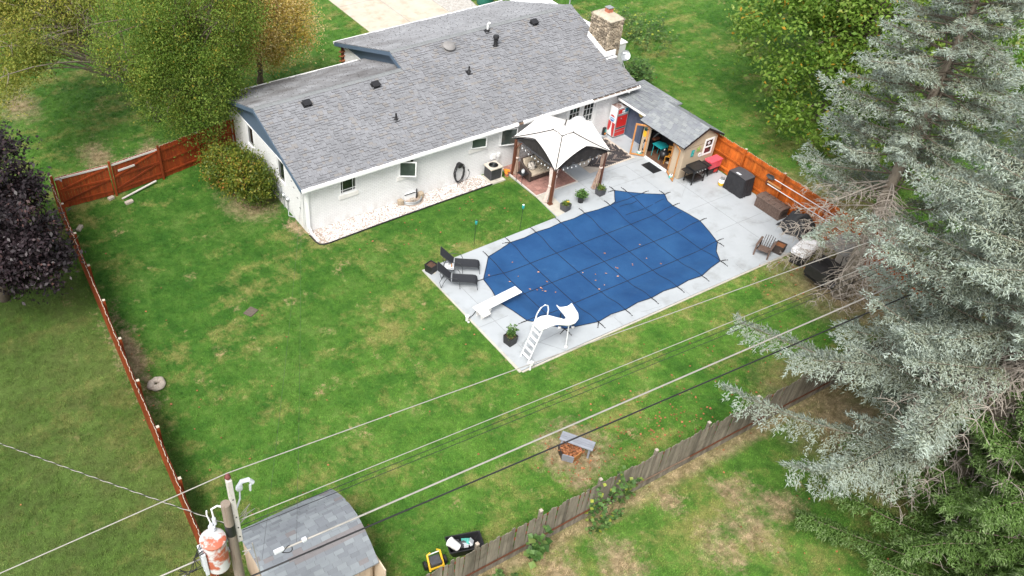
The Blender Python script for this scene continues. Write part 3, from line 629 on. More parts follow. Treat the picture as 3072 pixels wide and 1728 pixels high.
for (y0, y1) in ((10.55, 11.45), (14.1, 15.0)):
    f = M(); f.box(WX0 - .01, WX0 + .1, y0, y0 + .05, 1.25, 2.5); f.box(WX0 - .01, WX0 + .1, y1 - .05, y1, 1.25, 2.5); f.box(WX0 - .01, WX0 + .1, y0 + .05, y1 - .05, 1.25, 1.3); f.box(WX0 - .01, WX0 + .1, y0 + .05, y1 - .05, 2.44, 2.49); wn = f.build('window', 'white', house)
    g_ = M(); g_.box(WX0 + .08, WX0 + .09, y0 + .05, y1 - .05, 1.3, 2.45); g_.build('pane', 'glass', wn)
# glazed double door
f = M(); f.box(4.24, 4.355, WY - .025, WY + .12, .12, 2.4); f.box(6.145, 6.26, WY - .025, WY + .12, .12, 2.4); f.box(4.355, 6.145, WY - .025, WY + .12, 2.305, 2.4); f.box(5.225, 5.295, WY - .025, WY + .12, .12, 2.3); f.build('door_frame', 'white', house)
for (x0, x1, z0, z1) in DOOR:
    l = M(); l.box(x0, x0 + .11, WY + .03, WY + .075, z0, z1); l.box(x1 - .11, x1, WY + .03, WY + .075, z0, z1); l.box(x0 + .11, x1 - .11, WY + .03, WY + .075, z0, z0 + .22); l.box(x0 + .11, x1 - .11, WY + .03, WY + .075, z1 - .11, z1)
    dr = l.build('door', 'white', house); mu = M(); gx0, gx1, gz0, gz1 = x0 + .11, x1 - .11, z0 + .22, z1 - .11
    for i in (1, 2): mu.box(gx0 + (gx1 - gx0) * i / 3 - .012, gx0 + (gx1 - gx0) * i / 3 + .012, WY + .035, WY + .05, gz0, gz1)
    for i in range(1, 5): mu.box(gx0, gx1, WY + .034, WY + .051, gz0 + (gz1 - gz0) * i / 5 - .012, gz0 + (gz1 - gz0) * i / 5 + .012)
    mu.build('muntin', 'white', dr)
    pmesh = M(); pmesh.box(0, (gx1 - gx0) / 3 - .026, 0, .006, 0, (gz1 - gz0) / 5 - .026); pme2 = pmesh.mesh('pane', 'glass')
    for i in range(3):
        for k in range(5): piece('pane', pme2, dr, (gx0 + (gx1 - gx0) * i / 3 + .013 - WX0, WY + .055 - WY, gz0 + (gz1 - gz0) * k / 5 + .013))
    k_ = M(); k_.ball((x1 - .055 if x0 < 5 else x0 + .055, WY + .0, 1.05), .03, 8, 6); k_.build('handle', 'blackm', dr)
st = M(); st.box(4.1, 7.0, WY - .42, WY - .004, .002, .15); st.build('door_step', 'deck', house, bevel=.01)
# small fittings on the walls
fl = M(); fl.beam((-10.38, WY - .0, 2.36), (-10.38, WY - .16, 2.28), .1, .09); fl.ball((-10.3, WY - .1, 2.33), .07, 8, 6); fl.build('flood_lamp', 'whited', house)
mb = M(); mb.box(-.42, -.18, WY - .1, WY - .002, .72, .98); mb.box(-.03, .12, WY - .1, WY - .002, .76, .96); mb.tube([(-.3, WY - .05, .72), (-.3, WY - .05, .15)], .02, 6); mb.tube([(.04, WY - .05, .76), (.04, WY - .05, .1)], .02, 6); mb.tube([(-.24, WY - .05, .72), (-.22, WY - .06, .45), (-.5, WY - .3, .3)], .016, 6); mb.build('service_box', 'white', house)
mt = M()
for (yy, zz_) in ((10.35, .35), (10.8, .32)): mt.lathe([(.12, 0), (.12, .06), (.09, .14), (.0, .15)], (WX0, yy, zz_ + .35), 12, axis=(-1, 0, 0)); mt.tube([(WX0 - .06, yy, zz_ + .25), (WX0 - .06, yy, -.04)], .022, 6)
mt.box(WX0 - .14, WX0 - .002, 11.0, 11.3, .5, .95); mt.tube([(WX0 - .2, 10.0, .3), (WX0 - .25, 9.9, .1), (WX0 - .05, 9.7, .06)], .025, 6); mt.build('utility_meter', 'steel', house)
sg = M()
for (yy, zz_, l_) in ((9.55, 1.75, .14), (9.2, 1.38, .14), (9.78, 1.98, .1), (9.0, .95, .12)): sg.box(WX0 - .012, WX0 - .001, yy, yy + l_, zz_, zz_ + .035)
sg.build('weep_vent', 'black', house)
cb = M(); cb.tube([(WX0 - .012, 8.62, 2.4), (WX0 - .012, 8.75, .0)], .007, 4); cb.tube([(WX0 - .012, 8.64, 2.4), (WX0 - .012, 8.55, .0)], .007, 4); cb.build('cable', 'steel', house)
# porch post with an autumn garland under the high roof
pp = M(); pp.box(-2.72, -2.58, 19.9, 20.04, GZ, 2.5); post = pp.build('porch_post', 'dwood', house)
ga = M(); 
for i in range(90):
    a = i * .45; z = .6 + i * .02; r_ = .12 + random.uniform(0, .07); c = Vector((-2.65 + r_ * math.cos(a), 19.97 + r_ * math.sin(a), z)); ga.ball(c, (.06, .06, .045), 5, 3, jit=.4)
ga.build('leaf_garland', 'leafd', post)

# roof fittings
def rp(x, y): return Vector((x, y, rz(y)))
Rx = Matrix((Vector((1, 0, 0)), V_, N_)).transposed()
for (x, y) in ((-8.5, 12.45), (-4.78, 12.45), (5.67, 13.66)):
    c = rp(x, y); v = M(); v.obox(c + N_ * .015, (.46, .42, .02), Rx); v.obox(c + N_ * .09, (.34, .30, .13), Rx); v.obox(c + N_ * .165 + V_ * -.02, (.40, .36, .03), Rx); v.build('roof_vent', 'black', house, bevel=.012)
c = rp(.12, 13.5); v = M(); v.obox(c + N_ * .015, (.62, .58, .02), Rx); v.lathe([(.2, 0), (.2, .13), (.33, .14), (.34, .17), (.27, .25), (.15, .3), (0, .315)], c + N_ * .01, 20, axis=N_); v.build('dome_vent', 'frame', house, auto=40).data.materials[0] = pm('weathered_dome', (.22, .21, .205), .6, .15, 4)
for (x, y) in ((-4.9, 10.25), (.23, 11.72)):
    c = rp(x, y); v = M(); v.obox(c + N_ * .012, (.3, .34, .02), Rx); v.lathe([(.1, 0), (.07, .1), (.05, .13), (.045, .13), (.045, .34), (0, .34)], c, 12); v.build('vent_pipe', 'black', house)
c = rp(2.81, 13.9); v = M(); v.obox(c + N_ * .012, (.34, .36, .02), Rx, 1); v.lathe([(.12, 0), (.08, .12), (.06, .13)], c, 12, 1); v.tube([c + Vector((0, 0, .1)), c + Vector((0, 0, .42)), c + Vector((.02, -.06, .5)), c + Vector((.05, -.14, .47))], .05, 10); tag(v.build('vent_pipe', ['white', 'black'], house), 'white bent vent pipe near the ridge')
c = rp(2.66, 12.9); v = M(); v.obox(c + N_ * .012, (.36, .4, .02), Rx); v.lathe([(.14, 0), (.1, .1), (.1, .3), (.13, .3), (.13, .34), (.09, .36), (.09, .4), (.16, .42), (.16, .52), (.14, .56), (0, .58)], c, 16); v.build('flue_cap', 'black', house, auto=35)

# stone chimney: a mortar core, every stone a piece
CX0, CX1, CY0, CY1, CT = 8.10, 9.05, 10.42, 11.92, 5.24
k = M(); k.box(CX0 + .06, CX1 - .06, CY0 + .06, CY1 - .06, 0, CT - .03); ch = k.build('chimney', 'mortar', house)
def stone(c, su, sv, sn, U, Nn):
    U, Nn = Vector(U), Vector(Nn); W_ = Vector((0, 0, 1)); P = []
    for n_ in (-.5, .5):
        for a, b in ((-.5, -.5), (.5, -.5), (.5, .5), (-.5, .5)):
            k_ = .70 if n_ > 0 else .96; P.append(U * (a * su * k_ + random.uniform(-.12, .12) * su) + W_ * (b * sv * k_ + random.uniform(-.14, .14) * sv) + Nn * (n_ * sn + random.uniform(-.008, .008)))
    mm = M(); mm.add(P, [(3, 2, 1, 0), (4, 5, 6, 7), (0, 1, 5, 4), (1, 2, 6, 5), (2, 3, 7, 6), (3, 0, 4, 7)]); piece('stone', mm.mesh('stone', 'stone'), ch, Vector(c) - ORG[ch])
def face(O, U, Nn, wid, z0, z1, rows, nn):
    z = z0
    while z < z1 - .04:
        h = random.uniform(*rows); h = min(h, z1 - z); u = 0
        while u < wid - .02:
            w_ = min(random.uniform(*nn), wid - u); w_ = wid - u if wid - u - w_ < .07 else w_
            stone(Vector(O) + Vector(U) * (u + w_ / 2) + Vector((0, 0, z + h / 2)) + Vector(Nn) * -.02, w_ * .99, h * .98, .1, U, Nn); u += w_
        z += h
face((CX0, CY1, 0), (0, -1, 0), (-1, 0, 0), CY1 - CY0, 3.35, CT, (.09, .17), (.12, .30))
face((CX0, CY0, 0), (1, 0, 0), (0, -1, 0), CX1 - CX0, 3.0, CT, (.06, .12), (.16, .36))
face((CX1, CY0, 0), (0, 1, 0), (1, 0, 0), CY1 - CY0, 2.9, CT, (.12, .2), (.25, .45))
face((CX1, CY1, 0), (-1, 0, 0), (0, 1, 0), CX1 - CX0, 3.4, CT, (.12, .2), (.25, .4))
k = M(); k.grid(lambda u, v: (CX0 - .03 + (CX1 - CX0 + .06) * u, CY0 - .04 + (CY1 - CY0 + .08) * v, CT - .02 + .15 * min(1, 5 * min(u, 1 - u)) * min(1, 5 * min(v, 1 - v))), 8, 8); k.box(CX0 - .03, CX1 + .03, CY0 - .04, CY1 + .04, CT - .06, CT - .02); k.build('chimney_crown', 'capconc', ch)
k = M(); k.box(8.48, 8.78, 11.08, 11.4, CT + .1, CT + .31); k.build('clay_flue', 'terra', ch); k = M(); k.box(8.46, 8.80, 11.06, 11.42, CT + .36, CT + .39); k.box(8.5, 8.76, 11.1, 11.38, CT + .312, CT + .355); k.build('flue_lid', 'steel', ch)
k = M(); 
za, zb = rz(CY0), rz(CY1)
k.ext([(CX0 - .06, CY0 - .08, za - .06), (CX0 - .06, CY1, zb), (CX0 - .06, CY1, zb + .3), (CX0 - .06, CY0 - .08, za + .26)], (.055, 0, 0)); k.box(CX0 - .005, CX1 - .3, CY0 - .1, CY0 - .03, za - .08, za + .26); k.box(CX0 - .06, CX1 - .3, CY0 - .28, CY0 - .1, za - .1, za - .04); k.build('flashing', 'white', ch)

# satellite dish
dt = thing('satellite_dish', 'pale grey satellite dish on the roof edge beside the stone chimney', 'satellite dish', rp(8.56, 9.48))
c = rp(8.5, 9.45); dm = M(); ax = Vector((-.30, -.72, .50)).normalized(); cc_ = c + Vector((.12, .05, .62))
dm.lathe([(0.0, .0), (.1, .012), (.2, .045), (.27, .08), (.275, .07), (.2, .03), (.1, -.005), (0, -.01)], cc_, 24, axis=ax); dm.build('reflector', 'steel', dt, auto=50)
dm = M(); dm.tube([c, c + Vector((0, 0, .35)), cc_ - ax * .02], .025, 8); dm.tube([c + Vector((.05, -.2, .02)), c + Vector((.02, .0, .3))], .014, 6); dm.tube([c + Vector((.05, .25, .12)), c + Vector((.02, .0, .3))], .014, 6); dm.tube([cc_ - Vector((0, 0, .32)), cc_ + ax * .42 - Vector((0, 0, .22))], .018, 6); dm.build('mast', 'steel', dt)
dm = M(); dm.lathe([(.035, 0), (.05, .02), (.05, .1), (0, .11)], cc_ + ax * .42 - Vector((0, 0, .2)), 10, axis=-ax); dm.build('receiver', 'white', dt)
dm = M(); mat4 = Matrix.Translation(cc_ + ax * .055 + Vector((0, 0, .1))); u_ = Vector((0, 0, 1)).cross(ax).normalized(); v2 = ax.cross(u_); dm.obox(cc_ + ax * .062 + v2 * .13, (.2, .075, .02), Matrix((u_, v2, ax)).transposed()); dm.build('badge', 'white', dt)

# white awning roof and cabinet beyond the right-hand gable
aw = thing('carport', 'low white metal carport roof joined to the far end of the house', 'carport', (9, 16, 0))
a_ = M(); a_.ext([(8.75, 15.3, 2.18), (12.1, 15.3, 2.05), (12.1, 20.9, 2.05), (8.75, 20.9, 2.18)], (0, 0, .06)); ar = a_.build('roof', 'roofwhite', aw); a_ = M()
for i in range(8): a_.beam((8.75, 15.5 + i * .72, 2.255), (12.1, 15.5 + i * .72, 2.125), .04, .03)
a_.build('seam', 'roofwhite', ar)
for (x, y) in ((12.0, 15.5), (12.0, 20.7)): a_ = M(); a_.box(x - .05, x + .05, y - .05, y + .05, GZ, 2.05); a_.build('post', 'white', aw)
cbn = thing('utility_cabinet', 'tall white outdoor cabinet standing behind the stone chimney', 'cabinet', (11.5, 13.2, 0))
a_ = M(); a_.box(11.35, 12.05, 12.85, 13.5, GZ, 2.2); a_.build('body', 'whited', cbn); a_ = M(); a_.ext([(11.3, 12.8, 2.2), (12.1, 12.8, 2.2), (12.1, 13.55, 2.2), (11.3, 13.55, 2.2)], (0, 0, .06)); a_.build('lid', 'white', cbn); a_ = M(); a_.box(11.41, 12.0, 12.83, 12.848, .1, 2.1); dd = a_.build('door', 'trimgrey', cbn); a_ = M(); a_.box(11.44, 11.5, 12.81, 12.828, 1.85, 1.95); a_.build('latch', 'black', dd)
mst = M(); mst.tube([(11.4, 17.4, GZ), (11.4, 17.4, 4.5)], .035, 8); mst.box(11.3, 11.5, 17.34, 17.46, 3.9, 4.3); tag(mst.build('service_mast', 'steel'), 'grey service mast with a small box past the end of the ridge', 'utility mast')
gt_ = M(); gt_.lathe([(.55, 0), (.6, .4), (.5, .9), (.25, 1.3), (0, 1.4)], (11.2, 25.6, GZ), 9); tag(gt_.build('green_cover', 'green', auto=60), 'dark green covered bundle at the edge of the drive behind the roof', 'cover')
# ================================================================ POOL COVER
CO = [(-5.56, 1.54), (-5.02, 2.12), (-4.46, 2.74), (-3.72, 2.90), (-2.98, 3.10), (-2.2, 3.06), (-1.46, 3.15), (-.73, 3.09), (0, 3.16), (.75, 3.11), (1.5, 3.2), (2.25, 3.1), (3.0, 3.1), (3.38, 3.2), (3.62, 3.52), (4.0, 3.97), (4.45, 3.55), (5.15, 2.98), (5.93, 2.48), (5.66, 2.0), (5.6, 1.56), (5.76, .75), (5.85, -.02), (5.62, -.85), (5.36, -1.62), (4.8, -2.1), (4.44, -2.70), (3.7, -2.84), (2.96, -3.05), (2.2, -2.98), (1.5, -3.06), (.75, -2.98), (.02, -3.06), (-.73, -2.99), (-1.46, -3.08), (-2.2, -3.0), (-2.96, -3.1), (-3.7, -2.92), (-4.46, -2.75), (-4.95, -2.1), (-5.5, -1.56), (-5.64, -.8), (-5.85, -.02), (-5.66, .75)]
PLN = np.array(POOL)
def pooldist(x, y):
    d = 9e9
    for i in range(len(POOL)):
        a = PLN[i]; b = PLN[(i + 1) % len(POOL)]; ab = b - a; t = max(0, min(1, ((x - a[0]) * ab[0] + (y - a[1]) * ab[1]) / (ab @ ab))); q = a + ab * t; d = min(d, (q[0] - x) ** 2 + (q[1] - y) ** 2)
    d = math.sqrt(d); return d if inpoly(x, y, POOL) else -d
def cz(x, y):
    d = pooldist(x, y)
    if d <= 0: return .014
    k = min(d / .9, 1); return .014 - .15 * k * k * (3 - 2 * k) - .012 * math.sin(x * 2.1) * math.sin(y * 2.0 + .4) * k
pts = [Vector(p) for p in CO]
gp = [Vector((x, y)) for x in np.arange(-5.8, 5.9, .16) for y in np.arange(-3.05, 3.95, .16) if inpoly(x, y, CO) and min((Vector((x, y)) - p).length for p in pts) > .07]
V2, E2, F2, *_ = delaunay_2d_cdt(pts + gp, [], [list(range(len(pts)))], 1, 1e-4)
mm = M(); mm.add([(v.x, v.y, cz(v.x, v.y)) for v in V2], [tuple(f) for f in F2])
cov = thing('pool_cover', 'blue mesh safety cover stretched over the swimming pool with black strap grid', 'pool cover', (0, 0, 0))
mm.build('mesh_sheet', 'cover', cov, smooth=True)
hm = M()
for i in range(len(CO)):
    a, b_ = Vector((*CO[i], 0)), Vector((*CO[(i + 1) % len(CO)], 0)); a.z = cz(a.x, a.y) + .004; b_.z = cz(b_.x, b_.y) + .004; hm.beam(a, b_, .035, .006)
hm.build('hem', 'strap', cov)
def ribbon(p, q, w=.032):
    p, q = Vector(p), Vector(q); n = max(2, int((q - p).length / .12)); d = (q - p).normalized(); a = Vector((-d.y, d.x)) * w / 2; vs = []
    for i in range(n + 1):
        c = p.lerp(q, i / n); z = cz(c.x, c.y) + .006; vs += [(c.x - a.x, c.y - a.y, z), (c.x + a.x, c.y + a.y, z)]
    sm = M(); sm.add(vs, [(2 * i, 2 * i + 2, 2 * i + 3, 2 * i + 1) for i in range(n)]); sm.build('strap', 'strap', cov)
def anchor(p, dirv, L=.42):
    p = Vector((*p, .016)); d = Vector((*dirv, 0)).normalized(); am = M(); pt = p
    am.beam(p - d * .05, p + d * (L * .35), .04, .008); am.tube([p + d * L * .3 + Vector((0, 0, .014)), p + d * L * .75 + Vector((0, 0, .016))], .018, 6); am.beam(p + d * L * .72, p + d * L, .016, .008); am.tube([p + d * L + Vector((0, 0, -.012)), p + d * L + Vector((0, 0, .012))], .022, 6)
    am.build('spring_strap', 'spring', cov)
gx = [-4.455, -2.97, -1.485, 0, 1.485, 2.97, 4.455]; gtop = [2.74, 3.10, 3.15, 3.16, 3.2, 3.1, 3.56]; gbot = [-2.75, -3.1, -3.08, -3.06, -3.06, -3.05, -2.7]
for x, t, b_ in zip(gx, gtop, gbot):
    ribbon((x, b_), (x, t)); anchor((x, t), (.0, 1)); anchor((x, b_), (0, -1))
for y, l, r_ in ((1.556, -5.56, 5.6), (0, -5.85, 5.85), (-1.556, -5.5, 5.37)): ribbon((l, y), (r_, y)); anchor((l, y), (-1, 0)); anchor((r_, y), (1, 0))
ribbon((3.0, 3.1), (5.0, 3.1)); anchor((5.0, 3.1), (1, 0)); ribbon((3.3, 2.78), (4.4, 2.78), .03); ribbon((3.2, 2.2), (4.4, 2.2), .03); ribbon((4.5, 2.2), (5.62, 2.2), .03); ribbon((4.5, .95), (5.6, .95), .03)
for p, d_ in (((4.0, 3.97), (0, 1)), ((4.0, 3.97), (-1, .1)), ((5.93, 2.48), (0, 1)), ((5.93, 2.48), (1, 0)), ((5.36, -1.62), (.1, -1)), ((-2.98, 3.1), (-1, .35)), ((4.44, -2.7), (1, -.3)), ((-4.46, -2.75), (-1, -.4)), ((-2.96, -3.1), (-.6, -.6))): anchor(p, d_, .36)
# leaves lying on the cover, each one a thing
lf = M(); lf.add([(-.055, 0, .004), (-.02, -.04, .012), (.03, -.03, .008), (.065, 0, .016), (.02, .042, .012), (-.03, .034, .014), (.005, 0, .002)], [(0, 1, 6), (1, 2, 6), (2, 3, 6), (3, 4, 6), (4, 5, 6), (5, 0, 6)])
lmes = [lf.mesh('fallen_leaf', 'leafp'), lf.mesh('fallen_leaf', 'leafd')]
CT_ = lambda a, b: (1400 + a / 2.862, 550 + b / 2.862)
LV = [(563, 622), (733, 751), (556, 808), (785, 866), (720, 933), (597, 960), (674, 972), (737, 978), (768, 989), (876, 996), (1122, 742), (1235, 835), (1261, 770), (1220, 936), (1299, 894), (1358, 549), (1360, 760), (1466, 702), (1488, 712), (1460, 787), (1695, 650), (1697, 662), (1842, 464), (1891, 599), (2034, 649), (364, 893), (183, 860), (712, 942)]
def ground_at(u, v, z=0):
    d = rt * ((u - 1186.39) / 2660) - up * ((v - 977.84) / 2660) + fw; t = (z - CZ_) / d.z; return (CX_ + d.x * t, CY_ + d.y * t)
LEAFXY = [(-3.64, 2.01), (-3.05, .87), (-4.0, 1.07), (-3.12, .15), (-3.61, -.04), (-4.08, .11), (-3.84, -.08), (-3.66, -.23), (-3.58, -.33), (-3.23, -.6), (-1.35, -.14), (-1.2, -.84), (-.93, -.51), (-1.45, -1.38), (-1.06, -1.27), (.42, .45), (-.48, -.69), (.17, -.58), (.2, -.68), (-.16, -1.11), (.98, -.78), (.94, -.85), (2.24, .13), (1.83, -.78), (2.13, -1.39), (-4.55, .96), (-5.2, 1.64), (-3.6, -.12)]
for i, (x, y) in enumerate(LEAFXY):
    o = bpy.data.objects.new('fallen_leaf', lmes[1 if i % 3 == 0 else 0]); COL.objects.link(o); o.location = (x, y, cz(x, y) + .01); s_ = random.uniform(.6, 1.0); o.scale = (s_, s_, s_); o.rotation_euler = (random.uniform(-.2, .2), random.uniform(-.2, .2), random.uniform(0, 6.28))
    tag(o, ('small reddish brown leaf lying on the blue pool cover' if i % 3 == 0 else 'small pale tan leaf lying on the blue pool cover'), 'leaf', 'dry leaves scattered on the pool cover')

# ================================================================ POOLSIDE FURNITURE
def make_lounger(loc, rz_, label):
    t = thing('sun_lounger', label, 'sun lounger', loc, rz_, 'pair of dark sling sun loungers')
    prof = [(-.30, .37), (.0, .355), (.35, .355), (.62, .36), (.74, .34), (.80, .28), (.82, .22)]
    s = M(); s.grid(lambda u, v: (np.interp(u, np.linspace(0, 1, 7), [p[0] for p in prof]), -.27 + .54 * v, np.interp(u, np.linspace(0, 1, 7), [p[1] for p in prof]) - .02 * math.sin(PI * v)), 18, 4); s.build('seat_sling', 'sling', t, local=True, smooth=True)
    s = M(); s.grid(lambda u, v: (-.30 - .62 * u, -.27 + .54 * v, .375 + .60 * u + .02 * math.sin(PI * u) - .015 * math.sin(PI * v)), 10, 4); s.build('back_sling', 'sling', t, local=True, smooth=True)
    f = M()
    for y in (-.285, .285):
        f.tube([(x, y, z) for x, z in prof], .014, 6); f.tube([(-.30, y, .37), (-.92, y, .975)], .014, 6)
    f.tube([(-.92, -.285, .975), (-.92, .285, .975)], .014, 6); f.tube([(.82, -.285, .22), (.82, .285, .22)], .014, 6); f.build('frame', 'frame', t, local=True)
    b = M(); b.box(-.33, -.27, -.29, .29, .372, .388); b.build('hinge_bar', 'steel', t, local=True)
    for y in (-.29, .29):
        l = M(); l.tube([(.80, y, .3), (.86, y * 1.06, .0)], .013, 6); l.build('leg', 'frame', t, local=True)
        l = M(); l.tube([(-.72, y * 1.04, 0), (-.62, y * 1.1, .30), (-.50, y * 1.12, .56), (-.3, y * 1.12, .60), (-.05, y * 1.12, .57), (.06, y * 1.1, .42), (.10, y * 1.06, .0)], .013, 6); l.build('armrest', 'frame', t, local=True)
        l = M(); l.tube([(-.62, y, .7), (-.8, y, .3), (-.72, y, .0)], .011, 6); l.build('leg', 'frame', t, local=True)
    return t
make_lounger((-6.03, 2.65, 0), R(-34.8), 'dark sling sun lounger nearer the house, beyond the small side table')
make_lounger((-6.71, 1.82, 0), R(-34.8), 'dark sling sun lounger nearer the diving board, this side of the side table')
t = thing('side_table', 'small square glass side table between the two sun loungers', 'side table', (-6.68, 2.60, 0), R(-32))
s = M(); s.box(-.2, .2, -.22, .22, .438, .448); s.build('glass_top', 'glassy', t, local=True)
s = M()
for a, b_ in (((-.21, -.23), (.21, -.23)), ((.21, -.23), (.21, .23)), ((.21, .23), (-.21, .23)), ((-.21, .23), (-.21, -.23))): s.tube([(*a, .44), (*b_, .44)], .012, 6)
s.build('rim', 'frame', t, local=True)
for a, b_ in ((-.2, -.22), (.2, -.22), (.2, .22), (-.2, .22)): l = M(); l.tube([(a, b_, .44), (a * 1.08, b_ * 1.08, 0)], .011, 6); l.build('leg', 'frame', t, local=True)
bt = M(); bt.lathe([(.03, 0), (.032, .1), (.012, .14), (.012, .18), (0, .18)], (-6.60, 2.53, .449), 10); tag(bt.build('bottle', 'orange_wood', auto=50), 'small tan bottle standing on the glass side table', 'bottle')
bt = M(); bt.lathe([(.025, 0), (.034, .09), (.03, .09), (.022, .01), (0, .01)], (-6.72, 2.66, .449), 10, caps=False); tag(bt.build('cup', 'white'), 'small white cup on the glass side table', 'cup')

def square_planter(name, c, sz, h, rz_, mat, label, cat='planter', soil='soil', grp=None):
    t = thing(name, label, cat, (*c, 0), rz_, grp); a, b_ = sz / 2 * .86, sz / 2; w = .035
    m_ = M(); P = []
    for z, k in ((0, a), (h, b_), (h, b_ - w), (.05, a - w)): P += [(-k, -k, z), (k, -k, z), (k, k, z), (-k, k, z)]
    fs = [(3, 2, 1, 0)]
    for L_ in range(3):
        for i in range(4): fs.append((L_ * 4 + i, L_ * 4 + (i + 1) % 4, L_ * 4 + 4 + (i + 1) % 4, L_ * 4 + 4 + i))
    m_.add(P, fs); m_.build('box', mat, t, local=True, bevel=.006); s = M(); k = b_ - w - .006; s.grid(lambda u, v: (-k + 2 * k * u, -k + 2 * k * v, h - .055 + .03 * math.sin(PI * u) * math.sin(PI * v) + random.uniform(-.008, .008)), 6, 6); s.build('soil', soil, t, local=True); return t
def sprigs(t, n, spread, h, lsz, mat, z0=.3, droop=.3, stemmat='green_stem', name='foliage'):
    """upright or bushy potted plant: stems and many leaf blades"""
    st, lv = M(), M()
    for i in range(n):
        a = random.uniform(0, 2 * PI); r0 = random.uniform(0, .05); rr = random.uniform(.3, 1) * spread; hh = h * random.uniform(.6, 1); p0 = Vector((r0 * math.cos(a), r0 * math.sin(a), z0)); pts_ = []
        for k in range(5):
            u = k / 4; pts_.append(p0 + Vector((rr * u ** 1.4 * math.cos(a), rr * u ** 1.4 * math.sin(a), hh * u * (1 - droop * u))))
        st.tube(pts_, [.006, .005, .004, .003, .002], 4)
        for k in range(int(9 * hh / lsz * .25) + 6):
            u = random.uniform(.15, 1); b_ = pts_[0].lerp(pts_[-1], u) if False else pts_[min(3, int(u * 4))].lerp(pts_[min(4, int(u * 4) + 1)], u * 4 % 1)
            leaf(lv, b_, lsz * random.uniform(.6, 1.2))
    st.build('stem', 'stemgreen', t, local=True); return lv.build(name, mat, t, local=True)
def leaf(mm, p, sz, down=0.0, asp=.5):
    a = random.uniform(0, 2 * PI); tl_ = random.uniform(-.5, .6) - down; d = Vector((math.cos(a) * math.cos(tl_), math.sin(a) * math.cos(tl_), math.sin(tl_))); s_ = d.cross(Vector((random.uniform(-.4, .4), random.uniform(-.4, .4), 1))).normalized() * sz * asp; p = Vector(p); k = p + d * sz * .5 + Vector((0, 0, sz * .08))
    mm.add([p, k - s_, p + d * sz, k + s_], [(0, 1, 2, 3)])
MT['stemgreen'] = pm('plant_stem', (.14, .17, .06), .7, .2)
MT['potleaf'] = leaf_mat('potted_leaf', [(0, (.035, .085, .02)), (.5, (.075, .16, .035)), (.85, (.12, .22, .06)), (1, (.2, .28, .08))])
MT['potleaf2'] = leaf_mat('marigold_leaf', [(0, (.05, .10, .02)), (.6, (.11, .18, .03)), (1, (.22, .27, .05))])
square_planter('planter', (-7.24, 3.17), .44, .40, R(16), 'black', 'square black planter of bare brown soil on the deck corner beside the loungers')
t = square_planter('planter', (-6.90, -2.28), .44, .42, R(10), 'black', 'square black planter with a leafy shrub beside the slide ladder'); sprigs(t, 17, .26, .62, .085, 'potleaf', .32, .1)
lv = M(); [leaf(lv, (random.uniform(-.17, .17), random.uniform(-.17, .17), .4), .12, .2, .16) for _ in range(60)]; lv.build('trailing_leaves', 'potleaf2', t, local=True)
def fl_planter(c, rz_, label, flower):
    t = square_planter('planter', c, .40, .36, rz_, 'char', label); lv = M()
    for _ in range(170): leaf(lv, (random.gauss(0, .09), random.gauss(0, .09), .34 + abs(random.gauss(0, .06))), .09, -.2, .22)
    lv.build('foliage', 'potleaf2', t, local=True)
    if flower: f = M(); [f.ball((.08 + random.uniform(-.05, .05), -.05 + random.uniform(-.05, .05), .45), (.035, .035, .02), 7, 4) for _ in range(5)]; f.build('flower', 'yellow', t, local=True)
    return t
fl_planter((.84, 3.90), R(8), 'square charcoal planter with a yellow flower below the front gazebo post', True)
fl_planter((3.16, 4.08), R(5), 'square charcoal planter of low greenery at the foot of the right-hand gazebo post', False)
t = thing('potted_plant', 'round black pot with a bushy leafy green plant between two charcoal planters', 'potted plant', (1.90, 4.04, 0)); p_ = M(); p_.lathe([(.13, 0), (.155, .3), (.165, .32), (.15, .32), (.14, .27), (0, .27)], (0, 0, 0), 18); p_.build('pot', 'black', t, local=True, auto=40); sprigs(t, 34, .30, .42, .10, 'potleaf', .26, .35)
lv = M(); [leaf(lv, (random.gauss(0, .12), random.gauss(0, .12), .5 + random.gauss(0, .07)), .10) for _ in range(260)]; lv.build('foliage', 'potleaf', t, local=True)

# ---- diving board
t = thing('diving_board', 'white diving board reaching out over the blue pool cover', 'diving board', (-6.7, -.35, 0), R(5.5))
b = M(); b.box(-.62, 1.72, -.235, .235, .455, .51); b.build('board', 'white', t, local=True, bevel=.02); b = M(); b.box(-.1, 1.66, -.19, .19, .511, .514); b.build('tread', 'spa', t, local=True)
b = M(); b.ext([(-.42, -.17, 0), (-.02, -.17, 0), (.12, -.17, .45), (-.5, -.17, .45)], (0, .05, 0)); b.ext([(-.42, .12, 0), (-.02, .12, 0), (.12, .12, .45), (-.5, .12, .45)], (0, .05, 0)); b.box(-.3, .0, -.16, .16, .0, .03); b.build('stand', 'whited', t, local=True)
b = M(); b.ext([(-.62, -.245, .45), (-.16, -.245, .45), (-.10, -.36, .30), (-.52, -.36, .30)], (0, .012, 0)); b.build('side_panel', 'whited', t, local=True); b = M(); b.tube([(-.5, -.2, .42), (-.5, .2, .42)], .02, 6); b.tube([(.05, -.2, .4), (.05, .2, .4)], .02, 6); b.build('fulcrum', 'steel', t, local=True)
pp = thing('pipe_fitting', 'white pipe stub at the lawn edge with a grey conduit to the diving board', 'pipe', (-7.62, -.28, GZ)); b = M(); b.lathe([(.07, 0), (.07, .2), (.09, .2), (.09, .27), (.05, .3), (0, .3)], (-7.62, -.25, GZ), 12); b.ball((-7.66, -.42, .0), .05, 8, 5); b.build('stub', 'whited', pp, auto=40); b = M(); b.tube([(-7.58, -.25, .03), (-7.3, -.18, .02), (-7.15, -.1, .04), (-7.08, -.12, .15)], .018, 6); b.build('conduit', 'frame', pp)
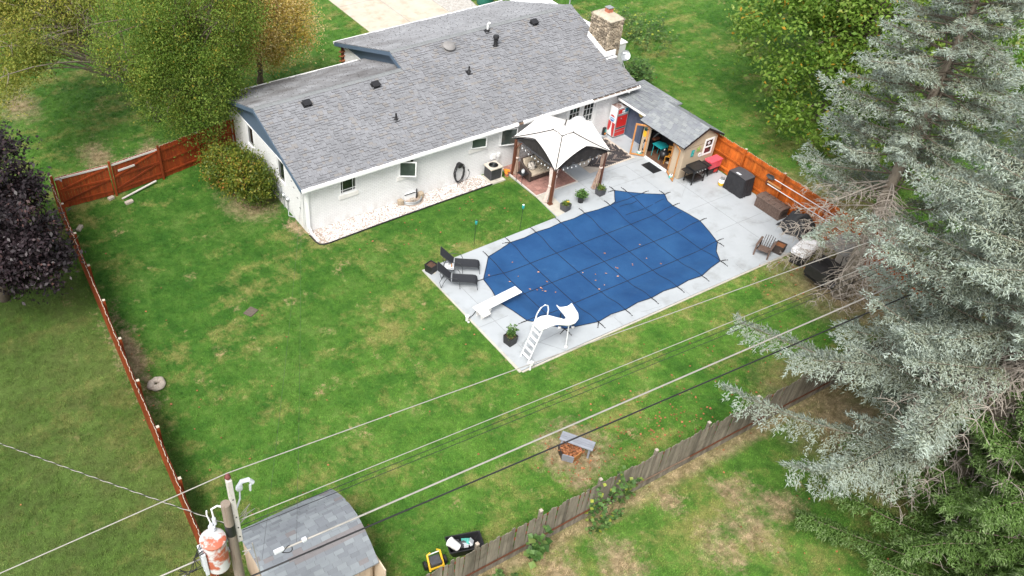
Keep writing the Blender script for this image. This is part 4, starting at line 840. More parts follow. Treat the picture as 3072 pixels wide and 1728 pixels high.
# ---- slide
t = thing('pool_slide', 'white curving pool slide with a ladder at the near corner of the deck', 'pool slide', (-6.2, -3.3, 0))
path = [(-6.45, -3.34, 1.66), (-6.15, -3.34, 1.66), (-5.85, -3.36, 1.56), (-5.5, -3.40, 1.34), (-5.15, -3.43, 1.14), (-4.86, -3.36, 1.0), (-4.62, -3.18, .88), (-4.46, -2.92, .78), (-4.36, -2.66, .70), (-4.26, -2.40, .66), (-4.18, -2.18, .665)]
pv = [Vector(p) for p in path]; hw = [.30, .31, .28, .22, .19, .19, .24, .28, .30, .31, .32]; hh = [.03, .05, .09, .12, .13, .14, .19, .23, .23, .20, .16]
def chute(off, lip):
    def fn(u, v):
        i = u * (len(pv) - 1); k = min(int(i), len(pv) - 2); f = i - k; c = pv[k].lerp(pv[k + 1], f); tn = (pv[min(k + 1, len(pv) - 1)] - pv[max(k, 0)]).normalized() if f else (pv[min(k + 1, len(pv) - 1)] - pv[max(k - 1, 0)]).normalized(); s_ = Vector((tn.y, -tn.x, 0)).normalized()
        W_ = hw[k] * (1 - f) + hw[k + 1] * f; H_ = hh[k] * (1 - f) + hh[k + 1] * f; a = (v - .5) * 2; bank = .0
        zz_ = H_ * abs(a) ** 3.2; return c + s_ * (a * W_) + Vector((0, 0, zz_ - off))
    return fn
b = M(); b.grid(chute(0, 0), 40, 12); b.grid(lambda u, v: chute(.03, 0)(u, 1 - v), 40, 12)
f_ = chute(0, 0)
for v in (0, 1): b.tube([f_(i / 40, v) - Vector((0, 0, .012)) for i in range(41)], .022, 6)
b.tube([f_(1, j / 12) - Vector((0, 0, .015)) for j in range(13)], .02, 6); b.build('chute', 'white', t, smooth=True)
b = M(); b.box(-6.62, -6.2, -3.60, -3.08, 1.60, 1.64); b.build('platform', 'white', t)
for y in (-3.11, -3.58):
    l = M(); l.tube([(-6.98, y, 0), (-6.47, y, 1.62)], .028, 8); l.build('stringer', 'alu', t)
for i in range(5): u = .13 + i * .17; l = M(); l.box(-.045, .045, -3.56, -3.13, -.012, .012); o = l.mesh('step', 'white', (0, 0, 0)); x, z = -6.98 + .51 * u, 1.62 * u; piece('step', o, t, (x + 6.2, 3.3 + 0, z))
h = M(); h.tube([(-6.62, -3.10, 1.15), (-6.50, -3.08, 1.62), (-6.42, -3.07, 2.0), (-6.28, -3.07, 2.24), (-6.08, -3.07, 2.30), (-5.93, -3.07, 2.2), (-5.88, -3.08, 1.98), (-5.90, -3.1, 1.72)], .026, 8); h.build('handrail', 'alu', t)
for (x, y, z) in ((-5.10, -3.62, 1.12), (-4.62, -2.60, .72), (-4.12, -2.85, .74)):
    l = M(); l.tube([(x, y, .0), (x + .05, y + .12, z)], .024, 8); l.build('leg', 'alu' if x < -5 else 'wireb', t); l = M(); l.ball((x, y, .04), (.075, .075, .06), 8, 5); l.build('foot', 'whited', t)
l = M(); l.tube([(-6.75, -3.05, .8), (-6.85, -2.95, .4), (-6.6, -2.9, .1), (-6.2, -2.95, .012), (-5.9, -2.75, .01)], .01, 5); l.build('water_hose', 'steel', t)
pp = thing('pipe_fitting', 'white upright pipe fitting at the deck corner by the foot of the slide ladder', 'pipe', (-7.08, -3.82, GZ)); b = M(); b.tube([(-7.08, -3.88, GZ), (-7.08, -3.88, .28)], .035, 8); b.lathe([(.08, 0), (.11, .05), (.1, .14), (.04, .17), (0, .17)], (-7.05, -3.86, .2), 10); b.build('stub', 'white', pp, auto=40)
# ---- solar torch lamps on the grass
for i, (x, y, lab) in enumerate(((-4.53, 3.80, 'teal solar lamp on a thin black stake, the one nearer the loungers'), (-1.98, 3.72, 'teal solar lamp on a thin black stake, the one nearer the gazebo'))):
    t = thing('solar_lamp', lab, 'garden lamp', (x, y, GZ), 0, 'pair of solar lamps along the deck'); b = M(); b.tube([(0, 0, 0), (.02, -.01, 1.22)], .011, 6); b.build('stake', 'black', t, local=True)
    b = M(); b.lathe([(.03, 1.2), (.055, 1.24), (.062, 1.36), (.05, 1.4), (.02, 1.43), (0, 1.43)], (.02, -.01, 0), 10); b.build('lamp_head', 'solar', t, local=True, auto=50); b = M(); b.box(-.02, .06, -.05, .03, 1.42, 1.44); b.build('solar_cell', 'white' if i else 'frame', t, local=True)

# ================================================================ GAZEBO
GC = Vector((2.03, 6.15, 0)); gz_ = thing('gazebo', 'white star-shaped canopy gazebo on four brown posts over rose pavers', 'gazebo', (GC.x, GC.y, 0))
def canopy_patch(mm, sx, sy, swap, off, nu=10, nv=8):
    def fn(u, v):
        rid = lerp((.30, .30, 2.80), (1.70, 1.72, 2.04), u); rid.z -= .03 * math.sin(PI * u)
        mid = lerp((.30, 0, 2.84), (1.68, 0, 2.86), u); w_ = v
        P = rid.lerp(mid, w_); ez = 2.86 - .82 * (1 - w_) ** 1.15; P.z = (1 - u) * (2.80 + .04 * w_) + u * ez - .03 * math.sin(PI * u) * (1 - w_) - off
        P.x -= .06 * math.sin(PI * w_) * u * 1.0
        x, y = (P.x, P.y) if not swap else (P.y, P.x); return GC + Vector((sx * x, sy * y, P.z))
    mm.grid(fn, nu, nv)
c1, c2 = M(), M()
for sx in (-1, 1):
    for sy in (-1, 1):
        for sw in (0, 1): canopy_patch(c1, sx, sy, sw, 0); canopy_patch(c2, sx, sy, sw, .03)
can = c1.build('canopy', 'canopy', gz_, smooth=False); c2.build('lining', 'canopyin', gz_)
for p_ in can.data.polygons: p_.use_smooth = True
sm = M()
for sx in (-1, 1):
    for sy in (-1, 1):
        P = []
        for k in range(9): u = k / 8; P.append(GC + Vector((sx * (.3 + 1.40 * u), sy * (.3 + 1.42 * u), 2.80 - .76 * u - .03 * math.sin(PI * u) + .026)))
        sm.tube(P, .026, 5)
Q4 = [GC + Vector((a * .36, b * .36, 2.825)) for a, b in ((-1, -1), (1, -1), (1, 1), (-1, 1), (-1, -1))]; sm.tube(Q4, .022, 5)  # dark rim tube added as a shadow line under the vent cap
sm.build('seam', 'netting', gz_)
v_ = M(); q = .36
def vent(u, v):
    a, b_ = u * 2 - 1, v * 2 - 1; k = max(abs(a), abs(b_)); return GC + Vector((a * q, b_ * q, 3.02 - .15 * k - .05 * (abs(a) * abs(b_)) ** 1.5))
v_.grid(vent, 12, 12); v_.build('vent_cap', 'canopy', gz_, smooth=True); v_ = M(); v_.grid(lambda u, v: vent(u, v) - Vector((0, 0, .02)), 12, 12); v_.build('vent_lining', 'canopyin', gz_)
POSTS = [(.50, 4.64), (.44, 7.63), (3.62, 4.70), (3.60, 7.66)]
for i, (x, y) in enumerate(POSTS):
    p_ = M(); p_.box(x - .065, x + .065, y - .065, y + .065, 0.0, 2.02); p_.box(x - .11, x + .11, y - .11, y + .11, 0.0, .05); pb = p_.build('post', 'dwood', gz_, bevel=.006)
    for dx, dy in ((1 if x < 2 else -1, 0), (0, 1 if y < 6 else -1)): br = M(); br.beam((x + dx * .05, y + dy * .05, 1.6), (x + dx * .42, y + dy * .42, 2.02), .05, .05); br.build('brace', 'dwood', pb)
fr = M()
for sx, sy in ((1, 0), (-1, 0), (0, 1), (0, -1)):
    a = GC + Vector((sx * 1.55 - (sy != 0) * 1.55, sy * 1.5 - (sx != 0) * 1.5, 2.0)); b_ = GC + Vector((sx * 1.55 + (sy != 0) * 1.55, sy * 1.5 + (sx != 0) * 1.5, 2.0)); fr.beam(a, b_, .05, .07)
    m_ = GC + Vector((sx * 1.55, sy * 1.5, 2.74)); fr.tube([a, a.lerp(m_, .5) + Vector((0, 0, .06)), m_, m_.lerp(b_, .5) + Vector((0, 0, .06)), b_], .02, 6)
    fr.tube([GC + Vector((sx * .25, sy * .25, 2.72)), m_], .016, 6)
for sx in (-1, 1):
    for sy in (-1, 1): fr.tube([GC + Vector((sx * .25, sy * .25, 2.72)), GC + Vector((sx * 1.55, sy * 1.5, 2.0))], .02, 6)
fr.build('roof_frame', 'char', gz_)
for sx, sy in ((1, 0), (-1, 0), (0, 1), (0, -1)):
    def net(u, v):
        a = GC + Vector((sx * 1.58 - (sy != 0) * 1.62, sy * 1.58 - (sx != 0) * 1.62, 2.0)); b_ = GC + Vector((sx * 1.58 + (sy != 0) * 1.62, sy * 1.58 + (sx != 0) * 1.62, 2.0)); c = a.lerp(b_, u); k = abs(2 * u - 1); top = 2.05 + .72 * (1 - k) ** 1.1; c.z = 2.0 + (top - 2.0) * v - .10 * (1 - v) * math.sin(PI * u); q_ = .03 * math.sin(u * 40) * (1 - v); c.x -= sx * (.04 + q_); c.y -= sy * (.04 + q_); return c
    nt_ = M(); nt_.grid(net, 30, 3); nt_.build('netting', 'netting', gz_, smooth=True)
def curtain(x, y, dx, dy, mat, zt=1.95, wtop=.16, wtie=.07, wbot=.2, ztie=1.0, out=.0):
    c_ = M(); D = Vector((dx, dy, 0)).normalized(); S = Vector((-D.y, D.x, 0))
    def fn(u, v):
        z = zt * (1 - u) + .04 * u; th_ = v * 2 * PI; tt = abs(z - ztie); w_ = wtie + (wtop - wtie) * min(1, (z - ztie) / (zt - ztie)) ** .7 if z > ztie else wtie + (wbot - wtie) * min(1, (ztie - z) / ztie) ** .8
        rr = w_ * (1 + .22 * math.sin(th_ * 7 + 3 * z)); return Vector((x, y, z)) + D * (.14 + out * max(0, (ztie - z)) + rr * .7 * math.cos(th_)) + S * rr * .55 * math.sin(th_)
    c_.grid(fn, 16, 36); o = c_.build('curtain', mat, gz_, smooth=True); b_ = M(); b_.lathe([(wtie + .02, -.03), (wtie + .025, 0), (wtie + .02, .03)], Vector((x, y, ztie)) + D * .14, 14); b_.build('tie_back', 'curtainp', o)
curtain(.44, 7.63, 1, -.4, 'curtain'); curtain(.50, 4.64, -.3, .6, 'curtainp', out=.14, wbot=.15); curtain(.50, 4.64, 1, .25, 'curtainp', 1.95, .13, .05, .05, 1.5); curtain(3.62, 4.70, -1, -.2, 'curtain', out=.22, wbot=.24, ztie=1.12); curtain(3.6, 7.66, -1, -.5, 'curtain')
sl_ = M(); bl = M()
for a, b_ in (((.50, 4.64), (.44, 7.63)), ((.50, 4.64), (3.62, 4.70))):
    P = [Vector((*a, 1.98)).lerp(Vector((*b_, 1.98)), k / 12) - Vector((0, 0, .16 * math.sin(PI * (k / 12)) + .05 * math.sin(PI * k / 3) ** 2)) for k in range(13)]; sl_.tube(P, .006, 4)
    for k in range(1, 12): bl.lathe([(.012, -.03), (.028, -.06), (.03, -.09), (.015, -.12), (0, -.125)], P[k], 8)
so2 = sl_.build('light_string', 'black', gz_); bl.build('bulb', 'glassy', so2)
# sofa under it
t = thing('loveseat', 'dark wicker loveseat with cream cushions under the gazebo canopy', 'sofa', (1.52, 7.0, 0))
s = M(); s.box(-.78, .78, -.42, .42, .10, .30); s.build('base', 'wickdk', t, local=True, bevel=.03); s = M(); s.ext([(-.78, .34, .3), (.78, .34, .3), (.78, .46, .92), (-.78, .46, .92)], (0, .07, 0)); s.build('backrest', 'wickdk', t, local=True, bevel=.03)
for sx in (-1, 1):
    s = M(); s.ext([(sx * .84, -.45, .08), (sx * .84, .45, .08), (sx * .84, .47, .88), (sx * .84, .2, .70), (sx * .84, -.2, .62), (sx * .84, -.42, .56)], (-sx * .12, 0, 0)); s.build('arm', 'wickdk', t, local=True, bevel=.03)
    l = M(); [l.box(sx * .72 - .03, sx * .72 + .03, y - .03, y + .03, 0.028, .1) for y in (-.38, .38)]; l.build('leg', 'wickdk', t, local=True)
for sx in (-1, 1):
    s = M(); s.box(sx * .355 - .35, sx * .355 + .35, -.44, .3, .31, .46); s.build('seat_cushion', 'cream', t, local=True, bevel=.045); s = M(); s.ext([(sx * .355 - .34, .2, .47), (sx * .355 + .34, .2, .47), (sx * .355 + .34, .36, .92), (sx * .355 - .34, .36, .92)], (0, .12, 0)); s.build('back_cushion', 'cream', t, local=True, bevel=.045)
pl = M(); pl.ball((0, 0, 0), (.24, .08, .24), 12, 8); o = pl.build('throw_pillow', 'pillow', None, smooth=True, org=(0, 0, 0)); o.location = (1.12, 7.02, .66); o.rotation_euler = (R(-24), 0, R(-22)); tag(o, 'black and white patterned pillow on the loveseat', 'pillow')
t = thing('side_table', 'small black metal side table at the left arm of the loveseat', 'side table', (.47, 6.88, .03), R(4)); s = M(); s.box(-.21, .21, -.21, .21, .46, .49); s.build('top', 'blackm', t, local=True, bevel=.008)
for a, b_ in ((-.19, -.19), (.19, -.19), (.19, .19), (-.19, .19)): l = M(); l.tube([(a, b_, .47), (a * 1.1, b_ * 1.1, 0)], .013, 6); l.build('leg', 'blackm', t, local=True)
t = thing('lantern', 'small glass candle lantern standing on the black side table', 'lantern', (.47, 6.88, .52)); s = M(); s.lathe([(.07, 0), (.085, .03), (.085, .15), (.06, .19), (.055, .19), (.075, .15), (.075, .03), (0, .02)], (0, 0, 0), 14); s.build('jar', 'glassy', t, local=True, auto=50); s = M(); s.tube([(-.07, 0, .19), (-.05, 0, .3), (.05, 0, .3), (.07, 0, .19)], .007, 5); s.build('handle', 'blackm', t, local=True); s = M(); s.lathe([(.045, .025), (.045, .09), (0, .09)], (0, 0, 0), 10); s.build('candle', 'white', t, local=True)
t = thing('flower_pot', 'orange flowers in a small pot behind the left gazebo post', 'flower pot', (.16, 7.75, GZ)); s = M(); s.lathe([(.1, 0), (.13, .2), (0, .2)], (0, 0, 0), 12); s.build('pot', 'terra', t, local=True); s = M(); [s.ball((random.gauss(0, .08), random.gauss(0, .08), .26 + random.gauss(0, .04)), .05, 6, 4) for _ in range(26)]; s.build('blossom', 'litamb', t, local=True)
# white parasol by the door, seen over the canopy edge
t = thing('patio_umbrella', 'small pale domed umbrella by the glazed doors, peeking over the gazebo canopy', 'umbrella', (4.62, 8.0, 0)); s = M()
s.grid(lambda u, v: ((.02 + .55 * u) * math.cos(2 * PI * v), (.02 + .55 * u) * math.sin(2 * PI * v) * .7, 1.93 - .34 * u ** 2 + .02 * math.cos(16 * PI * v) * u), 8, 32); s.build('canopy', 'glassy', t, local=True, smooth=True); s = M(); s.tube([(0, 0, 0), (0, 0, 1.92)], .018, 8); s.lathe([(.18, 0), (.16, .05), (0, .06)], (0, 0, 0), 14); s.build('pole', 'white', t, local=True)
# rug with palm fronds printed on it
t = thing('outdoor_rug', 'sand coloured outdoor rug with a dark palm frond pattern', 'rug', (5.42, 6.98, 0)); RX0, RX1, RY0, RY1_ = 3.93, 6.93, 5.76, 8.16
s = M(); s.box(RX0, RX1, RY0, RY1_, .002, .012); s.build('mat', 'rug', t)
fr1, fr2 = M(), M()
def stroke(mm, p, q, bend, w, z):
    p, q = Vector((*p, z)), Vector((*q, z)); d = q - p; nrm = Vector((-d.y, d.x, 0)); n = 10; L_, R_ = [], []
    for i in range(n + 1):
        u = i / n; c = p.lerp(q, u) + nrm * bend * 4 * u * (1 - u) * .25; tg = (d + nrm * bend * (1 - 2 * u)).normalized(); a = Vector((-tg.y, tg.x, 0)) * w * (math.sin(PI * min(1, .06 + u * .94)) ** .6) / 2
        L_.append(c - a); R_.append(c + a)
    keep = [i for i in range(n + 1) if RX0 + .05 < L_[i].x < RX1 - .05 and RY0 + .05 < L_[i].y < RY1_ - .05 and RX0 + .05 < R_[i].x < RX1 - .05 and RY0 + .05 < R_[i].y < RY1_ - .05]
    for i, k in zip(keep, keep[1:]):
        if k == i + 1: mm.add([L_[i], L_[k], R_[k], R_[i]], [(0, 1, 2, 3)])
def frond(base, tip, n, ll, sp, z):
    b0, t0 = Vector((*base, 0)), Vector((*tip, 0)); d = (t0 - b0).normalized(); nr = Vector((-d.y, d.x, 0)); stroke(fr1, base, tip, .1, .08, z)
    for i in range(n):
        u = .08 + .9 * i / n; c = b0.lerp(t0, u); L_ = ll * (1 - .45 * u)
        for sg_ in (-1, 1): e_ = c + d * L_ * .75 + nr * sg_ * L_ * sp; stroke(fr1 if (i + (sg_ > 0)) % 4 else fr2, (c.x, c.y), (e_.x, e_.y), -.28 * sg_, .13, z + .0006 * (i % 3))
frond((4.0, 6.35), (6.75, 6.15), 17, 1.15, .62, .0135); frond((4.1, 7.0), (6.8, 8.0), 13, 1.1, .6, .0165); frond((6.88, 6.0), (6.0, 8.1), 11, .95, .6, .0195); frond((6.8, 7.3), (4.9, 8.05), 9, .8, .6, .0225)
fr1.build('frond_print', 'rugdk', t); fr2.build('frond_print', 'rugmid', t)
# ---- drinks machine
t = thing('vending_machine', 'old red and white soda vending machine with a rusty top against the house', 'vending machine', (7.55, 8.1, 0))
VX0, VX1, VY0, VY1, VH = 7.17, 7.95, 7.78, 8.36, 1.74
b = M(); b.box(VX0, VX1, VY0 + .03, VY1, .06, VH); b.build('cabinet', 'white', t, bevel=.012); b = M(); b.box(VX0 + .03, VX1 - .03, VY0 + .06, VY1 - .02, 0, .06); b.build('plinth', 'blackm', t)
b = M(); b.box(VX0 + .02, VX1 - .02, VY0 + .05, VY1 - .02, VH + .002, VH + .01); b.build('top_sheet', 'rust', t)
b = M(); b.box(VX0, VX0 + .035, VY0, VY0 + .028, .06, VH); b.box(VX1 - .035, VX1, VY0, VY0 + .028, .06, VH)
for z0, z1 in ((.06, .10), (.345, .37), (.50, .535), (.60, .62), (1.29, 1.40), (VH - .05, VH)): b.box(VX0 + .035, VX1 - .035, VY0, VY0 + .028, z0, z1)
b.build('front_frame', 'steel', t)
for z0, z1, mt_, nm in ((.10, .345, 'red', 'front_panel'), (.37, .50, 'red', 'front_panel'), (.535, .60, 'black', 'delivery_slot'), (.62, 1.29, 'red', 'front_panel'), (1.40, VH - .05, 'white', 'sign_panel')): b = M(); b.box(VX0 + .037, VX1 - .037, VY0 + .008, VY0 + .027, z0, z1); o = b.build(nm, mt_, t)
sp = o; b = M(); y = VY0 + .004
b.box(VX0 + .05, VX0 + .30, y, y + .003, 1.42, VH - .07, 0); b.box(VX0 + .30, VX0 + .44, y, y + .003, 1.60, VH - .075, 0); b.box(VX1 - .28, VX1 - .05, y, y + .003, 1.43, VH - .065, 1); b.box(VX0 + .40, VX1 - .28, y, y + .003, 1.60, 1.63, 1); b.box(VX0 + .33, VX1 - .32, y, y + .003, 1.455, 1.50, 2); b.ball((VX0 + .36, y + .001, 1.478), (.05, .003, .026), 10, 6, 2); b.build('sign_print', ['red', 'tealdk', 'black'], sp)
b = M(); b.lathe([(.035, 0), (.035, .012), (.02, .02), (0, .02)], (VX0 + .33, VY0 + .006, 1.12), 12, axis=(0, -1, 0)); b.build('lock', 'steel', t)
# side graphics: red skirt with a white flare, round emblem
b = M(); x = VX0 - .004
def sidepoly(P, mi, dx=0): b.ext([(x - dx, yy, zz_) for yy, zz_ in P], (.003, 0, 0), mi)
sidepoly([(VY0 + .05, .08), (VY0 + .18, .08), (VY0 + .25, .45), (VY0 + .29, .86), (VY0 + .05, .86)], 0); sidepoly([(VY1 - .02, .34), (VY1 - .02, .90), (VY0 + .33, .86), (VY0 + .35, .55), (VY0 + .42, .36), (VY1 - .1, .26)], 0)
ecx, ecz, er = (VY0 + VY1) / 2 + .03, 1.08, .225
C_ = lambda a0, a1, k=er, n=16: [(ecx + k * math.cos(R(a0 + (a1 - a0) * i / n)), ecz + k * math.sin(R(a0 + (a1 - a0) * i / n))) for i in range(n + 1)]
sidepoly(C_(0, 360)[:-1], 1, .003); sidepoly(C_(28, 152, er * .86), 0, .006); sidepoly(C_(205, 335, er * .86), 2, .006); sidepoly([(ecx - er * .9, ecz - .065), (ecx + er * .9, ecz - .05), (ecx + er * .92, ecz + .03), (ecx - er * .92, ecz + .05)], 3, .0055); em = b.build('side_graphic', ['redside', 'white', 'logoblue', 'logopale'], t)
mat4 = Matrix(((0, 0, -1, VX0 - .0118 - 7.55), (-1, 0, 0, ecx - 8.1), (0, 1, 0, ecz - .008), (0, 0, 0, 1)))
text_part('emblem_lettering', 'PEPSI', .115, em, mat4, 'logoblue', .001, .2)
ht = thing('heater', 'squat black column heater with an amber glow window beside the house step', 'heater', (6.83, 8.18, 0)); b = M(); b.lathe([(.1, 0), (.115, .03), (.105, .5), (.09, .56), (0, .58)], (6.83, 8.18, .0), 14); b.build('body', 'black', ht, auto=40); b = M(); b.box(6.77, 6.87, 8.06, 8.075, .22, .31); b.build('window', 'litamb', ht); b = M(); [b.box(6.77, 6.88, 8.06, 8.072, .36 + i * .06, .39 + i * .06) for i in range(3)]; b.build('vent', 'aqua', ht)

# ================================================================ ALONG THE HOUSE WALL
t = thing('air_conditioner', 'grey outdoor air conditioner with a fan grille on a concrete pad by the gravel', 'air conditioner', (-.6, 7.9, 0)); b = M(); b.box(-1.0, -.14, 7.42, 8.3, GZ - .03, .02); b.build('pad', 'deck2', t); b = M(); b.box(-.90, -.26, 7.66, 8.26, .022, .62); b.build('coil_body', 'char', t, bevel=.02)
b = M(); [b.box(-.904, -.901, 7.7, 8.22, .06 + i * .055, .08 + i * .055) for i in range(10)]; [b.box(-.86, -.3, 7.655, 7.659, .06 + i * .055, .08 + i * .055) for i in range(10)]; b.build('louver', 'black', t)
b = M(); b.box(-.94, -.22, 7.62, 8.30, .622, .70); b.build('top_cover', 'gblock', t, bevel=.02).data.materials[0] = MT['beige']; b = M(); b.box(-.262, -.23, 7.64, 8.28, .022, .62); b.build('service_panel', 'beige', t)
b = M(); c = Vector((-.58, 7.96, .705)); b.lathe([(.235, 0), (.24, .012), (.225, .014), (.22, 0)], c, 28); [b.lathe([(r_, 0), (r_ + .006, .012), (r_ + .012, 0)], c, 24) for r_ in (.06, .09, .12, .15, .18)]; b.lathe([(.05, 0), (.05, .016), (0, .018)], c, 12); b.build('fan_grille', 'frame', t); b = M(); b.lathe([(.218, 0), (0, .002)], c - Vector((0, 0, .003)), 24, caps=False); b.build('fan_well', 'black', t)
t = thing('garden_hose', 'coiled black garden hose hanging on the white brick wall', 'garden hose', (-2.36, WY, .7)); b = M()
for i in range(7):
    k = random.uniform(.85, 1.1); P = [Vector((-2.36 + random.uniform(-.03, .03) + .27 * k * math.sin(a), WY - .07 - .03 * i * .6, .62 + .50 * k * math.cos(a) * (1 if math.cos(a) > 0 else 1.08))) for a in np.linspace(0, 2 * PI, 25)]; b.tube(P, .016, 6, caps=False)
b.build('coil', 'hose', t); b = M(); b.lathe([(.14, 0), (.14, .16), (.11, .18)], (-2.36, WY - .005, 1.02), 14, axis=(0, -1, 0)); b.build('hanger', 'blackm', t); b = M(); b.tube([(-1.75, WY - .06, .5), (-1.7, WY - .1, .4), (-1.78, WY - .12, .2), (-2.0, WY - .18, .06)], .013, 6); b.lathe([(.03, 0), (.03, .06), (0, .07)], (-1.75, WY - .002, .52), 8, axis=(0, -1, 0)); b.build('spigot', 'frame', t)
t = thing('window_well', 'curved galvanised window well with two tan blocks set in the white gravel', 'window well', (-5.15, 8.3, 0)); b = M(); P = arc(-5.15, 8.4, .56, 180, 360, 20); Q = arc(-5.15, 8.4, .52, 360, 180, 20)
b.prism(P + Q, -.25, .13); [b.tube([(x, y, z) for x, y in arc(-5.15, 8.4, .565, 180, 360, 20)], .014, 5) for z in (0.03, .12)]; b.build('curved_wall', 'steel', t)
b = M(); b.prism(arc(-5.15, 8.4, .5, 180, 360, 16), -.3, -.04); b.build('well_floor', 'gbed', t); b = M(); b.box(-5.45, -4.85, 8.36, 8.44, -.1, .32); b.build('window_sheet', 'roofwhite', t); b = M(); b.box(-4.86, -4.82, 8.28, 8.34, -.1, .5); b.box(-5.5, -4.9, 8.33, 8.36, .3, .335); b.build('bracket', 'blackm', t)
for (x, y) in ((-5.80, 8.22), (-4.62, 8.27)): b = M(); b.box(x - .12, x + .12, y - .13, y + .13, -.03, .25); b.build('block', 'gblock', t, bevel=.03)
for (x, y) in ((-5.2, 8.18), (-5.08, 8.16)): b = M(); b.box(x - .05, x + .05, y - .09, y + .09, -.04, .12); b.build('grey_brick', 'rock', t, bevel=.01)
# ================================================================ GARDEN SHED AND BREEZEWAY
SX0, SX1, SY0, SY1 = 7.42, 9.55, 3.14, 6.1; SRX, SRZ, SEZ = 8.62, 2.66, 1.98
shed = thing('garden_shed', 'tan gable shed with its doors open beside the orange fence', 'shed', (SX0, SY0, 0))
w = M(); w.box(SX0, SX0 + .06, SY0 + .06, 3.93, 0, 1.95); w.box(SX0, SX0 + .06, 5.56, SY1, 0, 1.95); w.box(SX0, SX0 + .06, 3.93, 5.56, 1.84, 1.95); w.build('wall', 'tan', shed)
w = M(); w.ext([(SX0, SY0, .04), (SX1, SY0, .04), (SX1, SY0, 1.95), (SRX, SY0, 2.56), (SX0, SY0, 1.95)], (0, .06, 0)); w.build('gable_wall', 'tan', shed)
w = M(); w.ext([(SX0, SY1, .04), (SX1, SY1, .04), (SX1, SY1, 1.95), (SRX, SY1, 2.56), (SX0, SY1, 1.95)], (0, -.06, 0)); w.box(SX1 - .06, SX1, SY0 + .06, SY1 - .06, .04, 1.95); w.build('wall', 'tan', shed)
w = M(); w.beam((SX0 + .2, SY0 - .004, 1.72), (9.3, SY0 - .004, 1.72), .005, .012); w.build('panel_seam', 'debris', shed)
fl_ = struct(w) if False else None
fb = M(); 
flo = M(); flo.box(SX0 + .06, SX1 - .06, SY0 + .06, SY1 - .06, .0, .05); fo = flo.build('floor', 'black', shed)
for i in range(14):
    b = M(); b.box(0, 2.0, 0, .2, 0, .02); 
    if i == 0: fme = M().box(0, 2.0, .004, .196, 0, .02).mesh('floor_board', 'floor')
    piece('floor_board', fme, fo, (.07, .065 + i * .2, .052), (0, 0, 0))
w = M(); w.box(SX0 - .05, SX0 + .055, 3.93, 5.56, .0, .075); w.build('threshold', 'alu', shed)
roofm = M(); ov_ = .12
for a, b_ in (((SX0 - .27, SEZ - .02), (SRX, SRZ)), ((SX1 + .30, SEZ + .0), (SRX, SRZ))): roofm.ext([(a[0], SY0 - ov_, a[1]), (b_[0], SY0 - ov_, b_[1]), (b_[0], SY0 - ov_, b_[1] - .06), (a[0], SY0 - ov_, a[1] - .06)], (0, SY1 + .05 - SY0 + ov_, 0))
sroof = roofm.build('roof', 'black', shed)
b = M()
for a in ((SX0 - .27, SEZ - .02), (SX1 + .30, SEZ)): b.ext([(a[0], SY0 - ov_ - .022, a[1] + .012), (SRX, SY0 - ov_ - .022, SRZ + .012), (SRX, SY0 - ov_ - .022, SRZ - .12), (a[0], SY0 - ov_ - .022, a[1] - .10)], (0, .02, 0))
b.build('barge_board', 'black', shed)
def slope_tabs(ax, az, bx, bz, y0, y1, e, w0, w1, up_dir=1, n_=(.004, .012), raised=.4):
    V = Vector((bx - ax, 0, bz - az)); L = V.length; V.normalize(); U = Vector((0, -1, 0)) if bx > ax else Vector((0, 1, 0)); N_2 = U.cross(V)
    if N_2.z < 0: N_2 = -N_2
    return tabs((ax, y1 if bx > ax else y0, az), U, V, N_2, y1 - y0, L, e, w0, w1, thick=n_, raised=raised)
a1 = slope_tabs(SX0 - .29, SEZ - .025, SRX, SRZ + .004, SY0 - ov_ - .02, SY1 + .05, .143, .27, .31); a2 = slope_tabs(SX1 + .32, SEZ - .005, SRX, SRZ + .004, SY0 - ov_ - .02, SY1 + .05, .143, .27, .31)
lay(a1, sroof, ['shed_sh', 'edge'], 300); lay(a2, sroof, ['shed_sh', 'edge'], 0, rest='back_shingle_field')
# gable window
wn = M(); y = SY0
for (x0, x1, z0, z1) in ((8.72, 8.80, 1.0, 1.92), (9.26, 9.34, 1.0, 1.92), (8.80, 9.26, 1.0, 1.09), (8.80, 9.26, 1.83, 1.92), (8.80, 9.26, 1.42, 1.49)): wn.box(x0, x1, y - .035, y - .003, z0, z1)
wn = wn.build('window', 'white', shed); b = M(); b.box(8.80, 9.26, y - .012, y - .004, 1.09, 1.42); b.build('pane', 'glass', wn); b = M(); b.box(8.80, 9.26, y - .012, y - .004, 1.49, 1.83); b.build('pane', 'glass', wn)
b = M(); b.lathe([(.09, 0), (.09, .006), (0, .006)], (9.02, y - .014, 1.66), 14, axis=(0, -1, 0)); b.build('sticker', 'porc', wn)
